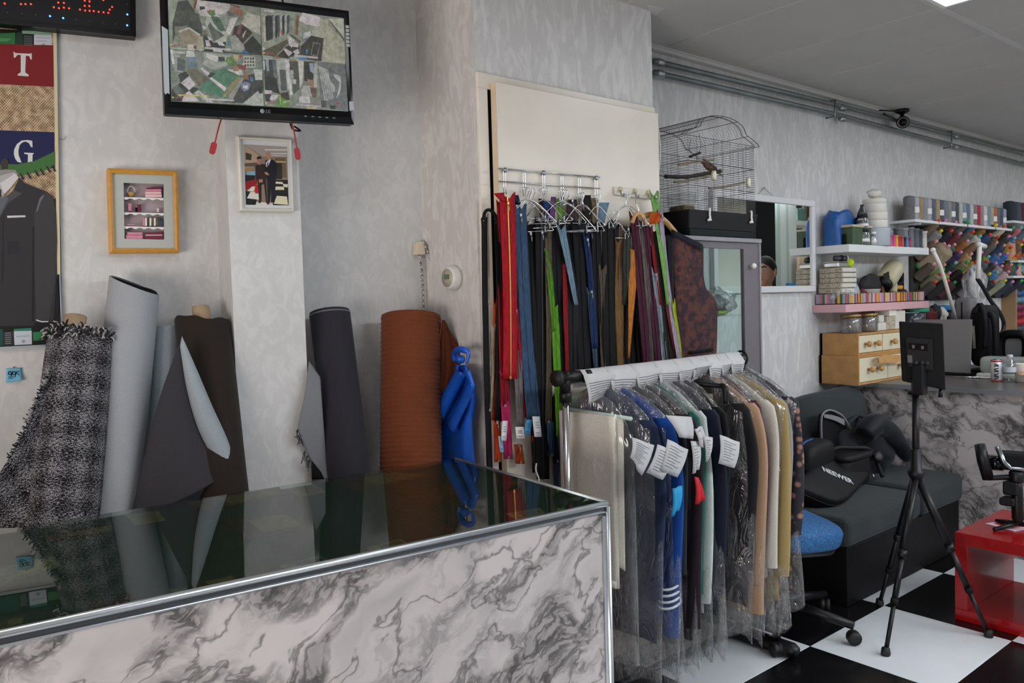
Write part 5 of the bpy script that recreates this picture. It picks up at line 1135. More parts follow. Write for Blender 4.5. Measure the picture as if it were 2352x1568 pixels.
# ================================================================= grey glass cabinet
CY = 2.225; cx1 = PY(1745, 552, CY).x; cx0 = 2.745; cz1 = 1.742
M('cab_grey', '#8f8d92', .45, var=.04); M('cab_dark', '#6c686d', .5, var=.05); glass('cab_glass', (.9, .95, .94), .8)
ca = thing('display_cabinet', 'grey framed glass display cabinet under the bird cage', 'cabinet', ((cx0+cx1)/2, CY+.18, 0))
bx = lambda n, a, c, m: obj(n, MB().box(a, c), m, ca)
o = bx('top_board', (cx0-.01, CY-.012, cz1-.02), (cx1+.0, 2.598, cz1), 'cab_grey'); bev(o, .002, 1)
bx('base', (cx0, CY, 0), (cx1-.01, 2.595, .45), 'cab_grey')
sw = PY(1745, 700, CY).x-PY(1708, 700, CY).x
d_ = obj('door', MB().box((cx1-sw, CY, .45), (cx1-.012, CY+.02, cz1-.022)).box((cx0, CY, .45), (cx0+.05, CY+.02, cz1-.022)).box((cx0+.05, CY, cz1-.05), (cx1-sw, CY+.02, cz1-.022)), 'cab_dark', ca)
obj('pane', MB().box((cx0+.05, CY+.008, .45), (cx1-sw, CY+.012, cz1-.05)), 'cab_glass', d_)
p = PY(1724, 611, CY-.002); obj('knob', MB().lathe([(.006, 0), (.006, .010), (.013, .014), (.014, .022), (.008, .028), (.001, .029)], 16, axisM(p, p+Vector((0, -1, 0)))), 'white_plastic', d_)
bx('edge_post', (cx1-.012, CY-.006, .45), (cx1, CY+.02, cz1-.02), 'cab_grey')
bx('side_pane', (cx1-.009, CY+.02, .45), (cx1-.005, 2.58, cz1-.022), 'cab_glass')
bx('back_post', (cx0+.25, 2.57, .45), (cx0+.29, 2.595, cz1-.02), 'cab_grey')
bx('shelf', (cx0+.01, CY+.025, 1.375), (cx1-.012, 2.57, 1.381), 'cab_glass')
film('film_bag', (1, 1, 1), .9, .1, .8, .2, 22)
pk = thing('plastic_bag', 'clear plastic bag of dark buttons on the cabinet shelf', 'bag', (3.2, 2.34, 1.383))
def blob(c, rx, ry, rz, seed, n=14, m=10, amp=.22):
    q = random.Random(seed); ph = [q.uniform(0, 6.3) for _ in range(6)]
    def f(u, v):
        a = 2*pi*u; b_ = pi*(v-.5); k = 1+amp*(.5*sin(3*a+ph[0])*cos(2*b_+ph[1])+.5*sin(5*a+ph[2]+3*b_)+.3*sin(7*b_+ph[3]))
        return Vector(c)+Vector((rx*k*cos(b_)*cos(a), ry*k*cos(b_)*sin(a), rz*(k*sin(b_))))
    return MB().grid(f, n, m, True)
c = Vector((3.21, 2.36, 1.445)); obj('film', blob(c, .13, .07, .062, 3, 20, 14), 'film_bag', pk)
o = obj('contents', blob(c+Vector((-.03, 0, -.015)), .09, .05, .045, 5, 16, 10, .4), M('dark_mix', '#3c3e46', .5, var=.5, vs=60), pk); o = obj('label', MB().cbox(tuple(c+Vector((-.03, -.055, -.05))), (.07, .01, .015), .003), M('lime_label', '#8fae3a', .5), pk)

# ================================================================= bird cage
gy0, gy1 = 2.205, 2.55; gx0 = PY(1583, 500, gy0).x; gx1 = PY(1733, 500, gy0).x
tz0, tz1 = cz1, PY(1733, 493, gy0).z; ez = PY(1733, 337, gy0).z; rz_ = PY(1658, 269, gy0).z
cg = thing('bird_cage', 'wire bird cage with curved roof and black tray on the cabinet', 'cage', ((gx0+gx1)/2, (gy0+gy1)/2, tz0))
M('cage_wire', '#4a4a4c', .4, .5); M('tray_black', '#0d0f12', .5, spec=.3); M('tray_teal', '#0f1a20', .5, spec=.3)
tz = tz0+.028
def taper(x0, x1, y0, y1, z0, z1, i0):
    vs = [(x0+i0, y0+i0, z0), (x1-i0, y0+i0, z0), (x1-i0, y1-i0, z0), (x0+i0, y1-i0, z0), (x0, y0, z1), (x1, y0, z1), (x1, y1, z1), (x0, y1, z1)]
    return MB().add(vs, [(3, 2, 1, 0), (4, 5, 6, 7), (0, 1, 5, 4), (1, 2, 6, 5), (2, 3, 7, 6), (3, 0, 4, 7)])
o = obj('tray', taper(gx0-.012, gx1+.012, gy0-.012, gy1+.012, tz, tz1, .012), 'tray_black', cg); bev(o, .004, 2)
o = obj('lower_tray', taper(gx0+.005, gx1-.005, gy0+.0, gy1, tz0+.001, tz, .006), 'tray_teal', cg); bev(o, .003, 2)
def wires(nm, segs, r=.0007):
    mb = MB()
    for s_ in segs: mb.tube(s_, r, 4, cap=False)
    return obj(nm, mb, 'cage_wire', cg, kind='stuff')
nh = 30; hz = [tz1+(ez-tz1)*i/nh for i in range(nh+1)]
V3 = Vector
wires('front_wires', [[V3((gx0, gy0, z)), V3((gx1, gy0, z))] for z in hz]+[[V3((gx0+(gx1-gx0)*i/8, gy0, tz1)), V3((gx0+(gx1-gx0)*i/8, gy0, ez))] for i in range(9)])
wires('back_wires', [[V3((gx0, gy1, z)), V3((gx1, gy1, z))] for z in hz[::2]]+[[V3((gx0+(gx1-gx0)*i/8, gy1, tz1)), V3((gx0+(gx1-gx0)*i/8, gy1, ez))] for i in range(9)], .0006)
for nm, X_ in (('left_wires', gx0), ('right_wires', gx1)):
    wires(nm, [[V3((X_, gy0, z)), V3((X_, gy1, z))] for z in hz]+[[V3((X_, gy0+(gy1-gy0)*i/6, tz1)), V3((X_, gy0+(gy1-gy0)*i/6, ez))] for i in range(7)])
rails = MB()
for z in (tz1, tz1+(ez-tz1)*.33, tz1+(ez-tz1)*.66, ez): rails.tube([(gx0, gy0, z), (gx1, gy0, z), (gx1, gy1, z), (gx0, gy1, z)], .0014, 5, closed=True)
obj('rails', rails, 'cage_wire', cg)
def roofp(t):       # ogee profile across the cage, t in 0..1
    s_ = abs(2*t-1); x = gx0-.03+(gx1-gx0+.06)*t; h = rz_-ez
    k = 1-s_
    if s_ < .62: z = ez+h*(.42+.58*sqrt(max(0, 1-(s_/.62)**2.2)))
    else: q = (1-s_)/.38; z = ez+h*.42*(q**.55 if q > 0 else 0)*(.75+.25*q)
    return x, z
prof = [roofp(i/32) for i in range(33)]
segs = []
for i in range(26):
    y = gy0-.01+(gy1-gy0+.02)*i/25; segs.append([V3((x, y, z)) for x, z in prof])
wires('roof_wires', segs, .0007)
rr = MB()
for k in (0, 5, 10, 16, 22, 27, 32): x, z = prof[k]; rr.tube([(x, gy0-.012, z), (x, gy1+.012, z)],   .0013, 5)
for y in (gy0-.012, gy0+.012, gy1): rr.tube([(x, y, z) for x, z in prof], .0016, 5)
obj('roof_ribs', rr, 'cage_wire', cg)
for px_, py_ in ((1630, 494), (1726, 500)):
    p = PY(px_, py_, gy0-.014); obj('clip', MB().tube(cat_rom([p+V3((.004, .006, .03)), p+V3((-.004, -.004, .026)), p, p+V3((.0, -.002, -.014)), p+V3((-.012, .0, -.022)), p+V3((.01, 0, -.02))], 4), .005, 6), 'white_plastic', cg)
M('perch_wood', '#9b8c74', .7, var=.15); M('branch', '#2e211b', .7, var=.3, vs=80)
def PI(x, y, Y_=2.36): return PY(x, y, Y_)
for pts, r, m in ((((1528, 405), (1575, 406), (1620, 399), (1655, 393)), .009, 'branch'), (((1548, 418), (1590, 413), (1632, 402)), .0055, 'perch_wood'), (((1558, 378), (1600, 371), (1640, 366)), .0055, 'perch_wood'), (((1628, 432), (1670, 427), (1710, 419)), .0055, 'perch_wood'), (((1584, 360), (1608, 351)), .006, 'branch')):
    obj('perch', MB().tube(cat_rom([PI(*q) for q in pts], 5), r, 8), m, cg)
for x, y in ((1634, 404), (1713, 420)):
    a = PI(x, y, 2.225); obj('perch_cap', MB().lathe([(.018, 0), (.024, .006), (.024, .018), (.016, .022)], 14, axisM(a, a+V3((.6, -.8, 0)))), M('cap_bone', '#e6e0cc', .5), cg)
obj('seed_cup', taper(2.90, 2.99, 2.30, 2.40, tz1+.004, tz1+.09, .008), film('cup_film', (.92, .93, .92), .6, .1, .1, .15, 8), cg)
obj('seed', MB().cbox((2.945, 2.345, tz1+.02), (.08, .09, .03), .006), M('seed_brown', '#6e5a44', .9, var=.3, vs=120), cg)
obj('swing', MB().tube(cat_rom([PI(1588, 318), PI(1583, 340), PI(1590, 358)], 4), .0012, 5).tube(cat_rom([PI(1606, 306), PI(1609, 335), PI(1606, 352)], 4), .0012, 5), 'cage_wire', cg)
# bird
bi = thing('bird', 'small brown bird perched inside the wire cage', 'bird', PI(1628, 396))
bt, bn = PI(1617, 374), PI(1640, 390)     # head end, tail root
ax = (bn-bt); up_ = V3((0, 0, 1))
pr = [(0, .006), (.12, .013), (.25, .0165), (.45, .019), (.65, .0185), (.85, .012), (1, .007)]
obj('body', MB().tube([bt+ax*t for t, _ in pr], [r for _, r in pr], 12), M('bird_brown', '#6b4a33', .8, var=.35, vs=90), bi)
obj('tail', MB().tube([bn-ax*.1, bn+ax*.35, bn+ax*.9], [.008, .006, .003], 6), M('bird_tail', '#8a7f70', .8), bi)
obj('wing', MB().grid(lambda u, v: bt+ax*(.25+.75*v)+V3((.0, -.019*sin(pi*(.25+.5*u)), .012-.022*u)), 5, 6), 'branch', bi)
obj('head', MB().ball(bt+V3((-.002, 0, .006)), (.0135, .0135, .0130), 12, 9), 'bird_brown', bi)
hb_ = bt+V3((-.012, -.004, .006)); obj('beak', MB().tube([hb_, hb_+V3((-.011, -.003, -.002))], [.004, .0008], 6), M('beak', '#b5672e', .5), bi)
obj('eye', MB().ball(bt+V3((-.006, -.0115, .009)), .0022, 8, 6), 'black_gloss', bi)
for s_ in (0, .008): obj('leg', MB().tube([bt+ax*.6+V3((s_, 0, -.014)), bt+ax*.55+V3((s_-.004, 0, -.034))], .0013, 5), 'beak', bi)

# ================================================================= pipes and security camera
M('pipe_grey', '#7c8484', .4, .6, var=.15, vs=8)
for nm, pts, lab in (('upper', ((1502, 140), (1930, 243), (2349, 352)), 'upper grey metal pipe along the wall under the ceiling'), ('lower', ((1502, 166), (1930, 265), (2349, 376)), 'lower grey metal pipe along the wall under the ceiling')):
    zs = [PY(x, y, YW-.045).z for x, y in pts]; z = sum(zs)/3; z0 = zs[0]; z1 = zs[2]
    t = thing('pipe', lab, 'pipe', (5, YW-.045, z), group='pipes under the ceiling')
    P0 = PY(*pts[0], YW-.045); P1 = PY(*pts[2], YW-.045); e = P1+(P1-P0)*.08; s_ = P0-(P1-P0)*.0
    obj('tube', MB().tube([s_+Vector((-.0, 0, 0)), PY(*pts[1], YW-.045), P1, e], .0135, 10), 'pipe_grey', t)
    for x in (1509, 1930, 2192, 2347):
        k = (PY(x, 200, YW-.045).x-P0.x)/(P1.x-P0.x); q = P0+(P1-P0)*k; q2 = q+Vector((.05, 0, 0)); obj('coupling', MB().tube([q, q+Vector((.008, 0, 0)), q+Vector((.04, 0, 0)), q2], [.0165, .019, .019, .0165], 10), 'steel', t)
for k, x in enumerate((1917, 2184)):
    a = PY(x, 243+(x-1930)*.26, YW-.045); b_ = PY(x, 265+(x-1930)*.265, YW-.045)
    tag(obj('pipe_clamp', MB().tube([a+Vector((-.02, .045, .02)), a+Vector((-.02, -.014, .022)), b_+Vector((-.02, -.014, -.02)), b_+Vector((-.02, .045, -.02))], .006, 6), 'chrome_dark'), ('dark clamp holding both pipes left of the security camera', 'dark clamp holding both pipes right of the security camera')[k], 'clamp', 'pipe clamps')
q = PZ(2072, 256, ZC-.012)
cc = thing('security_camera', 'small black security camera under the ceiling by the pipes', 'camera', q-Vector((0, 0, .09)))
obj('mount', MB().lathe([(.045, .012), (.045, -.004), (.03, -.012), (.013, -.02), (.012, -.045)], 18, Matrix.Translation(q)), 'black_plastic', cc)
b0 = q+Vector((-.01, -.01, -.075)); fdir = (CAMP-b0).normalized()
obj('housing', MB().tube([b0-fdir*.05, b0-fdir*.04, b0+fdir*.03, b0+fdir*.045], [.03, .042, .042, .036], 18), 'black_plastic', cc)
obj('lens', MB().tube([b0+fdir*.04, b0+fdir*.047], [.022, .018], 16), 'black_gloss', cc)
obj('lens_ring', MB().lathe([(.036, .0455), (.030, .048), (.026, .0455)], 18, axisM(b0, b0+fdir), cap=False), M('ring_grey', '#3a3a3c', .3), cc)
tag(obj('camera_cable', MB().tube(cat_rom([q+Vector((-.04, .0, -.003)), q+Vector((-.2, .06, -.006)), PY(2040, 255, YW-.02), PY(2030, 262, YW-.02), PY(2055, 272, YW-.05)], 5), .005, 6), 'black_rubber'), 'black cable running to the security camera', 'cable')
# ================================================================= garment rack
SC.cycles.transparent_max_bounces = 20
RY = 1.98; b0 = PY(1290, 861, RY); b1 = PY(1712, 827, RY); RZ = (b0.z+b1.z)/2; RX0, RX1 = b0.x, b1.x-.03
rk = thing('garment_rack', 'chrome and black garment rack in front of the closet door', 'rack', ((RX0+RX1)/2, RY, 0))
obj('top_bar', MB().tube([(RX0, RY, RZ), (RX1, RY, RZ)], .0135, 14), 'chrome', rk)
for X_, n in ((RX0+.015, 'left'), (RX1-.02, 'right')):
    obj('post', MB().tube([(X_, RY, .07), (X_, RY, RZ)], .0125, 14), 'chrome', rk)
    obj('elbow', MB().tube([(X_, RY, RZ-.085), (X_, RY, RZ-.055), (X_, RY, RZ-.05)], [.021, .021, .018], 14).tube([(X_, RY, RZ-.06), (X_, RY, RZ+.02)], .0185, 14), 'black_plastic', rk)
    obj('base_joint', MB().cbox((X_, RY, .065), (.045, .06, .06), .008), 'black_plastic', rk)
    obj('foot', MB().tube([(X_, RY-.262, .03), (X_, RY-.255, .032), (X_, RY-.235, .034), (X_, RY+.235, .034), (X_, RY+.255, .032), (X_, RY+.262, .03)], [.010, .022, .032, .032, .022, .01], 14), 'black_plastic', rk)
obj('end_sleeve', MB().tube([(RX0-.01, RY, RZ), (RX0+.1, RY, RZ)], .021, 14).tube([(RX0+.1, RY, RZ), (RX0+.125, RY, RZ)], .024, 14), 'black_plastic', rk)
obj('end_cap', MB().tube([(RX0-.03, RY, RZ), (RX0-.012, RY, RZ)], .028, 14), 'black_rubber', rk)
obj('end_ring', MB().tube([(RX1+.0, RY+.03*cos(a), RZ+.03*sin(a)) for a in [2*pi*i/18 for i in range(18)]], .005, 6, closed=True), 'black_plastic', rk)
obj('ring_collar', MB().tube([(RX1-.2, RY, RZ), (RX1-.165, RY, RZ)], .028, 14), 'black_plastic', rk)
obj('base_bar', MB().tube([(RX0+.015, RY, .062), (RX1-.02, RY, .062)], .014, 12), 'black_plastic', rk)
# paper tickets folded over the bar
M('ticket_paper', '#c3c3c4', .8, var=.05, vs=20)
GT = random.Random(8)
def paperstrip(x0, x1, front, tilt, lab, lift=.0):
    t = thing('paper_ticket', lab, 'ticket', ((x0+x1)/2, RY, RZ-front), group='paper tickets over the rack bar')
    tw = GT.uniform(-1, 1)
    def f(u, v):
        s_ = -.35+1.35*v      # arc position: back drop .. front drop
        x = x0+(x1-x0)*u+tilt*max(0, s_)
        R_b = .024+lift
        if s_ < 0: y = R_b; z = s_*.12
        elif s_ < .3: a = pi*s_/.3; y = R_b*cos(a); z = R_b*sin(a)
        else: q = (s_-.3)/.7; y = -R_b-.012*sin(q*2.5+u*2); z = -front*q*(1+.30*(u-.5)*tw+.05*sin(6*u+tw*9))
        return Vector((x, RY+y, RZ+z))
    o = obj('paper', MB().grid(f, 6, 16), 'ticket_paper', t); solid(o, .0008)
    mb = MB()
    for k in range(7):
        v = (.62+.05*k)
        mb.tube([f(u, v)+Vector((0, -.002, 0)) for u in (.08, .3, .52, .74, .9-.1*(k % 3))], .0009, 4)
    obj('print', mb, M('print_ink', '#55565a', .8), t)
labs = ['at the left end of the bar next to the black sleeve', 'second from the left end of the bar', 'third from the left end of the bar', 'fourth from the left end of the bar', 'in the middle of the bar, slightly raised', 'right of the middle of the bar', 'hanging down longest towards the right', 'just left of the black collar', 'at the right end past the black collar']
xs = [1340, 1398, 1455, 1508, 1552, 1590, 1625, 1650, 1672]; ws = [70, 66, 62, 60, 52, 46, 36, 28, 32]; fr_ = [.085, .10, .085, .085, .07, .05, .10, .06, .075]
for i in range(9):
    xa = PY(xs[i], 850, RY-.03).x; xb = PY(xs[i]+ws[i], 850, RY-.03).x
    paperstrip(xa, xb, fr_[i], [.02, .012, .02, .01, .015, -.01, 0, .01, .01][i], 'creased printed paper ticket '+labs[i], .0012*i)

# garments in plastic covers
film('garment_film', (1, 1, 1), 1.2, .12, 1.0, .05, 12)
GR = random.Random(5); film('dome_film', (1, 1, 1), 1.0, .12, .6, .05, 7)
def clothmat(name, col, **k): return fabric('cloth_'+name, col, None, 350, .8, .2, .15)
M('hanger_wire', '#b0b4b8', .25, 1)
def garment(X_, name, col, lab, cat='shirt', wn=.21, wf=.2, zt=None, zb=.35, zc=.16, ang=0.0, slope=.10, thick=.022, sleeve=True, sleeve_z=.55, cover=True, mat=None, trousers=False, th2=None, extra=None):
    zt = RZ-.055 if zt is None else zt; d = Vector((sin(ang), -cos(ang), 0)); nrm = Vector((cos(ang), sin(ang), 0)); C = Vector((X_, RY, 0)); ph = GR.uniform(0, 6)
    t = thing('hanging_garment', lab, cat, (X_, RY-.05, zc), group='garments in plastic on the rack')
    m = mat or clothmat(name, col)
    hk_ = [C+Vector((0, 0, RZ-.02))+d*.0, C+d*.018+Vector((0, 0, RZ+.0)), C+Vector((0, 0, RZ+.019)), C-d*.018+Vector((0, 0, RZ+.002))]
    obj('hanger_hook', MB().tube(cat_rom([C+Vector((0, 0, zt+.005)), C+Vector((0, 0, RZ-.03)), C+d*.019+Vector((0, 0, RZ)), C+Vector((0, 0, RZ+.018)), C-d*.019+Vector((0, 0, RZ)), C-d*.017+Vector((0, 0, RZ-.01))], 4), .0018, 6), 'hanger_wire', t)
    H = zt-zb
    def width(v, near):
        w_ = wn if near else wf; z = v*H
        if trousers: return w_*(1-.06*v)
        if z < slope: return .045+(w_-.045)*(z/slope)**.8
        return w_*(1+.05*sin(4*v+ph))
    def body(u, v):
        a = 2*pi*u; c_, s_ = cos(a), sin(a); z = zt-v*H-(0 if trousers else .0)
        w_ = width(v, c_ > 0); tk = thick*(.35 if v*H < .02 else 1)*(1+.35*sin(5*a+ph+2*v)*min(1, v*3))
        return C+d*(w_*c_)+nrm*(tk*s_)+Vector((0, 0, z+.008*sin(3*a+ph)*v))
    mb = MB().grid(body, 28, 26, True); n0 = 25*28; mb.f.append([n0+i for i in range(28)]); mb.m.append(0); mb.sm.append(False); mb.f.append([27-i for i in range(28)]); mb.m.append(0); mb.sm.append(False)
    obj('cloth', mb, m, t)
    if sleeve:
        for near in (True, False):
            w_ = wn if near else -wf; p0 = C+d*w_*.86+Vector((0, 0, zt-slope*.92)); p1 = C+d*w_*1.02+nrm*.004+Vector((0, 0, zt-slope-.22)); p2 = C+d*w_*.93+nrm*.008+Vector((0, 0, sleeve_z))
            path = cat_rom([p0, p1, p2], 6)
            def slv(u, v, path=path):
                i = min(int(v*(len(path)-1)+.5), len(path)-1); a = 2*pi*u; wv = .055*(1-.25*v)*(1+.12*sin(7*v+ph)) if v > .02 else .03
                return path[i]+d*(wv*cos(a))+nrm*(.020*sin(a)*(1+.3*sin(3*a+6*v)))
            obj('sleeve', MB().grid(slv, 14, 13, True), m, t)
    if cover:
        zt2 = zt+.02; Hc = zt2-zc
        def cov(u, v):
            a = 2*pi*u; c_, s_ = cos(a), sin(a); w0 = wn if c_ > 0 else wf; z = v*Hc
            w_ = (.03+(w0+.022-.03)*min(1, (z/(slope+.03)))**.7) if z < slope+.03 else w0+.022+.012*sin(6*v+ph)+.012*v
            tk = (thick+.014)*(.4 if z < .03 else 1)*(1+.3*sin(4*a+ph*2+3*v))
            return C+d*(w_*c_)+nrm*(tk*s_)+Vector((0, 0, zt2-z+.02*sin(5*a+ph)*v*v))
        obj('plastic_cover', MB().grid(cov, 30, 22, True), 'garment_film', t)
    return t, C, d, nrm
def gx(px): return PY(px, 905, RY).x
GL = {}
# cream trousers folded over a hanger, first on the rack
X0 = gx(1356)
tr = garment(X0, 'cream', '#e6e1d4', 'cream white trousers hung over a hanger, first on the rack', 'trousers', wn=.155, wf=.115, zt=1.075, zb=.55, zc=.20, trousers=True, sleeve=False, thick=.02, slope=.16, cover=False)
t, C, d, nrm = tr
obj('hanger_bar', MB().tube([C-d*.13+Vector((0, 0, 1.078)), C+d*.19+Vector((0, 0, 1.07))], .007, 8), M('bar_mint', '#c3d4cc', .4), t)
o = obj('trouser_leg', MB().grid(lambda u, v: C-nrm*(.03+.006*sin(6*u))+d*(-.125+.265*u)+Vector((0, 0, 1.075-.585*v)), 10, 14), 'cloth_cream', t); solid(o, .012)
o = obj('hem', MB().grid(lambda u, v: C-nrm*(.042+.006*sin(6*u))+d*(-.125+.265*u)+Vector((0, 0, .515-.022*v)), 8, 3), 'cloth_cream', t); solid(o, .006)
def dome(u, v):
    a = 2*pi*u; c_, s_ = cos(a), sin(a); w0 = .18 if c_ > 0 else .14; z = v*.92; w_ = .02+(w0)*min(1, z/.16)**.5; tk = (.045)*min(1, z/.08+.2)
    return C+d*(w_*c_)+nrm*(tk*s_)+Vector((0, 0, 1.155-z))
obj('plastic_cover', MB().grid(dome, 30, 26, True), 'dome_film', t)
specs = [
 (1384, 'slate', '#26304a', 'dark navy denim jacket in plastic, second on the rack', 'jacket', dict(zb=.30, zc=.15, sleeve_z=.45)),
 (1412, 'royal', '#12448f', 'royal blue track jacket with four white cuff stripes', 'jacket', dict(wn=.225, zb=.34, zc=.12, sleeve_z=.30, th2=1)),
 (1442, 'jeans', '#22262f', 'dark slate coat in plastic behind the royal blue jacket', 'coat', dict(zb=.25, zc=.13, wn=.20, sleeve_z=.5)),
 (1468, 'plum', '#241a20', 'shiny plum black coat in plastic', 'coat', dict(wn=.225, zb=.26, zc=.14, sleeve_z=.30)),
 (1490, 'teal', '#0e5a50', 'teal green blouse in plastic', 'blouse', dict(wn=.19, zb=.28, zc=.14, sleeve_z=.40)),
 (1510, 'mint', '#b9c4bf', 'pale mint dress in plastic with a red tag', 'dress', dict(wn=.20, zb=.32, zc=.16, sleeve_z=.36)),
 (1532, 'navy', '#171a2e', 'navy suit jacket in plastic in the middle of the rack', 'jacket', dict(wn=.215, zb=.30, zc=.15, sleeve_z=.38)),
 (1556, 'black', '#131316', 'black trousers set in plastic left of the beige ones', 'trousers', dict(wn=.18, zb=.24, zc=.16, sleeve_z=.5)),
 (1580, 'beige', '#a79c8c', 'beige trousers on a black clip hanger', 'trousers', dict(wn=.12, wf=.12, zb=.40, zc=.18, trousers=True, sleeve=False, zt=RZ-.11)),
 (1602, 'charcoal', '#1c1c20', 'charcoal jacket in plastic left of the tan coat', 'jacket', dict(wn=.20, zb=.28, zc=.15, sleeve_z=.42)),
 (1622, 'tan', '#a98a70', 'tan blush coat in plastic with wide cuff', 'coat', dict(wn=.225, zb=.24, zc=.14, sleeve_z=.26)),
 (1642, 'wine', '#4e1c2c', 'wine red dress in plastic behind the tan coat', 'dress', dict(wn=.19, zb=.26, zc=.15, sleeve_z=.45)),
 (1658, 'white', '#c4bfb4', 'off white shirt in plastic with bright collar', 'shirt', dict(wn=.215, zb=.36, zc=.15, sleeve_z=.40)),
 (1674, 'khaki', '#a08b5c', 'khaki yellow coat in plastic near the right end', 'coat', dict(wn=.22, zb=.24, zc=.14, sleeve_z=.35)),
 (1688, 'grey', '#8b8c8e', 'silver grey garment in plastic next to the right end', 'garment', dict(wn=.215, zb=.30, zc=.15, sleeve_z=.42)),
 (1702, 'flower', '#2a2730', 'dark floral printed dress in plastic, last on the rack', 'dress', dict(wn=.225, zb=.26, zc=.2, sleeve_z=.5)),
]
def flower(name):
    tt = NT(name); v = tt.coord(); vo = tt.n('ShaderNodeTexVoronoi'); vo.inputs['Scale'].default_value = 28; tt.l(v, vo.inputs['Vector']); n = tt.noise(v, 40, 3)
    c = tt.ramp(vo.outputs['Distance'], [(.2, srgb('#9a7468')), (.34, srgb('#6a4a44')), (.42, srgb('#24222b'))]); tt.base(c); tt.set(Roughness=.8); return name
flower('flower_cloth')
for i, (px_, nm, col, lab, cat_, kw) in enumerate(specs):
    if nm == 'flower': kw['mat'] = 'flower_cloth'
    kw['ang'] = GR.uniform(-.06, .10)
    GL[nm] = garment(gx(px_), nm, col, lab, cat_, **kw)
# details: stripes, cuff, clip hanger, collar
t, C, d, nrm = GL['royal']; st = MB()
M('stripe_white', '#cfd4d8', .6)
for k in range(4):
    z = .42+.022*k; st.tube([C+d*(.225*.945)-nrm*0+Vector((0, 0, z))+Vector((.0405*cos(a), .0405*sin(a), .012*cos(a))) for a in [2*pi*i/18 for i in range(18)]], .0045, 5, closed=True)
obj('cuff_stripes', st, 'stripe_white', t)
t, C, d, nrm = GL['tan']; obj('cuff', MB().grid(lambda u, v: C+d*(.205+.05*cos(2*pi*u))+nrm*(.022*sin(2*pi*u))+Vector((0, 0, .36-.11*v)), 16, 4, True), 'cloth_tan', t)
t, C, d, nrm = GL['beige']; kb = MB().tube([C-d*.2+Vector((0, 0, RZ-.075)), C+d*.16+Vector((0, 0, RZ-.075))], .009, 8).tube(cat_rom([C+d*.16+Vector((0, 0, RZ-.075)), C+d*.18+Vector((0, 0, RZ-.085)), C+d*.18+Vector((0, 0, RZ-.14))], 4), .011, 8)
obj('clip_hanger', kb, 'black_plastic', t)
t, C, d, nrm = GL['white']; o = obj('collar', MB().grid(lambda u, v: C+d*(.10*u-.02)-nrm*(.012+.02*sin(pi*u))+Vector((0, 0, RZ-.035-.055*v-.06*u)), 6, 4), 'cloth_white', t); solid(o, .003)
# paper slips pinned on the garments
def slip(px4, X_, lab, mat='ticket_paper', lines=8):
    q = [PY(x, y, 1.672) for x, y in px4]
    t = thing('paper_slip', lab, 'ticket', min(q, key=lambda p: p.z), group='paper slips on the garments')
    f = lambda u, v: (q[0]*(1-u)+q[1]*u)*(1-v)+(q[3]*(1-u)+q[2]*u)*v+Vector((0, -.010*sin(pi*v)*.6-.006*sin(2*pi*u), 0))
    o = obj('paper', MB().grid(f, 6, 6), mat, t); solid(o, .0006)
    if lines:
        mb = MB()
        for k in range(lines): v = .15+.75*k/lines; mb.tube([f(u, v)+Vector((-.001, -.003, 0)) for u in (.12, .4, .65, .85-.2*(k % 2))], .0007, 4)
        obj('print', mb, 'print_ink', t)
slip([(1452, 1004), (1503, 1022), (1474, 1092), (1447, 1050)], gx(1356)-.06, 'printed slip on the cream trousers, leftmost of the slips')
slip([(1510, 1020), (1552, 1038), (1522, 1102), (1484, 1085)], gx(1384)-.05, 'printed slip in the middle of the front three')
slip([(1533, 1008), (1581, 1032), (1556, 1096), (1512, 1078)], gx(1412)-.04, 'printed slip below the royal blue shoulder')
slip([(1528, 953), (1588, 957), (1592, 1008), (1560, 1004)], gx(1490)-.05, 'large blank cream slip on the teal blouse', lines=0)
slip([(1594, 985), (1612, 978), (1624, 1030), (1606, 1026)], gx(1510)-.05, 'narrow white slip beside the blank one', lines=2)
slip([(1586, 1012), (1608, 1014), (1606, 1078), (1590, 1088)], gx(1510)-.06, 'printed slip above the red tag')
slip([(1614, 1000), (1637, 1004), (1628, 1056), (1620, 1060)], gx(1532)-.05, 'small cream slip in the middle of the garments')
slip([(1653, 998), (1699, 1015), (1687, 1075), (1650, 1064)], gx(1602)-.05, 'printed cream slip at the charcoal jacket, rightmost of the slips')
slip([(1544, 1121), (1567, 1115), (1560, 1172), (1540, 1188)], gx(1442)-.06, 'bright sky blue paper tag hanging on the dark coat', M('tag_sky', '#1795c8', .6), 0)
slip([(1594, 1094), (1604, 1096), (1620, 1150), (1596, 1158)], gx(1510)-.07, 'bright red paper tag on the mint dress', M('tag_red', '#c4121a', .6), 0)
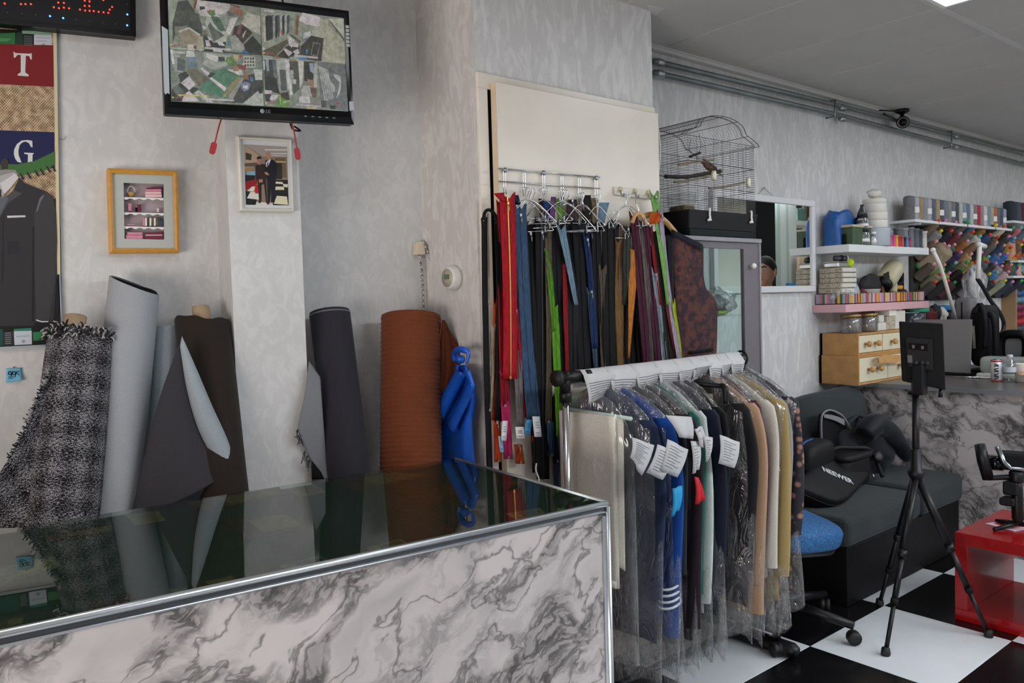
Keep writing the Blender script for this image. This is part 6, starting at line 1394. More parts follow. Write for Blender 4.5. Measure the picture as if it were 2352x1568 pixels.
# ================================================================= helpers for this side
def textobj(body, size, mat, parent, Mw, extrude=.0006, bold=False, shear=0):
    cu = bpy.data.curves.new('lettering', 'FONT'); cu.body = body; cu.size = size; cu.extrude = extrude; cu.align_x = 'CENTER'; cu.align_y = 'CENTER'; cu.shear = shear
    if bold: cu.offset = size*.02
    o = bpy.data.objects.new('lettering', cu); COL.objects.link(o)
    me = bpy.data.meshes.new_from_object(o.evaluated_get(bpy.context.evaluated_depsgraph_get()))
    bpy.data.objects.remove(o); me.materials.clear(); me.materials.append(MAT[mat])
    o = bpy.data.objects.new('lettering', me); COL.objects.link(o); o.parent = parent; o.matrix_local = _wm(parent).inverted() @ Mw; return o
def pillow(c, ex, ey, ez, puff=.5, n=12):
    """soft cushion: superellipsoid with half-extent vectors ex, ey, ez"""
    c = Vector(c); ex, ey, ez = Vector(ex), Vector(ey), Vector(ez); mb = MB()
    def sp(x, p): return math.copysign(abs(x)**p, x)
    def f(u, v):
        a = 2*pi*u; b_ = pi*(v-.5); return c+ex*(sp(cos(b_), .45)*sp(cos(a), .45))+ey*(sp(cos(b_), .45)*sp(sin(a), .45))+ez*(sp(sin(b_), puff))
    return mb.grid(f, 32, 17, True)
def rod(p, q, r, n=8): return MB().tube([p, q], r, n)
# ================================================================= sofa
fabric('sofa_cloth', '#2f3436', '#3d4446', 800, var=.2); M('sofa_base', '#050506', .55, spec=.3)
sf = thing('sofa', 'dark grey sofa with black base against the back wall', 'sofa', (4.17, 2.25, 0))
o = obj('base', MB().box((3.50, 1.86, .0), (4.74, 2.60, .285)), 'sofa_base', sf); bev(o, .006, 2)
for x0, x1, zt in ((3.46, 4.235, .425), (4.24, 4.76, .44)):
    o = obj('seat_cushion', MB().cbox(((x0+x1)/2, 2.20, (zt+.285)/2), (x1-x0, .72, zt-.285), .035, seg=3), 'sofa_cloth', sf)
for c, ex, lab in (((3.72, 2.42, .655), (.235, 0, .0), 0), ((4.36, 2.42, .665), (.385, .0, .012), 1)):
    obj('back_cushion', pillow(c, ex, (0, .085, -.02), (0, .05, .235), .42), 'sofa_cloth', sf)
# ================================================================= marble fronted desk
dx = 4.80; dk = thing('work_desk', 'work desk with grey marble laminate front behind the sofa', 'desk', (5.2, 1.9, 0))
M('desk_top', '#55504e', .3, var=.1)
obj('front_panel', MB().box((dx, .75, 0), (dx+.02, YW-.005, .895)), 'marble_desk', dk)
obj('desk_top', MB().box((dx-.03, .75, .895), (5.62, YW-.005, .92)), 'desk_top', dk)
obj('edge_trim', MB().box((dx-.036, .75, .893), (dx-.03, YW-.005, .921)), 'aluminium', dk)
obj('end_panel', MB().box((5.57, .75, 0), (5.59, YW-.005, .895)), 'cab_grey', dk)
ZD = .921
# ================================================================= bags on the sofa
M('bag_black', '#060607', .65, spec=.3, var=.2, vs=30, bump=.15, bs=300, bd=.001); M('bag_dark', '#0b0c0f', .6, spec=.3, var=.2, bump=.2, bs=40, bd=.004); fabric('navy_jacket', '#0a0f17', None, 200, .5, .3)
nb = thing('camera_bag', 'flat black zip bag with white lettering lying on the sofa', 'bag', (3.8, 2.1, .43))
BL, BR, TR, TL = PY(1828, 1108, 2.07), PY(1932, 1160, 1.965), PY(2012, 1078, 2.10), PY(1905, 1036, 2.22)
ex = ((BR-BL)+(TR-TL))/4; ey = ((TL-BL)+(TR-BR))/4; cc_ = (BL+BR+TR+TL)/4; nz = ex.cross(ey).normalized()
if nz.dot(CAMP-cc_) < 0: nz = -nz
obj('case', pillow(cc_-nz*.045, ex*1.02, ey*1.02, nz*.055, .3), 'bag_black', nb)
ring = [cc_+ex*(1.02*math.copysign(abs(cos(a))**.45, cos(a)))+ey*(1.02*math.copysign(abs(sin(a))**.45, sin(a)))-nz*.035 for a in [2*pi*i/48 for i in range(48)]]
obj('zipper_line', MB().tube(ring, .004, 6, closed=True), 'bag_dark', nb)
Mx = Matrix((ex.normalized(), (ey-ex.normalized()*ey.dot(ex.normalized())).normalized(), nz)).transposed().to_4x4(); Mx.translation = cc_+nz*.0125-ey*.05
textobj('NEEWER', .050, M('letter_white', '#c8ccd2', .5), nb, Mx, .0008, True)
zp = TR-nz*.03; obj('zip_pull', MB().tube([zp, zp+Vector((.005, -.012, -.035))], .005, 6), 'chrome', nb)
b2 = thing('shoulder_bag', 'square black shoulder bag behind the lettered bag on the sofa', 'bag', (4.13, 2.2, .43))
c = Vector((4.08, 2.20, .515)); obj('body', pillow(c, (.15, 0, 0), (0, .11, 0), (0, 0, .09), .35), 'bag_black', b2)
obj('flap', pillow(c+Vector((0, -.01, .085)), (.155, 0, 0), (0, .115, 0), (0, 0, .022), .5), 'bag_dark', b2)
obj('strap', MB().tube(cat_rom([c+Vector((-.15, 0, .09)), c+Vector((-.1, -.02, .13)), c+Vector((.0, -.06, .125)), c+Vector((.1, -.1, .11)), c+Vector((.2, -.09, .04)), c+Vector((.22, -.12, -.06))], 6), .012, 6), 'bag_dark', b2)
obj('buckle', MB().lathe([(.03, 0), (.034, .01), (.03, .02), (.012, .022)], 16, axisM(c+Vector((.2, -.1, .05)), c+Vector((.16, -.2, .09)))), 'black_plastic', b2)
b3 = thing('backpack', 'black backpack with grey edged mesh opening on the sofa', 'backpack', (3.98, 2.3, .43))
obj('body', pillow((3.80, 2.24, .56), (.17, .02, 0), (0, .10, 0), (0, -.02, .15), .5), 'bag_dark', b3)
ar = [PY(x, y, 2.27) for x, y in ((1887, 1008), (1886, 975), (1889, 952), (1902, 942), (1918, 945), (1938, 958), (1955, 990), (1974, 1024))]
obj('piping', MB().tube(cat_rom(ar, 5), .006, 7), M('grey_piping', '#7c7c80', .6), b3)
obj('mesh_panel', MB().poly([p+Vector((0, .012, 0)) for p in ar]+[PY(1920, 1030, 2.28)], .01, (0, -1, 0)), 'bag_black', b3)
o = obj('grey_band', MB().grid(lambda u, v: PY(1893+47*u, 951-3*sin(pi*u)+12*u+(8+6*u)*v, 2.262), 6, 3), 'grey_piping', b3)
o = obj('lower_band', MB().grid(lambda u, v: PY(1920+48*u, 1032-5*u+8*v, 2.255), 5, 3), 'grey_piping', b3)
obj('blue_seam', MB().tube(cat_rom([PY(1830, 1036, 2.15), PY(1848, 1016, 2.15), PY(1866, 1008, 2.16)], 4), .005, 6), M('seam_blue', '#1c4f96', .5), b3)
jk = thing('puffer_jacket', 'crumpled dark navy jacket heaped at the right end of the sofa', 'jacket', (4.5, 2.25, .44))
obj('cloth', blob((4.42, 2.27, .58), .25, .17, .165, 21, 40, 26, .16), 'navy_jacket', jk); obj('sleeve', MB().tube(cat_rom([PY(1985, 1000, 2.15), PY(2010, 975, 2.14), PY(2050, 1000, 2.12), PY(2085, 1050, 2.1)], 6), [.05, .055, .06, .06, .065, .065, .065, .065, .065, .06, .06, .058, .055, .05, .045, .045, .045, .04, .035], 10), 'navy_jacket', jk)
# ================================================================= light panel on tripod
tp = thing('tripod', 'tall black camera tripod standing on the white floor tile', 'tripod', (3.46, 1.53, 0))
F = [Vector((3.63, 1.775, .012)), Vector((3.135, 1.51, .012)), Vector((3.615, 1.303, .012))]
hc = Vector((3.46, 1.53, PY(2112, 1083, 1.53).z))
for p in F:
    a = hc+(p-hc).normalized()*.03; m1 = a+(p-a)*.45; m2 = a+(p-a)*.72
    l = obj('leg', MB().tube([a, m1], .0165, 10).tube([m1-(p-a)*.03, m1+(p-a)*.015], .019, 10).tube([m1, m2], .0125, 10).tube([m2, p], .0095, 8), 'black_plastic', tp)
    obj('rubber_foot', MB().lathe([(.016, 0), (.019, .006), (.016, .03), (.010, .034)], 12, Matrix.Translation((p.x, p.y, 0))), 'black_rubber', l)
    obj('clamp', MB().tube([m2-(p-a)*.02, m2+(p-a)*.012], .016, 8), 'black_matte', l)
obj('spider', MB().lathe([(.018, -.03), (.030, -.012), (.034, .006), (.022, .016), (.021, .10), (.018, .105)], 16, Matrix.Translation(hc)), 'black_plastic', tp)
ptop = Vector((3.46, 1.53, PY(2112, 895, 1.53).z))
obj('centre_column', MB().tube([hc-Vector((0, 0, .05)), ptop], .0145, 12), 'black_plastic', tp)
obj('head', MB().lathe([(.016, 0), (.032, .005), (.032, .018), (.018, .022), (.018, .07), (.026, .075)], 14, Matrix.Translation(ptop-Vector((0, 0, .02)))), 'black_plastic', tp)
pn = Vector((.90, .435, 0)).normalized(); pc = pn.dot(Vector((3.46, 1.53, 0)))-.01
def PF(x, y, o=0): return onp(x, y, pn, pc-o)
lp = thing('video_light', 'flat black video light panel seen from behind on the tripod', 'lamp', PF(2112, 895, -.02))
q4 = [(2065, 738), (2166, 743), (2172, 896), (2072, 875)]
o = obj('panel', MB().poly([PF(*p) for p in q4], .03, -pn), M('light_black', '#070708', .65, spec=.2), lp); bev(o, .005, 2)
o = obj('control_box', MB().poly([PF(*p, .022) for p in ((2079, 774), (2142, 779), (2144, 852), (2085, 843))], .024, -pn), M('box_black', '#0c0c0e', .6, spec=.25), lp); bev(o, .004, 2)
for nm, q, m in (('display_window', ((2086, 787), (2130, 790), (2131, 806), (2087, 802)), 'black_gloss'), ('label', ((2084, 815), (2095, 816), (2096, 833), (2085, 832)), M('label_grey', '#4c4a52', .5)), ('groove', ((2070, 742), (2150, 748), (2150, 752), (2070, 746)), 'black_matte'), ('groove', ((2078, 868), (2160, 884), (2160, 887), (2078, 871)), 'black_matte')):
    obj(nm, MB().poly([PF(*p, .024 if nm in ('display_window', 'label') else .002) for p in q], .002, -pn), m, lp)
for x in (2104, 2118, 2129): a = PF(x, 833, .02); obj('dial', MB().lathe([(.009, 0), (.009, .012), (.006, .014)], 12, axisM(a, a-pn)), 'black_rubber', lp)
obj('display_digits', MB().poly([PF(*p, .0265) for p in ((2095, 792), (2101, 792.5), (2101, 800), (2095, 799.5))], .0003, -pn).poly([PF(*p, .0265) for p in ((2116, 794), (2122, 794.5), (2122, 802), (2116, 801.5))], .0003, -pn), 'label_grey', lp, kind='stuff')
a = PF(2112, 860, .012); obj('mount_block', MB().cbox(tuple(a-Vector((0, 0, .02))), (.05, .05, .13), .006), 'black_plastic', lp)
a = PF(2160, 893, -.015); obj('side_knob', MB().tube([a, a-Vector((0, 0, .035))], [.006, .01], 8), 'black_plastic', lp)
# ================================================================= red table with camera gimbal
M('red_lacquer', '#8e070d', .22, coat=.2); 
rt = thing('red_table', 'glossy red open cube side table at the right edge', 'table', (3.98, 1.19, 0))
tx0, tx1, ty0, ty1, th_, w = 3.71, 4.26, .92, 1.475, .395, .052
for nm, a, b_ in (('top', (tx0, ty0, th_-w), (tx1, ty1, th_)), ('bottom', (tx0, ty0, 0.001), (tx1, ty1, w)), ('side', (tx0, ty1-w, w), (tx1, ty1, th_-w)), ('side', (tx0, ty0, w), (tx1, ty0+w, th_-w))):
    o = obj(nm, MB().box(a, b_), 'red_lacquer', rt); bev(o, .002, 2)
gb = thing('camera_gimbal', 'black handheld camera gimbal standing on the red table', 'gimbal', (3.96, 1.24, th_))
def PG(x, y, k=0): return onp(x, y, (.94, .34, 0), .94*3.95+.34*1.25+k)
hb_ = PG(2338, 1205); hb_.z = th_+.03
for e in ((-.16, .07), (.10, .12), (.06, -.17)): obj('leg', MB().tube([hb_, Vector((hb_.x+e[0]*.6, hb_.y+e[1]*.9, th_+.008))], [.012, .009], 8), 'black_plastic', gb)
ht = PG(2335, 1095); obj('handle', MB().tube([hb_-Vector((0, 0, .01)), hb_.lerp(ht, .1), hb_.lerp(ht, .75), ht], [.016, .024, .023, .02], 12), 'black_plastic', gb)
obj('motor', MB().lathe([(.028, -.02), (.03, -.015), (.03, .02), (.026, .025)], 16, Matrix.Translation(ht)), 'black_plastic', gb)
obj('grip_block', MB().cbox(tuple(PG(2318, 1150)), (.07, .06, .035), .006).cbox(tuple(PG(2325, 1120)), (.06, .06, .06), .006), 'bag_dark', gb)
obj('arm', MB().tube([ht, PG(2300, 1096), PG(2272, 1098), PG(2262, 1080)], .012, 10), 'black_plastic', gb)
obj('arm_motor', MB().tube([PG(2270, 1100), PG(2258, 1055), PG(2250, 1020)], [.024, .026, .022], 12), 'black_plastic', gb)
obj('camera_plate', MB().tube([PG(2290, 1025), PG(2305, 1060), PG(2322, 1075), PG(2356, 1078)], .012, 8), 'chrome_dark', gb)
o = obj('camera_body', MB().cbox(tuple(PG(2340, 1058, .05)), (.10, .15, .075), .01, Matrix.Rotation(.3, 4, 'Z')), 'black_matte', gb)
ca_ = PG(2305, 1065, .03); obj('lens', MB().tube([ca_+Vector((-.01, .06, 0)), ca_], [.034, .032], 14), 'black_gloss', gb)
fl_ = thing('leaflet', 'pink and white leaflet lying on the red table', 'leaflet', (3.98, 1.33, th_))
o = obj('paper', MB().poly([Vector((x, y, th_+.004)) for x, y in ((3.93, 1.43), (4.10, 1.36), (4.04, 1.24), (3.89, 1.30))], .003, (0, 0, 1)), M('leaf_pink', '#d8b7c8', .5), fl_); obj('print', MB().poly([Vector((x, y, th_+.0045)) for x, y in ((3.95, 1.405), (4.05, 1.36), (4.01, 1.28), (3.925, 1.32))], .0004, (0, 0, 1)), M('leaf_red', '#b0242c', .5), fl_)
# ================================================================= blue office chair
def meshcloth(name, col):
    t = NT(name); v = t.coord((1, 1, 1)); vo = t.n('ShaderNodeTexVoronoi'); vo.inputs['Scale'].default_value = 110; t.l(v, vo.inputs['Vector'])
    c = srgb(col); t.base(t.ramp(vo.outputs['Distance'], [(.2, c), (.5, tuple(x*.45 for x in c))])); t.set(Roughness=.7); t.bump(vo.outputs['Distance'], .4, .004); return name
meshcloth('chair_blue', '#2c74b4')
ch = thing('office_chair', 'office chair with blue mesh seat and black star base', 'chair', (3.04, 1.96, 0))
sc_ = Vector((3.08, 1.95, .465))
obj('seat', pillow(sc_, (.225, 0, -.035), (0, .215, .045), (.012, -.012, .062), .55), 'chair_blue', ch)
obj('seat_shell', pillow(sc_-Vector((0, 0, .045)), (.20, 0, -.035), (0, .19, .045), (.006, -.006, .035), .6), 'black_plastic', ch)
obj('gas_lift', MB().lathe([(.028, .10), (.028, .24), (.018, .245), (.018, .43)], 14, Matrix.Translation((sc_.x, sc_.y, 0))), 'black_plastic', ch)
for k in range(5):
    a = -.12+2*pi*k/5; d_ = Vector((cos(a), sin(a), 0)); hub = Vector((sc_.x, sc_.y, .115))
    e = hub+d_*.31+Vector((0, 0, -.035)); l = obj('base_leg', MB().tube([hub, hub+d_*.15+Vector((0, 0, -.012)), e], [.026, .022, .017], 10), 'black_plastic', ch)
    obj('caster', MB().lathe([(.026, -.022), (.029, -.015), (.029, -.004), (.02, 0), (.029, .004), (.029, .015), (.026, .022)], 16, Matrix.Translation((e.x, e.y, .03)) @ Matrix.Rotation(a+.6, 4, 'Z') @ Matrix.Rotation(pi/2, 4, 'X')), 'black_rubber', l)
# ================================================================= wall shelves
def shelf(nm, lab, x0, x1, y0, z0, z1, m):
    o = obj(nm, MB().box((x0, y0, z0), (x1, YW-.001, z1)), m); bev(o, .002, 1); tag(o, lab, 'shelf', 'wall shelves'); return o
M('shelf_pink', '#d7a9b0', .45); M('shelf_white', '#dfe1e2', .4); M('shelf_wood', '#b98652', .5, var=.15)
SX0, SX1, SY = 4.557, 5.63, 2.395
shelf('wall_shelf', 'white wall shelf carrying jars, reels and boxes', SX0, SX1, SY, 1.716, 1.762, 'shelf_white')
shelf('wall_shelf', 'pink wall shelf carrying the striped tray', SX0-.045, SX1, SY, 1.357, 1.405, 'shelf_pink')
ZS = 1.763; ZP = 1.406
def PS(x, y, Y_=2.44): return PY(x, y, Y_)
def cyl(c, prof, n=18): return MB().lathe(prof, n, Matrix.Translation(c))
# --- white shelf
bb = thing('blue_bag', 'crumpled blue plastic bag at the left end of the white shelf', 'bag', (4.66, 2.53, ZS))
def bagf(u, v):
    a = 2*pi*u; k = 1+.06*sin(5*a+4*v); h = .21*v; s_ = 1-.25*max(0, v-.75)/.25
    return Vector((4.715+.13*k*s_*math.copysign(abs(cos(a))**.6, cos(a)), 2.53+.06*k*s_*math.copysign(abs(sin(a))**.6, sin(a)), ZS+.001+h+.01*sin(3*a)*v))
mb = MB().grid(bagf, 24, 12, True); n0 = 11*24; mb.f.append([n0+i for i in range(24)]); mb.m.append(0); mb.sm.append(True)
obj('film', mb, M('bag_blue', '#1c5aa0', .4, var=.2, vs=15, bump=.4, bs=20, bd=.01), bb)
gbx = thing('green_box', 'small green wooden box with pale lid on the white shelf', 'box', (4.75, 2.45, ZS))
o = obj('body', MB().box((4.63, 2.41, ZS), (4.86, 2.50, ZS+.105)), M('box_green', '#3c5238', .6, var=.15), gbx); bev(o, .002, 1)
o = obj('lid', MB().box((4.622, 2.403, ZS+.105), (4.868, 2.505, ZS+.12)), M('lid_cream', '#b9b29c', .6), gbx); bev(o, .002, 1)
rl = thing('small_reel', 'small black and white reel standing on the green box', 'reel', (4.80, 2.46, ZS+.12)); a = Vector((4.79, 2.45, ZS+.15)); obj('flange', MB().lathe([(.028, -.014), (.028, -.01), (.016, -.01), (.016, .01), (.028, .01), (.028, .014)], 16, axisM(a, a+Vector((-.5, -.8, 0)))), 'black_plastic', rl); obj('disc', MB().lathe([(.02, .0145), (.02, .016)], 14, axisM(a, a+Vector((-.5, -.8, 0)))), 'white_plastic', rl)
M('ribbon_white', '#d9d6ce', .6, var=.06); M('ribbon_grey', '#aab2ba', .5)
zz = ZS
for k, (r, h, m, lab) in enumerate(((.092, .115, 'ribbon_grey', 'wide pale grey tub at the bottom of the reel stack'), (.078, .05, 'ribbon_white', 'white ribbon reel, lowest above the grey tub'), (.078, .05, 'ribbon_white', 'white ribbon reel, second above the grey tub'), (.074, .055, 'ribbon_white', 'white ribbon reel, third above the grey tub'), (.07, .03, 'ribbon_white', 'topmost white ribbon reel with loose end'))):
    o = obj('ribbon_reel', cyl((5.02, 2.47, zz+.0005), [(r*.97, 0), (r, .004), (r, h-.006), (r*.97, h-.001), (r*.4, h-.001)], 26), m); tag(o, lab, 'reel', 'stacked white reels on the shelf'); zz += h
o = obj('ribbon_end', blob((4.985, 2.45, zz+.03), .055, .035, .026, 9, 16, 10, .3), 'ribbon_white'); tag(o, 'loose crumpled ribbon on top of the reel stack', 'ribbon')
film('jar_film', (.9, .93, .95), .8, .06, .1, .12, 8)
def jar(px_, y0, Yj, r, h, lidm, lab, zbase=None, capm=None, body='jar_film', fill=None):
    p = PS(px_, 560, Yj); z = ZS if zbase is None else zbase; t = thing('jar', lab, 'jar', (p.x, Yj, z), group='jars on the shelves')
    obj('glass', cyl((p.x, Yj, z+.001), [(r*.95, 0), (r, .006), (r, h*.72), (r*.8, h*.82), (r*.8, h*.84)], 18), body, t)
    obj('lid', cyl((p.x, Yj, z+h*.84), [(r*.86, 0), (r*.86, h*.16), (r*.8, h*.17)], 18), lidm, t)
    if fill: obj('contents', cyl((p.x, Yj, z+.004), [(r*.85, 0), (r*.88, h*.4), (r*.7, h*.6)], 14), fill, t)
    obj('label', cyl((p.x, Yj, z+h*.2), [(r*1.01, 0), (r*1.01, h*.2)], 18), 'white_plastic', t)
    return p
M('glass_dk', '#3c4148', .2)
jar(1982, 563, 2.425, .040, .095, 'black_plastic', 'dark glass jar at the front of the white shelf', fill='glass_dk')
p = jar(1981, 525, 2.425, .036, .085, 'black_plastic', 'dark glass jar stacked on another jar', zbase=ZS+.096, fill='glass_dk')
o = obj('bottle_cone', cyl((p.x, 2.425, ZS+.182), [(.03, 0), (.026, .02), (.012, .05), (.012, .065)], 16), 'glass_dk'); tag(o, 'dark pointed cap on top of the stacked jars', 'cap')
jar(2004, 563, 2.43, .026, .085, 'white_plastic', 'small clear jar with white lid right of the dark jars', fill='white_plastic')
jar(2014, 563, 2.43, .022, .075, 'white_plastic', 'narrow clear jar with white lid beside the spools', fill='cab_grey')
for px_, y0, w_, h_, m, lab in ((1943, 548, .022, .065, 'black_matte', 'small black bottle by the green box'), (1952, 555, .03, .035, 'white_plastic', 'small white cup by the green box'), (1963, 540, .03, .095, M('ochre', '#a88c5c', .5), 'ochre spool by the dark jars'), (2001, 520, .02, .20, 'black_matte', 'slim black box behind the jars'), (2010, 530, .05, .14, 'ribbon_white', 'white carton behind the jars'), (2032, 540, .06, .10, 'cab_grey', 'grey carton behind the bright spools'), (2050, 530, .04, .15, M('jar_brown', '#8a7658', .5), 'brown jar with clear lid')):
    p = PS(px_, 560, 2.45); o = obj('small_item', cyl((p.x, 2.46 if h_ < .1 else 2.52, ZS), [(w_*.5, 0), (w_*.5, h_*.8), (w_*.42, h_*.84), (w_*.42, h_)], 14), m); tag(o, lab, 'container')
SP = random.Random(2)
def spoolmesh(r, h, m, top=None):
    mb = MB(); mb.lathe([(r, 0), (r, h*.08), (r*.84, h*.1), (r*.84, h*.9), (r, h*.92), (r, h)], 14); return mb
for i, (px_, col, h_) in enumerate(((2024, '#d98a2c', .07), (2030, '#d07aa0', .07), (2037, '#e0b030', .07), (2045, '#c95f96', .072), (2052, '#d44f86', .072), (2058, '#dfae2a', .072), (2064, '#a83a44', .07), (2071, '#c24a4a', .07), (2076, '#2c2a28', .06), (2082, '#3f90b8', .07), (2088, '#a8325c', .065))):
    p = PS(px_, 560, 2.42); o = obj('thread_spool', spoolmesh(.0155, h_, 0), M('spool_'+col[1:], col, .6), None, local=True); o.location = (p.x, 2.42, ZS+.0005)
    nm = ['orange', 'rose pink', 'amber', 'pink', 'deep pink', 'yellow', 'brick red', 'red', 'black', 'sky blue', 'crimson'][i]; tag(o, nm+' small thread spool standing in the row on the white shelf', 'spool', 'small spools on the white shelf')
for i, (px_, col, h_) in enumerate(((2068, '#6d6f74', .13), (2080, '#8e9298', .13), (2094, '#74777e', .14), (2106, '#5c6068', .135), (2114, '#3e434c', .13), (2124, '#c9c7c0', .12))):
    p = PS(px_, 560, 2.46); o = obj('thread_cone', spoolmesh(.033, h_, 0), M('spool_'+col[1:], col, .7, var=.2, vs=60), None, local=True); o.location = (p.x, 2.475, ZS+.0005)
    tag(o, ['grey', 'light grey', 'mid grey', 'slate grey', 'dark slate', 'white paper'][i]+' large thread cone behind the small spools', 'cone', 'large cones on the white shelf')
# --- pink shelf: striped tray
def stripes(name):
    t = NT(name); v = t.coord(); sx = t.n('ShaderNodeSeparateXYZ'); t.l(v, sx.inputs[0])
    s_ = t.math('ADD', sx.outputs[0], t.math('MULTIPLY', sx.outputs[1], -1.0)); k = t.math('FLOOR', t.math('MULTIPLY', s_, 62)); wn = t.n('ShaderNodeTexWhiteNoise', noise_dimensions='1D'); t.l(k, wn.inputs['W'])
    r = t.n('ShaderNodeValToRGB'); r.color_ramp.interpolation = 'CONSTANT'; e = r.color_ramp.elements
    cols = ['#c8a02a', '#b8788a', '#3f5a3c', '#c4356a', '#8a8890', '#d0953a', '#c9a0b0', '#4a6a4c', '#d45a5a', '#7a2c38', '#9aa0b8', '#d0b048']
    while len(e) < len(cols): e.new(.5)
    for i, c in enumerate(cols): e[i].position = i/len(cols); e[i].color = (*srgb(c), 1)
    t.l(wn.outputs['Value'], r.inputs[0]); t.base(r.outputs[0]); t.set(Roughness=.5); return name
stripes('striped_card')
ty = thing('striped_tray', 'long tray with colourful vertical stripes on the pink shelf', 'tray', (5.05, 2.49, ZP))
x0, x1, y0, y1 = SX0-.02, SX1-.03, SY+.02, YW-.012
obj('front', MB().box((x0, y0, ZP), (x1, y0+.006, ZP+.062)), 'striped_card', ty); obj('side', MB().box((x0, y0+.006, ZP), (x0+.006, y1, ZP+.062)), 'striped_card', ty); obj('side', MB().box((x1-.006, y0+.006, ZP), (x1, y1, ZP+.062)), 'striped_card', ty)
obj('bottom', MB().box((x0, y0, ZP), (x1, y1, ZP+.004)), 'cardboard', ty)
ZI = ZP+.005
def ornate(name):
    t = NT(name); v = t.coord(); n = t.noise(v, 45, 3, .5, 1.5); t.base(t.ramp(n, [(.44, srgb('#b8ad98')), (.5, srgb('#5c5044')), (.55, srgb('#c0b6a2'))])); t.set(Roughness=.6); return name
ornate('ornate_card'); M('page_white', '#cfcbc2', .7, var=.05)
for k in range(7):
    z = ZI+k*.031; dx_ = SP.uniform(-.008, .008); t = thing('notebook', ['lowest', 'second lowest', 'third', 'fourth', 'fifth', 'sixth', 'topmost'][k]+' ornate cream box in the stack on the pink shelf', 'box', (4.64, 2.51, z), group='ornate boxes in a stack')
    o = obj('cover', MB().box((4.55+dx_, 2.44, z), (4.72+dx_, 2.585, z+.0295)), 'ornate_card', t); bev(o, .002, 1); obj('pages', MB().box((4.556+dx_, 2.4355, z+.004), (4.715+dx_, 2.4398, z+.026)), 'page_white', t)
zt_ = ZI+7*.031
t = thing('metal_tin', 'flat silver tin on top of the ornate boxes', 'tin', (4.62, 2.5, zt_)); o = obj('body', MB().cbox((4.62, 2.51, zt_+.016), (.13, .1, .03), .006), 'aluminium', t); obj('lid', MB().cbox((4.62, 2.51, zt_+.0335), (.134, .104, .004), .001), 'chrome', t)
a = Vector((4.70, 2.47, zt_+.0285)); o = obj('tennis_ball', MB().ball(a, .028, 16, 12), M('ball_lime', '#b8d020', .8, bump=.3, bs=300)); tag(o, 'lime yellow ball on top of the ornate boxes', 'ball')
for k, (x, lab) in enumerate(((4.60, 'dark spool lying on the silver tin, left one'), (4.66, 'dark spool with white label lying on the silver tin, right one'))):
    a = Vector((x, 2.49, zt_+.056)); t = thing('bobbin', lab, 'bobbin', (x, 2.49, zt_+.036)); obj('thread', MB().lathe([(.017, -.022), (.017, .022)], 14, axisM(a, a+Vector((.8, -.5, 0)))), 'glass_dk', t); obj('flange', MB().lathe([(.02, .022), (.02, .027), (.004, .027)], 14, axisM(a, a+Vector((.8, -.5, 0)))), 'white_plastic' if k else 'black_plastic', t)
# crumpled plastic packets and small goods in the tray
film('packet_film', (.95, .97, 1), 1.0, .12, .9, .3, 25)
def lump(nm, px_, py_, r, m, lab, cat, seed, Y_=2.47, amp=.25, z=None):
    p = PS(px_, py_, Y_); z = ZI if z is None else z
    o = obj(nm, blob((p.x, Y_, z+r[2]), *r, seed, 20, 12, amp), m); tag(o, lab, cat); return o
lump('plastic_packet', 1935, 670, (.09, .05, .05), 'packet_film', 'shiny clear plastic packet beside the ornate boxes', 'packet', 31)
lump('plastic_packet', 1955, 665, (.06, .045, .06), M('packet_grey', '#9aa4b0', .25, var=.3, vs=30), 'grey plastic packet right of the shiny one', 'packet', 32)
lump('mesh_pouch', 2000, 655, (.13, .05, .075), M('mesh_dark', '#2a282c', .8, var=.3, vs=120), 'dark mesh pouch leaning on the wall above the tray', 'pouch', 33, 2.53, .1, ZI+.03)
lump('red_cloth', 1985, 678, (.12, .04, .04), M('cloth_dkred', '#5c1620', .8, var=.2), 'dark red cloth heap in the striped tray', 'cloth', 34, 2.50)
lump('red_cloth', 2055, 675, (.10, .04, .045), 'cloth_dkred', 'second dark red cloth heap by the black lid', 'cloth', 35, 2.50)
p = PS(2015, 672, 2.45); t = thing('white_basket', 'small white plastic basket in the striped tray', 'basket', (p.x, 2.505, ZI)); o = obj('body', MB().lathe([(.05, 0), (.062, .07), (.066, .072), (.06, .07), (.048, .006), (.001, .006)], 18, Matrix.Translation((p.x, 2.505, ZI+.01)) @ Matrix.Scale(1.5, 4, (1, 0, 0))), 'white_plastic', t)
hd = thing('hair_dryer', 'cream hair dryer standing on its nose above the striped tray', 'hair dryer', (5.25, 2.5, ZI))
a, b_ = PS(2030, 650, 2.49), PS(2056, 612, 2.49); obj('barrel', MB().tube([a, a.lerp(b_, .15), a.lerp(b_, .8), b_, b_+(b_-a)*.1], [.06, .068, .066, .058, .035], 18), M('dryer_cream', '#b5ad90', .4), hd)
obj('nozzle', MB().tube([a+(a-b_)*.02, a.lerp(b_, -.18)], [.06, .052], 16), 'black_plastic', hd); obj('handle', MB().tube(cat_rom([a.lerp(b_, .3), PS(2052, 655, 2.47), PS(2050, 672, 2.46)], 5), .026, 12), M('dryer_cream2', '#a9a184', .4), hd)
obj('badge', MB().cbox(tuple(PS(2036, 634, 2.415)), (.075, .004, .045), .001, Matrix.Rotation(-.25, 4, 'Y')), 'black_plastic', hd)
p = PS(2026, 660, 2.5); o = obj('wooden_block', MB().cbox((p.x, 2.5, ZI+.07), (.055, .04, .14), .004), M('block_brown', '#7c5c38', .6)); tag(o, 'brown wooden block beside the hair dryer', 'block')
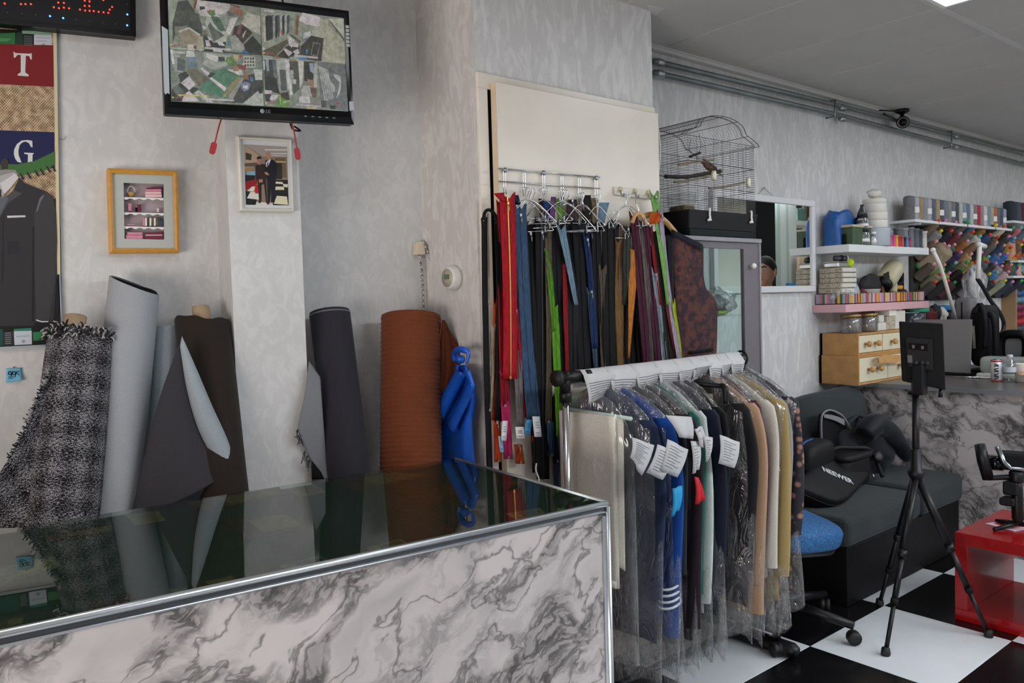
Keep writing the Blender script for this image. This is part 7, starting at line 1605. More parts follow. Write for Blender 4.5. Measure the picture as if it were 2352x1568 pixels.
p = PS(2075, 672, 2.46); t = thing('round_tin', 'black round tin with orange yellow lid in the tray', 'tin', (p.x, 2.51, ZI)); obj('body', cyl((p.x, 2.51, ZI+.001), [(.07, 0), (.072, .06), (.06, .075)], 20), 'black_plastic', t); obj('lid', cyl((p.x, 2.51, ZI+.076), [(.042, 0), (.044, .01), (.044, .024), (.036, .028)], 18), M('lid_orange', '#c98a1e', .5), t)
p = PS(2066, 655, 2.52); o = obj('black_clip_box', MB().cbox((p.x, 2.53, ZI+.09), (.10, .04, .08), .004).cbox((p.x+.03, 2.525, ZI+.16), (.04, .03, .06), .003), 'black_matte'); tag(o, 'black gadget with upright parts behind the round tin', 'gadget')
# --- under the pink shelf: drawer units, jars
M('drawer_wood', '#b98a52', .5, var=.15, vs=20); M('drawer_front', '#d6cfb4', .5); M('knob_wood', '#b98a55', .45)
def drawers(z0, z1, x0, x1, y0, y1, splits, knobs, lab):
    t = thing('drawer_unit', lab, 'drawers', ((x0+x1)/2, (y0+y1)/2, z0), group='stacked wooden drawer units'); w = .012
    b = MB().box((x0, y0, z0), (x1, y1, z0+w)).box((x0, y0, z1-w), (x1, y1, z1)).box((x0, y0, z0+w), (x0+w, y1, z1-w)).box((x1-w, y0, z0+w), (x1, y1, z1-w)).box((x0, y1-w, z0), (x1, y1, z1)); obj('carcass', b, 'drawer_wood', t)
    for k in range(len(splits)-1):
        d_ = obj('drawer', MB().box((splits[k]+.004, y0+.003, z0+w+.003), (splits[k+1]-.004, y1-.02, z1-w-.003)), 'drawer_front', t)
        for kx in knobs[k]:
            a = Vector((kx, y0+.003, (z0+z1)/2)); obj('knob', MB().lathe([(.008, 0), (.008, .012), (.018, .022), (.019, .032), (.012, .04), (.001, .041)], 14, axisM(a, a+Vector((0, -1, 0)))), 'knob_wood', d_)
dy = 2.36; xa = PY(1971, 800, dy).x; 
zt1 = PY(1971, 766, dy).z; zm = PY(1971, 817, dy).z
drawers(ZD, zm-.001, xa-.012, xa+.75, dy-.008, YW-.01, [xa, xa+.36, xa+.73], [(xa+.11, xa+.22), (xa+.5, xa+.62)], 'lower wooden drawer unit with cream front on the desk')
drawers(zm, zt1, xa, xa+.75, dy, YW-.01, [xa+.012, xa+.31, xa+.738], [(xa+.09, xa+.21), (xa+.42, xa+.56)], 'upper wooden drawer unit stacked on the lower one')
o = obj('wood_board', MB().poly([PY(x, y, dy-.06) for x, y in ((2018, 822), (2032, 814), (2066, 815), (2080, 820), (2080, 832), (2020, 833))], .012, (0, -1, 0)), M('board_tan', '#c2935c', .5, var=.1)); tag(o, 'rounded tan wooden piece leaning on the lower drawers', 'wood piece')
M('gold_lid', '#9a7c4a', .35, .6); M('buttons_mix', '#6a5c52', .5, var=.6, vs=70)
for k, px_ in enumerate((1958, 1996)):
    p = PY(px_, 750, 2.42); t = thing('button_jar', ('glass jar of buttons with gold lid at the left on the drawers', 'glass jar of buttons with gold lid, second on the drawers')[k], 'jar', (p.x, 2.42, zt1), group='button jars on the drawers')
    obj('contents', cyl((p.x, 2.43, zt1+.003), [(.052, 0), (.056, .02), (.056, .08), (.04, .09)], 18), 'buttons_mix', t); obj('glass', cyl((p.x, 2.43, zt1+.001), [(.057, 0), (.061, .012), (.061, .085), (.055, .095)], 20), 'jar_film', t); obj('lid', cyl((p.x, 2.43, zt1+.096), [(.06, 0), (.06, .016), (.052, .018)], 20), 'gold_lid', t)
for k, (px_, w_, h_, dz, m, lab) in enumerate(((2020, .10, .05, 0, 'page_white', 'white folded papers on the drawers, lower pile'), (2018, .07, .045, .051, 'page_white', 'crumpled white paper on the pile'), (2040, .12, .085, 0, 'ornate_card', 'cream patterned carton on the drawers'), (2045, .10, .05, .086, 'board_white', 'pale box on the patterned carton'), (2062, .12, .12, 0, 'page_white', 'white card box beside the light panel'))):
    p = PY(px_, 750, 2.43); o = obj('paper_box', MB().cbox((p.x, 2.46, zt1+.001+dz+h_/2), (w_, .10, h_), .004, Matrix.Rotation(SP.uniform(-.15, .15), 4, 'Z')), m); tag(o, lab, 'box')
p = PY(2110, 736, 2.42); zb = PY(2110, 745, 2.42).z-.06
for px_, z_, r, h, m, lab in ((2110, .10, .085, .035, M('lid_teal', '#2f9a7a', .4), 'teal green round lid behind the light panel'), (2100, .0, .09, .095, 'glass_dk', 'dark round box under the teal lid'), (2180, .0, .07, .10, 'black_plastic', 'black tub behind the laptop'), (2178, .10, .075, .035, M('lid_blue', '#1f7ac0', .4), 'bright blue lid on the black tub')):
    p = PY(px_, 740, 2.46); o = obj('round_box', cyl((p.x, 2.48, zt1+z_*1.0+.001), [(r*.97, 0), (r, .004), (r, h-.004), (r*.95, h-.001)], 22), m); tag(o, lab, 'container')
for k, (px_, r, m, lab) in enumerate(((2135, (.07, .05, .05), 'cloth_dkred', 'dark red cloth bundle behind the laptop'), (2150, (.06, .04, .06), 'mesh_dark', 'dark bundle behind the laptop top edge'), (2165, (.05, .04, .05), 'ribbon_white', 'white reel bundle left of the blue lid'))):
    p = PY(px_, 740, 2.46); o = obj('cloth_bundle', blob((p.x, 2.47, zt1+.002+r[2]+.02), *r, 60+k, 18, 12, .25), m); tag(o, lab, 'bundle')
# the drawers' neighbour: a raised back shelf on the desk that carries these things
o = obj('desk_riser', MB().box((xa+.76, 2.36, ZD), (PY(2195, 745, 2.36).x, YW-.005, zt1-.0)), 'cab_grey'); tag(o, 'grey low cupboard along the wall behind the laptop', 'cupboard')
# ================================================================= upper thread shelf and thread rack
CY_ = 2.44
tx0 = PY(2101, 503, CY_).x; tx1 = PY(2326, 527, CY_).x; tzs = (PY(2101, 502, CY_).z+PY(2326, 526, CY_).z)/2
o = obj('wall_shelf', MB().box((tx0, CY_, tzs-.018), (tx1, YW-.001, tzs)), 'shelf_white'); tag(o, 'long thin white shelf carrying grey thread cones', 'shelf', 'wall shelves')
for k in range(3):
    x = tx0+.12+k*(tx1-tx0-.3)/2; o = obj('shelf_bracket', MB().box((x, CY_+.02, tzs-.03), (x+.02, YW-.001, tzs-.0185)).box((x, YW-.015, tzs-.15), (x+.02, YW-.001, tzs-.03)), 'shelf_white'); tag(o, ('left', 'middle', 'right')[k]+' bracket under the long thread shelf', 'bracket', 'brackets of the thread shelf')
cols = [('#6c6a6c', 'grey'), ('#a7adb5', 'silver'), ('#a2886a', 'tan'), ('#8f9198', 'light grey'), ('#a9a9ae', 'pale grey'), ('#5a6270', 'slate'), ('#a89270', 'sand'), ('#4e5660', 'dark slate'), ('#737a86', 'steel'), ('#8a8a84', 'stone'), ('#6c727c', 'blue grey'), ('#4b5058', 'charcoal'), ('#b9b6ac', 'ivory'), ('#7c8aa0', 'powder blue'), ('#64748c', 'denim'), ('#bdbab2', 'off white'), ('#7c757c', 'mauve grey'), ('#9c3040', 'crimson'), ('#a08484', 'dusty pink'), ('#c8c4c8', 'white'), ('#7c9098', 'sea grey'), ('#b0a694', 'cream'), ('#b0683c', 'orange brown'), ('#66686e', 'mid grey'), ('#48546a', 'navy grey'), ('#9a9aa4', 'ash')]
me0 = {}
for i, (c, nm) in enumerate(cols):
    x = tx0+.05+(tx1-tx0-.12)*i/(len(cols)-1); m = M('spool_'+c[1:], c, .7, var=.2, vs=50)
    o = obj('thread_cone', MB().lathe([(.042, 0), (.042, .01), (.036, .012), (.037, .15), (.03, .16), (.012, .165)], 14), m, None, local=True); o.location = (x, 2.50, tzs+.0005); tag(o, nm+' thread cone on the long upper shelf', 'cone', 'thread cones on the upper shelf')
    w_ = obj('label', MB().lathe([(.0385, .05), (.0385, .09)], 14, cap=False), 'white_plastic', o, local=True) if i % 3 == 1 else None
# peg rack with slanting spools
rx0, rx1 = PY(2112, 600, 2.56).x, PY(2342, 600, 2.56).x; rz0, rz1 = 1.47, 1.985
pr_ = thing('peg_rack', 'slanted peg board on the wall holding coloured thread spools', 'rack', ((rx0+rx1)/2, YW-.02, rz0))
obj('board', MB().box((rx0-.06, YW-.02, rz0-.07), (rx1+.02, YW-.002, rz1)), M('peg_board', '#3b3634', .8), pr_)
ax = Vector((-.10, -.80, .60)).normalized()
rowc = [
 ['#6a5a48', '#3a2a24', '#43302c', '#5a544e', '#2e6c9a', '#7c5a1c', '#1c1c1a', '#b0a898', '#3a3024', '#b0606c', '#5c6c78'],
 ['#7a7a7c', '#14181f', '#5c1820', '#5f564c', '#b0aca0', '#1f3c66', '#5c4434', '#2a2c22', '#24508c', '#3a2c24', '#4e5c8c'],
 ['#5e4c42', '#b0481c', '#2f5c66', '#8a5426', '#7a5a40', '#363a4c', '#5c544a', '#20304a', '#9a7a2c', '#5c4a3c', '#26201f'],
 ['#8c7c66', '#3e342e', '#3a2258', '#a07e54', '#1c1c1c', '#7a8e2c', '#3a5a8c', '#2c5aa0', '#b07c28', '#5a8c94', '#1f6ca0'],
 ['#4a3e36', '#5a9a34', '#12302a', '#7a6848', '#a87c22', '#4a4e56', '#2a2c30', '#8a807c', '#6c3c30', '#46306a', '#7cb0a0'],
 ['#6f6a52', '#9a8c3a', '#241a1c', '#3a1620', '#5c2430', '#24201e', '#3a6a98', '#b09a98', '#2c4450', '#4c1820', '#8c8e72'],
 ['#3e3a34', '#1e1c1c', '#5a2a34', '#2c2a2a', '#7c7478', '#33465c', '#1f2026', '#8a8a70', '#26303e', '#1d2430', '#2a2e34']]
pegc = ['#d89a9a', '#3fae6a', '#d88ab8', '#d8c830', '#d84a3a', '#7fc0b8']
cname = lambda c: None
def colname(h):
    r, g, b_ = [int(h[i:i+2], 16) for i in (1, 3, 5)]; mx, mn = max(r, g, b_), min(r, g, b_)
    if mx-mn < 22: return 'near-black' if mx < 50 else 'dark grey' if mx < 100 else 'pale grey'
    if r == mx: base = 'brown' if (g > b_ and r < 150) else ('tan' if g > b_+20 else 'red')
    elif g == mx: base = 'green'
    else: base = 'blue' if r < g+15 else 'purple'
    return ('dark ' if mx < 90 else '')+base
rown = ['top', 'second', 'third', 'fourth', 'fifth', 'sixth', 'bottom']; ordn = ['first', 'second', 'third', 'fourth', 'fifth', 'sixth', 'seventh', 'eighth', 'ninth', 'tenth', 'eleventh']
for r_ in range(7):
    for c_ in range(11):
        col = rowc[r_][c_]; x = rx0+(rx1-rx0)*(c_+.5*(r_ % 2))/10.8; z = rz1-.10-(rz1-rz0-.06)*r_/6.4+SP.uniform(-.012, .012)
        if r_ == 0 and c_ == 0: x += .05
        base = Vector((x, YW-.035, z-.02)); k = SP.uniform(.85, 1.15); rr_ = .036*k; h_ = .15*SP.uniform(.85, 1.1)
        if (r_, c_) == (3, 0): rr_, h_ = .075, .22
        m = M('spool_'+col[1:], col, .7, var=.18, vs=70)
        o = obj('thread_spool', MB().lathe([(rr_*1.08, 0), (rr_*1.08, .006), (rr_, .008), (rr_*.92, h_*.9), (rr_*.7, h_*.96), (.012, h_)], 12), m, None, local=True)
        o.matrix_world = axisM(base, base+ax)
        tag(o, '%s thread spool, %s from the left in the %s row of the peg rack' % (colname(col), ordn[c_], rown[r_]), 'spool', 'spools on the peg rack')
        obj('peg_tip', MB().lathe([(.012, h_-.004), (.012, h_+.022), (.006, h_+.026)], 8), M('peg_'+SP.choice(pegc)[1:], '#d89a9a', .5) if False else M('peg_'+(pc_ := SP.choice(pegc))[1:], pc_, .5), o, local=True)
        if (r_, c_) == (3, 0): obj('base_ring', MB().lathe([(rr_*1.12, -.002), (rr_*1.12, .014), (rr_, .016)], 16), M('ring_green', '#2f9a3c', .5), o, local=True)
# shelves with cones at the right edge
ex0 = PY(2328, 508, 2.42).x
for k, (yy, items) in enumerate(((507, ('#2c3440', '#4a5260', '#6a3038')), (597, ('#c89478', '#8c5a3a')), (700, ()), (633, ('#3c5a3a', '#c0a090')))):
    if k == 2: continue
    z = PY(2340, yy, 2.42).z
    o = obj('wall_shelf', MB().box((ex0+(.0 if k != 1 else .1), 2.42, z-.018), (9.0, YW-.001, z)), 'shelf_white'); tag(o, ['short white shelf at the right edge, topmost with dark cones', 'short white shelf at the right edge, lowest', '', 'short white shelf at the right edge, middle'][k] if k != 1 else 'short white shelf at the right edge carrying a peach cone', 'shelf', 'wall shelves')
    for j, c in enumerate(items):
        o = obj('thread_cone', MB().lathe([(.055, 0), (.055, .01), (.048, .012), (.044, .16), (.02, .17)], 14), M('spool_'+c[1:], c, .7, var=.15, vs=60), None, local=True); o.location = (ex0+.14+.13*j, 2.50, z+.0005)
        tag(o, colname(c)+' large thread cone on the '+['top', 'peach', '', 'middle'][k]+' short shelf at the right edge', 'cone', 'cones at the right edge')
wr_ = thing('thread_cabinet', 'shallow wooden rack of small thread reels at the right edge', 'rack', (ex0+.3, 2.58, .95)); fx = PY(2333, 720, 2.5).x
obj('frame', MB().box((fx, 2.5, ZD), (fx+.03, YW-.002, 1.60)).box((fx+.03, 2.595, ZD), (fx+.9, YW-.002, 1.6)), M('rack_wood', '#9a7a58', .6), wr_)
for k in range(8):
    c = ['#2c3a2c', '#a89c8a', '#3a62a0', '#5c8ca0', '#7a2050', '#8c1838', '#b82030', '#444a50'][k]; z = 1.56-.062*k
    for j in range(3): obj('reel', MB().lathe([(.022, 0), (.028, .02), (.028, .08), (.022, .1)], 10, Matrix.Translation((fx+.06+.13*j, 2.53, z)) @ Matrix.Rotation(pi/2, 4, 'Y')), M('spool_'+c[1:], c, .6), wr_)
# ================================================================= things on the desk
q = PZ(2229, 862, ZD+.003); LX = q.x
lt = thing('laptop', 'open grey laptop seen from behind on the desk', 'laptop', (LX+.1, q.y+.15, ZD))
def PLp(x, y, o=0): return PX(x, y, LX-o)
M('laptop_grey', '#77777a', .45, var=.03, vs=200)
a_, b_ = PLp(2234, 733), PLp(2229, 861); y1 = a_.y+.36
lid = MB().poly([Vector((LX, b_.y, ZD+.016)), Vector((LX-.01, a_.y, a_.z)), Vector((LX-.01, y1, a_.z)), Vector((LX, y1, ZD+.016))], .008, (-1, 0, 0)); o = obj('lid', lid, 'laptop_grey', lt); bev(o, .002, 2)
obj('screen', MB().poly([Vector((LX+.009, b_.y+.012, ZD+.03)), Vector((LX, a_.y+.012, a_.z-.01)), Vector((LX, y1-.012, a_.z-.01)), Vector((LX+.009, y1-.012, ZD+.03))]), 'black_gloss', lt)
o = obj('base', MB().box((LX-.002, b_.y-.002, ZD), (LX+.105, y1, ZD+.015)), 'black_plastic', lt); bev(o, .003, 2)
obj('hinge', MB().tube([Vector((LX, b_.y+.03, ZD+.014)), Vector((LX, y1-.03, ZD+.014))], .006, 8), 'black_plastic', lt)
def dz(x, y, z=ZD): return PZ(x, y, z)
# drink can, bottle, cup
c = dz(2289, 875); cn = thing('drink_can', 'silver and red slim drink can with dark vertical lettering', 'can', c)
pxm = (c-CAMP).dot(FWD)/FPX; hcan = 50*pxm; rc = 12*pxm
obj('body', MB().lathe([(rc*.86, 0), (rc, .006), (rc, hcan*.92), (rc*.88, hcan*.97)], 22, Matrix.Translation(c)), M('can_silver', '#c2c4c8', .3, .4), cn)
for z0, z1 in ((.0, .05), (.86, .93)): obj('red_band', MB().lathe([(rc*1.004, hcan*z0+.004), (rc*1.004, hcan*z1+.004)], 22, Matrix.Translation(c), cap=False), M('can_red', '#a02028', .35), cn)
obj('top', MB().lathe([(rc*.88, hcan*.97), (rc*.86, hcan), (rc*.7, hcan*.995), (.001, hcan*.995)], 22, Matrix.Translation(c)), 'chrome', cn)
vd = Vector((CAMP.x-c.x, CAMP.y-c.y, 0)).normalized(); rt_ = Vector((-vd.y, vd.x, 0))
sdv = Vector((0, 0, 1)).cross(vd)
bars = MB()
for i, zf in enumerate((.14, .21, .28, .35, .44, .52, .60, .70, .78)):
    p = c+Vector((0, 0, hcan*zf)); w_ = rc*(.34 if i % 3 else .26)
    bars.tube([p+vd*(rc*cos(a)*1.01)+sdv*(rc*sin(a)*1.01)+Vector((0, 0, .003*sin(i*2+a*4))) for a in (-.36, -.18, 0, .18, .30+.06*(i % 2))], .0035, 5)
obj('lettering', bars, M('can_ink', '#2c2c34', .5), cn, kind='stuff')
film('clear_pet', (.94, .96, .97), .9, .05, .15, .07, 9)
c = dz(2320, 876); bt_ = thing('water_bottle', 'small clear plastic bottle on the desk beside the can', 'bottle', c); pxm = (c-CAMP).dot(FWD)/FPX; r = 13*pxm; h = 62*pxm
obj('body', MB().lathe([(r*.9, 0), (r, .006), (r*.95, h*.3), (r, h*.34), (r, h*.62), (r*.45, h*.82), (r*.42, h*.88)], 20, Matrix.Translation(c)), 'clear_pet', bt_); obj('cap', MB().lathe([(r*.45, h*.88), (r*.45, h*.98), (r*.4, h)], 16, Matrix.Translation(c)), M('cap_clear', '#c9ccd0', .4), bt_); obj('label', MB().lathe([(r*1.01, h*.36), (r*1.01, h*.55)], 20, Matrix.Translation(c), cap=False), M('label_pale', '#b7bcc4', .5), bt_)
c = dz(2346, 876); cp = thing('paper_cup', 'white paper cup at the right edge of the desk', 'cup', c); pxm = (c-CAMP).dot(FWD)/FPX; obj('body', MB().lathe([(11*pxm, 0), (14.5*pxm, 40*pxm), (15*pxm, 42*pxm), (13.5*pxm, 41*pxm), (10.5*pxm, .004), (.001, .004)], 22, Matrix.Translation(c)), M('cup_white', '#d8d3cd', .5), cp); obj('logo', MB().lathe([(12.2*pxm, 12*pxm), (13.2*pxm, 24*pxm)], 22, Matrix.Translation(c)) if False else MB().ball(c+vd*(12.9*pxm)+Vector((0, 0, 18*pxm)), (3*pxm, 3*pxm, 4*pxm), 8, 6), M('cup_tan', '#b08a6a', .5), cp)
c = dz(2222, 868); sd_ = thing('scissors', 'small pair of scissors lying on the desk before the laptop', 'scissors', c)
obj('blade', MB().tube([c+Vector((-.02, .08, .006)), c+Vector((.02, -.06, .006))], [.002, .007], 6), 'chrome', sd_); obj('handle', MB().tube([c+Vector((.03+.022*cos(t), -.09+.03*sin(t), .006)) for t in [2*pi*i/14 for i in range(14)]], .005, 6, closed=True), 'white_plastic', sd_)
# sewing machine
M('machine_grey', '#8f9794', .4, var=.03); s0 = dz(2262, 866, ZD); 
sm = thing('sewing_machine', 'pale grey sewing machine at the right end of the desk', 'sewing machine', (5.43, 1.75, ZD))
P0 = PX(2247, 866, 5.36); P1 = PX(2247, 819, 5.36); yy1 = P0.y; hh = P1.z-ZD
o = obj('arm', MB().cbox((5.43, yy1-.24, ZD+hh*.62), (.13, .48, hh*.76), .025, seg=3), 'machine_grey', sm); obj('bed', MB().cbox((5.43, yy1-.2, ZD+hh*.12), (.17, .42, hh*.24), .008), M('machine_white', '#b9bfbc', .4), sm)
obj('head', MB().cbox((5.43, yy1-.07, ZD+hh*.45), (.12, .10, hh*.5), .015, seg=2), 'machine_grey', sm); obj('dial', MB().lathe([(.018, 0), (.018, .012), (.012, .014)], 14, axisM(Vector((5.365, yy1-.09, ZD+hh*.6)), Vector((5.2, yy1-.09, ZD+hh*.6)))), 'glass_dk', sm); obj('needle_bar', MB().tube([(5.40, yy1-.04, ZD+hh*.26), (5.40, yy1-.04, ZD+hh*.5)], .005, 6), 'chrome', sm)
# black chair back and tall black bag behind the desk
oc = thing('desk_chair', 'black chair back with grey inset behind the desk', 'chair', (5.85, 1.62, 0))
def PQ(x, y): return PX(x, y, 5.8)
ring = [PQ(2328+31*math.copysign(abs(cos(t))**.6, cos(t)), 800+33*math.copysign(abs(sin(t))**.6, sin(t))) for t in [2*pi*i/28 for i in range(28)]]
obj('backrest', MB().tube(ring, .03, 8, closed=True), 'black_plastic', oc); obj('inset', MB().poly([p.lerp(sum(ring, Vector())/28, .25)+Vector((.02, 0, 0)) for p in ring], .01, (-1, 0, 0)), M('inset_grey', '#8d9193', .5), oc)
cc0 = sum(ring, Vector())/28; obj('stem', MB().tube([Vector((cc0.x+.02, cc0.y, cc0.z-.14)), Vector((cc0.x+.05, cc0.y, .45)), Vector((cc0.x-.0, cc0.y, .06))], .025, 8), 'black_plastic', oc); obj('seat', MB().cbox((cc0.x-.18+.35, cc0.y, .46), (.42, .42, .07), .03, seg=2), 'black_matte', oc); obj('base', MB().lathe([(.28, 0), (.28, .03), (.05, .06)], 20, Matrix.Translation((cc0.x+.1, cc0.y, 0))), 'black_plastic', oc)
bg = thing('black_backpack', 'tall black backpack standing behind the laptop', 'backpack', (5.75, 2.0, 0))
def PB(x, y, X_=5.75): return PX(x, y, X_)
t0, t1 = PB(2262, 700), PB(2262, 840); w_ = abs(PB(2240, 760).y-PB(2288, 760).y)/2; cmid = (t0+t1)/2
obj('body', pillow(cmid, (.11, 0, 0), (0, w_, 0), (0, 0, abs(t0.z-t1.z)/2), .4), 'bag_black', bg)
obj('strap', MB().tube(cat_rom([PB(2240, 720, 5.6), PB(2252, 700, 5.6), PB(2264, 740, 5.58), PB(2262, 800, 5.6)], 5), .018, 6), 'bag_dark', bg); obj('strap', MB().tube(cat_rom([PB(2272, 720, 5.62), PB(2284, 735, 5.6), PB(2288, 790, 5.6), PB(2286, 830, 5.62)], 5), .02, 6), 'bag_dark', bg)
obj('light_trim', MB().tube([PB(2234, 748, 5.62), PB(2237, 800, 5.62)], .012, 6), M('trim_beige', '#8f8a80', .6), bg)
st_ = thing('bag_stand', 'low black stool carrying the black backpack', 'stool', (5.75, cmid.y, 0)); zb_ = t1.z-.002
obj('seat', MB().cbox((5.75, cmid.y, zb_-.03), (.34, .34, .05), .01), 'black_plastic', st_)
for sx in (-.13, .13):
    for sy in (-.13, .13): obj('leg', MB().tube([(5.75+sx, cmid.y+sy, zb_-.05), (5.75+sx*1.15, cmid.y+sy*1.15, 0)], .014, 8), 'black_plastic', st_)
M('grey_case', '#6e6c70', .5); cs = thing('grey_case', 'narrow grey case standing behind the laptop top edge', 'case', PB(2218, 735, 5.95)); cz0 = PB(2212, 700, 5.9); cz1 = PB(2224, 745, 5.9)
obj('body', pillow((5.9, (cz0.y+cz1.y)/2, (cz0.z+.05+zt1)/2), (.06, 0, 0), (0, .06, 0), (0, 0, (cz0.z+.05-zt1)/2), .4), 'grey_case', cs); obj('zip', MB().tube([(5.835, (cz0.y+cz1.y)/2, zt1+.02), (5.835, (cz0.y+cz1.y)/2, cz0.z+.02)], .004, 5), 'black_matte', cs)
pb = thing('clear_packet', 'clear plastic packet hanging under the peg rack', 'packet', PY(2235, 690, 2.3)); obj('film', blob(PY(2240, 665, 2.35), .16, .05, .16, 77, 22, 14, .3), 'packet_film', pb); obj('contents', blob(PY(2236, 655, 2.37), .07, .03, .09, 78, 14, 10, .3), 'page_white', pb)
obj('red_strip', MB().tube([PY(2243, 700, 2.33), PY(2249, 725, 2.33)], .02, 6), M('strip_red', '#9c2428', .5), pb); obj('clip', MB().tube([PY(2240, 640, 2.4), PY(2240, 632, 2.44)], .006, 6), 'steel', pb)
# lamp arms
la = thing('lamp_pole', 'thin white pole leaning across the thread spools', 'pole', PY(2197, 742, 2.3)); obj('pole', MB().tube([PY(2198, 742, 2.30), PY(2175, 660, 2.30), PY(2160, 610, 2.3), PY(2143, 574, 2.32)], .012, 8), 'white_plastic', la); obj('tip', MB().ball(PY(2143, 574, 2.32), .018, 8, 6), 'white_plastic', la)
fl_ = thing('flexible_lamp', 'white stem with black flexible arm in front of the thread rack', 'lamp', PY(2290, 772, 2.2)); obj('stem', MB().tube([PY(2250, 563, 2.25), PY(2248, 600, 2.25), PY(2246, 640, 2.25)], .016, 8), 'white_plastic', fl_); obj('crosspiece', MB().tube([PY(2246, 560, 2.25), PY(2262, 566, 2.25)], .018, 8), 'white_plastic', fl_)
obj('flexible_arm', MB().tube(cat_rom([PY(2245, 640, 2.25), PY(2258, 660, 2.24), PY(2275, 690, 2.22), PY(2296, 718, 2.2), PY(2306, 745, 2.2), PY(2298, 768, 2.2), PY(2278, 778, 2.2)], 6), .014, 8), 'black_rubber', fl_)
# ================================================================= what the wall mirror shows: the tailor and the far side of the shop
YMR = YM+.008
def PM(x, y, t):
    d = ray(x, y); tm_ = (YMR-CAMP.y)/d.y; p = CAMP+d*(tm_*t); return Vector((p.x, 2*YMR-p.y, p.z))
hd_ = PM(1757, 624, 1.42)
pe = thing('person', 'man in a dark shirt standing behind the desk, seen in the mirror', 'person', (hd_.x, hd_.y, 0))
M('skin', '#c0907a', .55, var=.06); M('hair_dark', '#17130f', .6, bump=.4, bs=200, bd=.004); fabric('dark_shirt', '#25262b', None, 300); fabric('dark_trousers', '#1b1b20', None, 300)
fx_ = Vector((-1, .08, 0)).normalized(); sx_ = Vector((-fx_.y, fx_.x, 0)); Zu = Vector((0, 0, 1)); HX = Vector((hd_.x, hd_.y, 0)); hz_ = hd_.z
def B(f, s, z): return HX+fx_*f+sx_*s+Zu*z
def limb(mb, pts, rs, n=12): mb.tube(cat_rom(pts, 4), [rs[min(int(i/4), len(rs)-2)]*(1-(i % 4)/4)+rs[min(int(i/4)+1, len(rs)-1)]*((i % 4)/4) for i in range(4*(len(pts)-1)+1)], n)
body = MB(); k = (hz_+.11)/1.75
limb(body, [B(-.02, 0, .92*k), B(-.01, 0, 1.1*k), B(0, 0, 1.25*k), B(-.02, 0, 1.40*k), B(-.015, 0, 1.47*k), B(0, 0, 1.55*k)], [.13, .135, .14, .11, .055, .052])
body.ball(B(-.01, 0, 1.33*k), (.11, .18, .14), 16, 10)
for s in (-1, 1):
    limb(body, [B(-.02, .15*s, 1.42*k), B(.0, .22*s, 1.2*k), B(.08, .25*s, 1.02*k), B(.26, .17*s, .965*k), B(.33, .15*s, .962*k)], [.062, .05, .043, .032, .03])
    pal = B(.38, .14*s, .957*k); body.ball(pal, (.05, .042, .016), 10, 7)
    for j, (o_, L_) in enumerate(((-.033, .065), (-.012, .078), (.01, .074), (.031, .058))): limb(body, [pal+fx_*.03+sx_*o_, pal+fx_*(.03+L_*.5)+sx_*o_*1.15+Zu*.004, pal+fx_*(.03+L_)+sx_*o_*1.2-Zu*.006], [.011, .010, .008], 7)
    limb(body, [pal-fx_*.01-sx_*.035*s, pal+fx_*.02-sx_*.06*s, pal+fx_*.045-sx_*.065*s], [.013, .011, .009], 7)
    limb(body, [B(-.02, .09*s, .95*k), B(.0, .10*s, .52*k), B(-.03, .10*s, .1)], [.095, .062, .045]); limb(body, [B(-.06, .10*s, .045), B(.04, .11*s, .05), B(.15, .12*s, .035)], [.045, .045, .03])
body.ball(Vector((hd_.x, hd_.y, hz_)), (.095, .078, .118), 18, 14); body.ball(B(.03, 0, hz_-.075), (.062, .055, .05), 14, 10)
limb(body, [B(.085, 0, hz_+.018), B(.112, 0, hz_-.025), B(.095, 0, hz_-.035)], [.010, .016, .012], 8)
o = obj('body', body, 'skin', pe); m_ = o.modifiers.new('join', 'REMESH'); m_.mode = 'VOXEL'; m_.voxel_size = .011; m_.use_smooth_shade = True
for s in (-1, 1):
    obj('ear', MB().ball(B(-.012, .082*s, hz_-.008), (.020, .012, .032), 10, 8), 'skin', pe)
    obj('eye', MB().ball(B(.078, .032*s, hz_+.012), (.013, .013, .011), 10, 8), M('eye_white', '#b9b2aa', .3), pe); obj('iris', MB().ball(B(.0895, .032*s, hz_+.012), .0055, 8, 6), 'black_gloss', pe)
    obj('eyebrow', MB().tube(cat_rom([B(.088, .014*s, hz_+.034), B(.086, .034*s, hz_+.040), B(.072, .054*s, hz_+.034)], 4), .0055, 6), 'hair_dark', pe)
obj('mouth', MB().tube([B(.088, -.024, hz_-.062), B(.096, 0, hz_-.06), B(.088, .024, hz_-.062)], .006, 6), M('lip', '#7c4a40', .5), pe)
def hairf(u, v):
    a = 2*pi*u; b_ = -.25+(pi/2+.25)*v; fr = cos(a); lowf = max(0, fr)
    bb_ = b_+(.75*lowf*(1-v)); return B(.100*cos(bb_)*cos(a)-.010, .086*cos(bb_)*sin(a), hz_+.012+.118*sin(bb_))
obj('hair', MB().grid(hairf, 28, 10, True), 'hair_dark', pe)
shirt = MB(); limb(shirt, [B(-.02, 0, .90*k), B(-.01, 0, 1.1*k), B(0, 0, 1.25*k), B(-.02, 0, 1.40*k), B(-.015, 0, 1.455*k)], [.15, .152, .155, .125, .066]); shirt.ball(B(-.01, 0, 1.33*k), (.125, .195, .15), 16, 10)
for s in (-1, 1): limb(shirt, [B(-.02, .15*s, 1.42*k), B(.0, .22*s, 1.2*k), B(.08, .25*s, 1.02*k), B(.24, .175*s, .966*k)], [.075, .064, .056, .045])
o = obj('shirt', shirt, 'dark_shirt', pe); m_ = o.modifiers.new('join', 'REMESH'); m_.mode = 'VOXEL'; m_.voxel_size = .014; m_.use_smooth_shade = True
tro = MB()
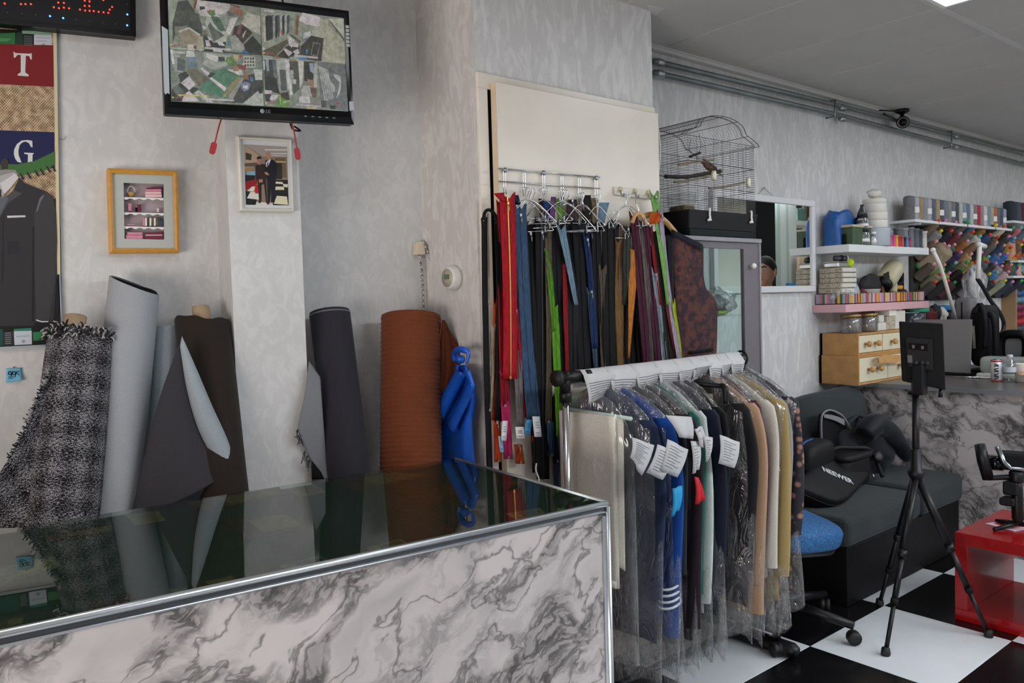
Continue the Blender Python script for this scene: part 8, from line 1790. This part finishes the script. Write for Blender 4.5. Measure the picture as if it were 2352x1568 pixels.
for s in (-1, 1): limb(tro, [B(-.02, .085*s, .96*k), B(.0, .10*s, .52*k), B(-.03, .10*s, .07)], [.115, .08, .065])
o = obj('trousers', tro, 'dark_trousers', pe); m_ = o.modifiers.new('join', 'REMESH'); m_.mode = 'VOXEL'; m_.voxel_size = .014; m_.use_smooth_shade = True
# far side furniture
def slabm(nm, t, x0, x1, y0, y1, th, m, parent=None, floor_to=True):
    """upright board whose face fills a mirror-view rectangle; runs down to the floor when floor_to"""
    a, b_ = PM(x0, (y0+y1)/2, t), PM(x1, (y0+y1)/2, t); zt2 = PM((x0+x1)/2, y0, t).z; zb2 = 0 if floor_to else PM((x0+x1)/2, y1, t).z
    e = Vector((b_.x-a.x, b_.y-a.y, 0)); n = Vector((e.y, -e.x, 0)).normalized(); vdir = Vector((a.x-PM(x0, y0, 1).x, a.y-PM(x0, y0, 1).y, 0)); n = n if n.dot(vdir) > 0 else -n
    return obj(nm, MB().obox(Vector((a.x, a.y, zb2)), e, n*th, (0, 0, zt2-zb2)), m, parent)
M('door_white', '#dfe4de', .4); M('door_mint', '#bcccc0', .5)
wd_ = thing('wardrobe', 'tall white wardrobe with shelves reflected in the mirror', 'wardrobe', PM(1815, 560, 1.95)*Vector((1, 1, 0)) if False else Vector((PM(1815, 560, 1.95).x, PM(1815, 560, 1.95).y, 0)))
for x0, x1, m in ((1786, 1793, 'door_mint'), (1793, 1806, 'door_white'), (1806, 1812, 'door_mint'), (1812, 1830, 'door_white')): slabm('panel', 1.95, x0, x1, 440, 700, .06, m, wd_)
slabm('shelf', 1.95, 1830, 1880, 508, 518, .25, 'door_white', wd_, False); slabm('shelf', 1.95, 1830, 1880, 576, 583, .25, 'door_white', wd_, False); slabm('back', 2.08, 1825, 1885, 440, 700, .03, M('ward_back', '#5e6664', .6), wd_)
slabm('gold_frame', 2.0, 1852, 1880, 455, 506, .03, M('gold_frame', '#6b4f2a', .5), wd_, False)
for i in range(5): slabm('bottle', 1.97, 1832+4*i, 1835.4+4*i, 478+2*(i % 2), 507, .05, M('bottle_teal', '#6f968c', .3), wd_, False)
cu = thing('curtain', 'pale beige curtain reflected in the lower right of the mirror', 'curtain', Vector((PM(1845, 620, 1.9).x, PM(1845, 620, 1.9).y, 0)))
ca_, cb_ = PM(1830, 620, 1.92), PM(1852, 620, 1.92); ztc = PM(1840, 584, 1.92).z
o = obj('cloth', MB().grid(lambda u, v: Vector((ca_.x+(cb_.x-ca_.x)*u, ca_.y+(cb_.y-ca_.y)*u+.03*sin(u*18), ztc*(1-v))), 40, 6), M('curtain_beige', '#c3a78c', .8), cu); solid(o, .004)
for i, c in enumerate(('#a9bcb0', '#8a2a30', '#c9c0a8', '#24303c')): slabm('folded_cloth', 1.94, 1853+4*i, 1856.6+4*i, 588, 660, .1, M('ink_f'+c[1:], c, .8), cu, True)
bs = thing('black_coat', 'long black coat hanging on a door, seen in the mirror', 'coat', Vector((PM(1760, 560, 1.9).x, PM(1760, 560, 1.9).y, 0)))
slabm('coat', 1.90, 1736, 1780, 455, 530, .12, 'black_matte', bs, True); slabm('hanger', 1.90, 1750, 1756, 440, 455, .02, 'steel', bs, False)
slabm('door_panel', 1.98, 1730, 1786, 430, 700, .04, 'door_white', bs, True)
sb = thing('blue_strip', 'bright blue strip lying on the wardrobe shelf in the mirror', 'strip', PM(1830, 652, 1.9)); slabm('strip', 1.90, 1812, 1850, 650, 655, .04, M('strip_blue', '#1c86c8', .5), sb, False)
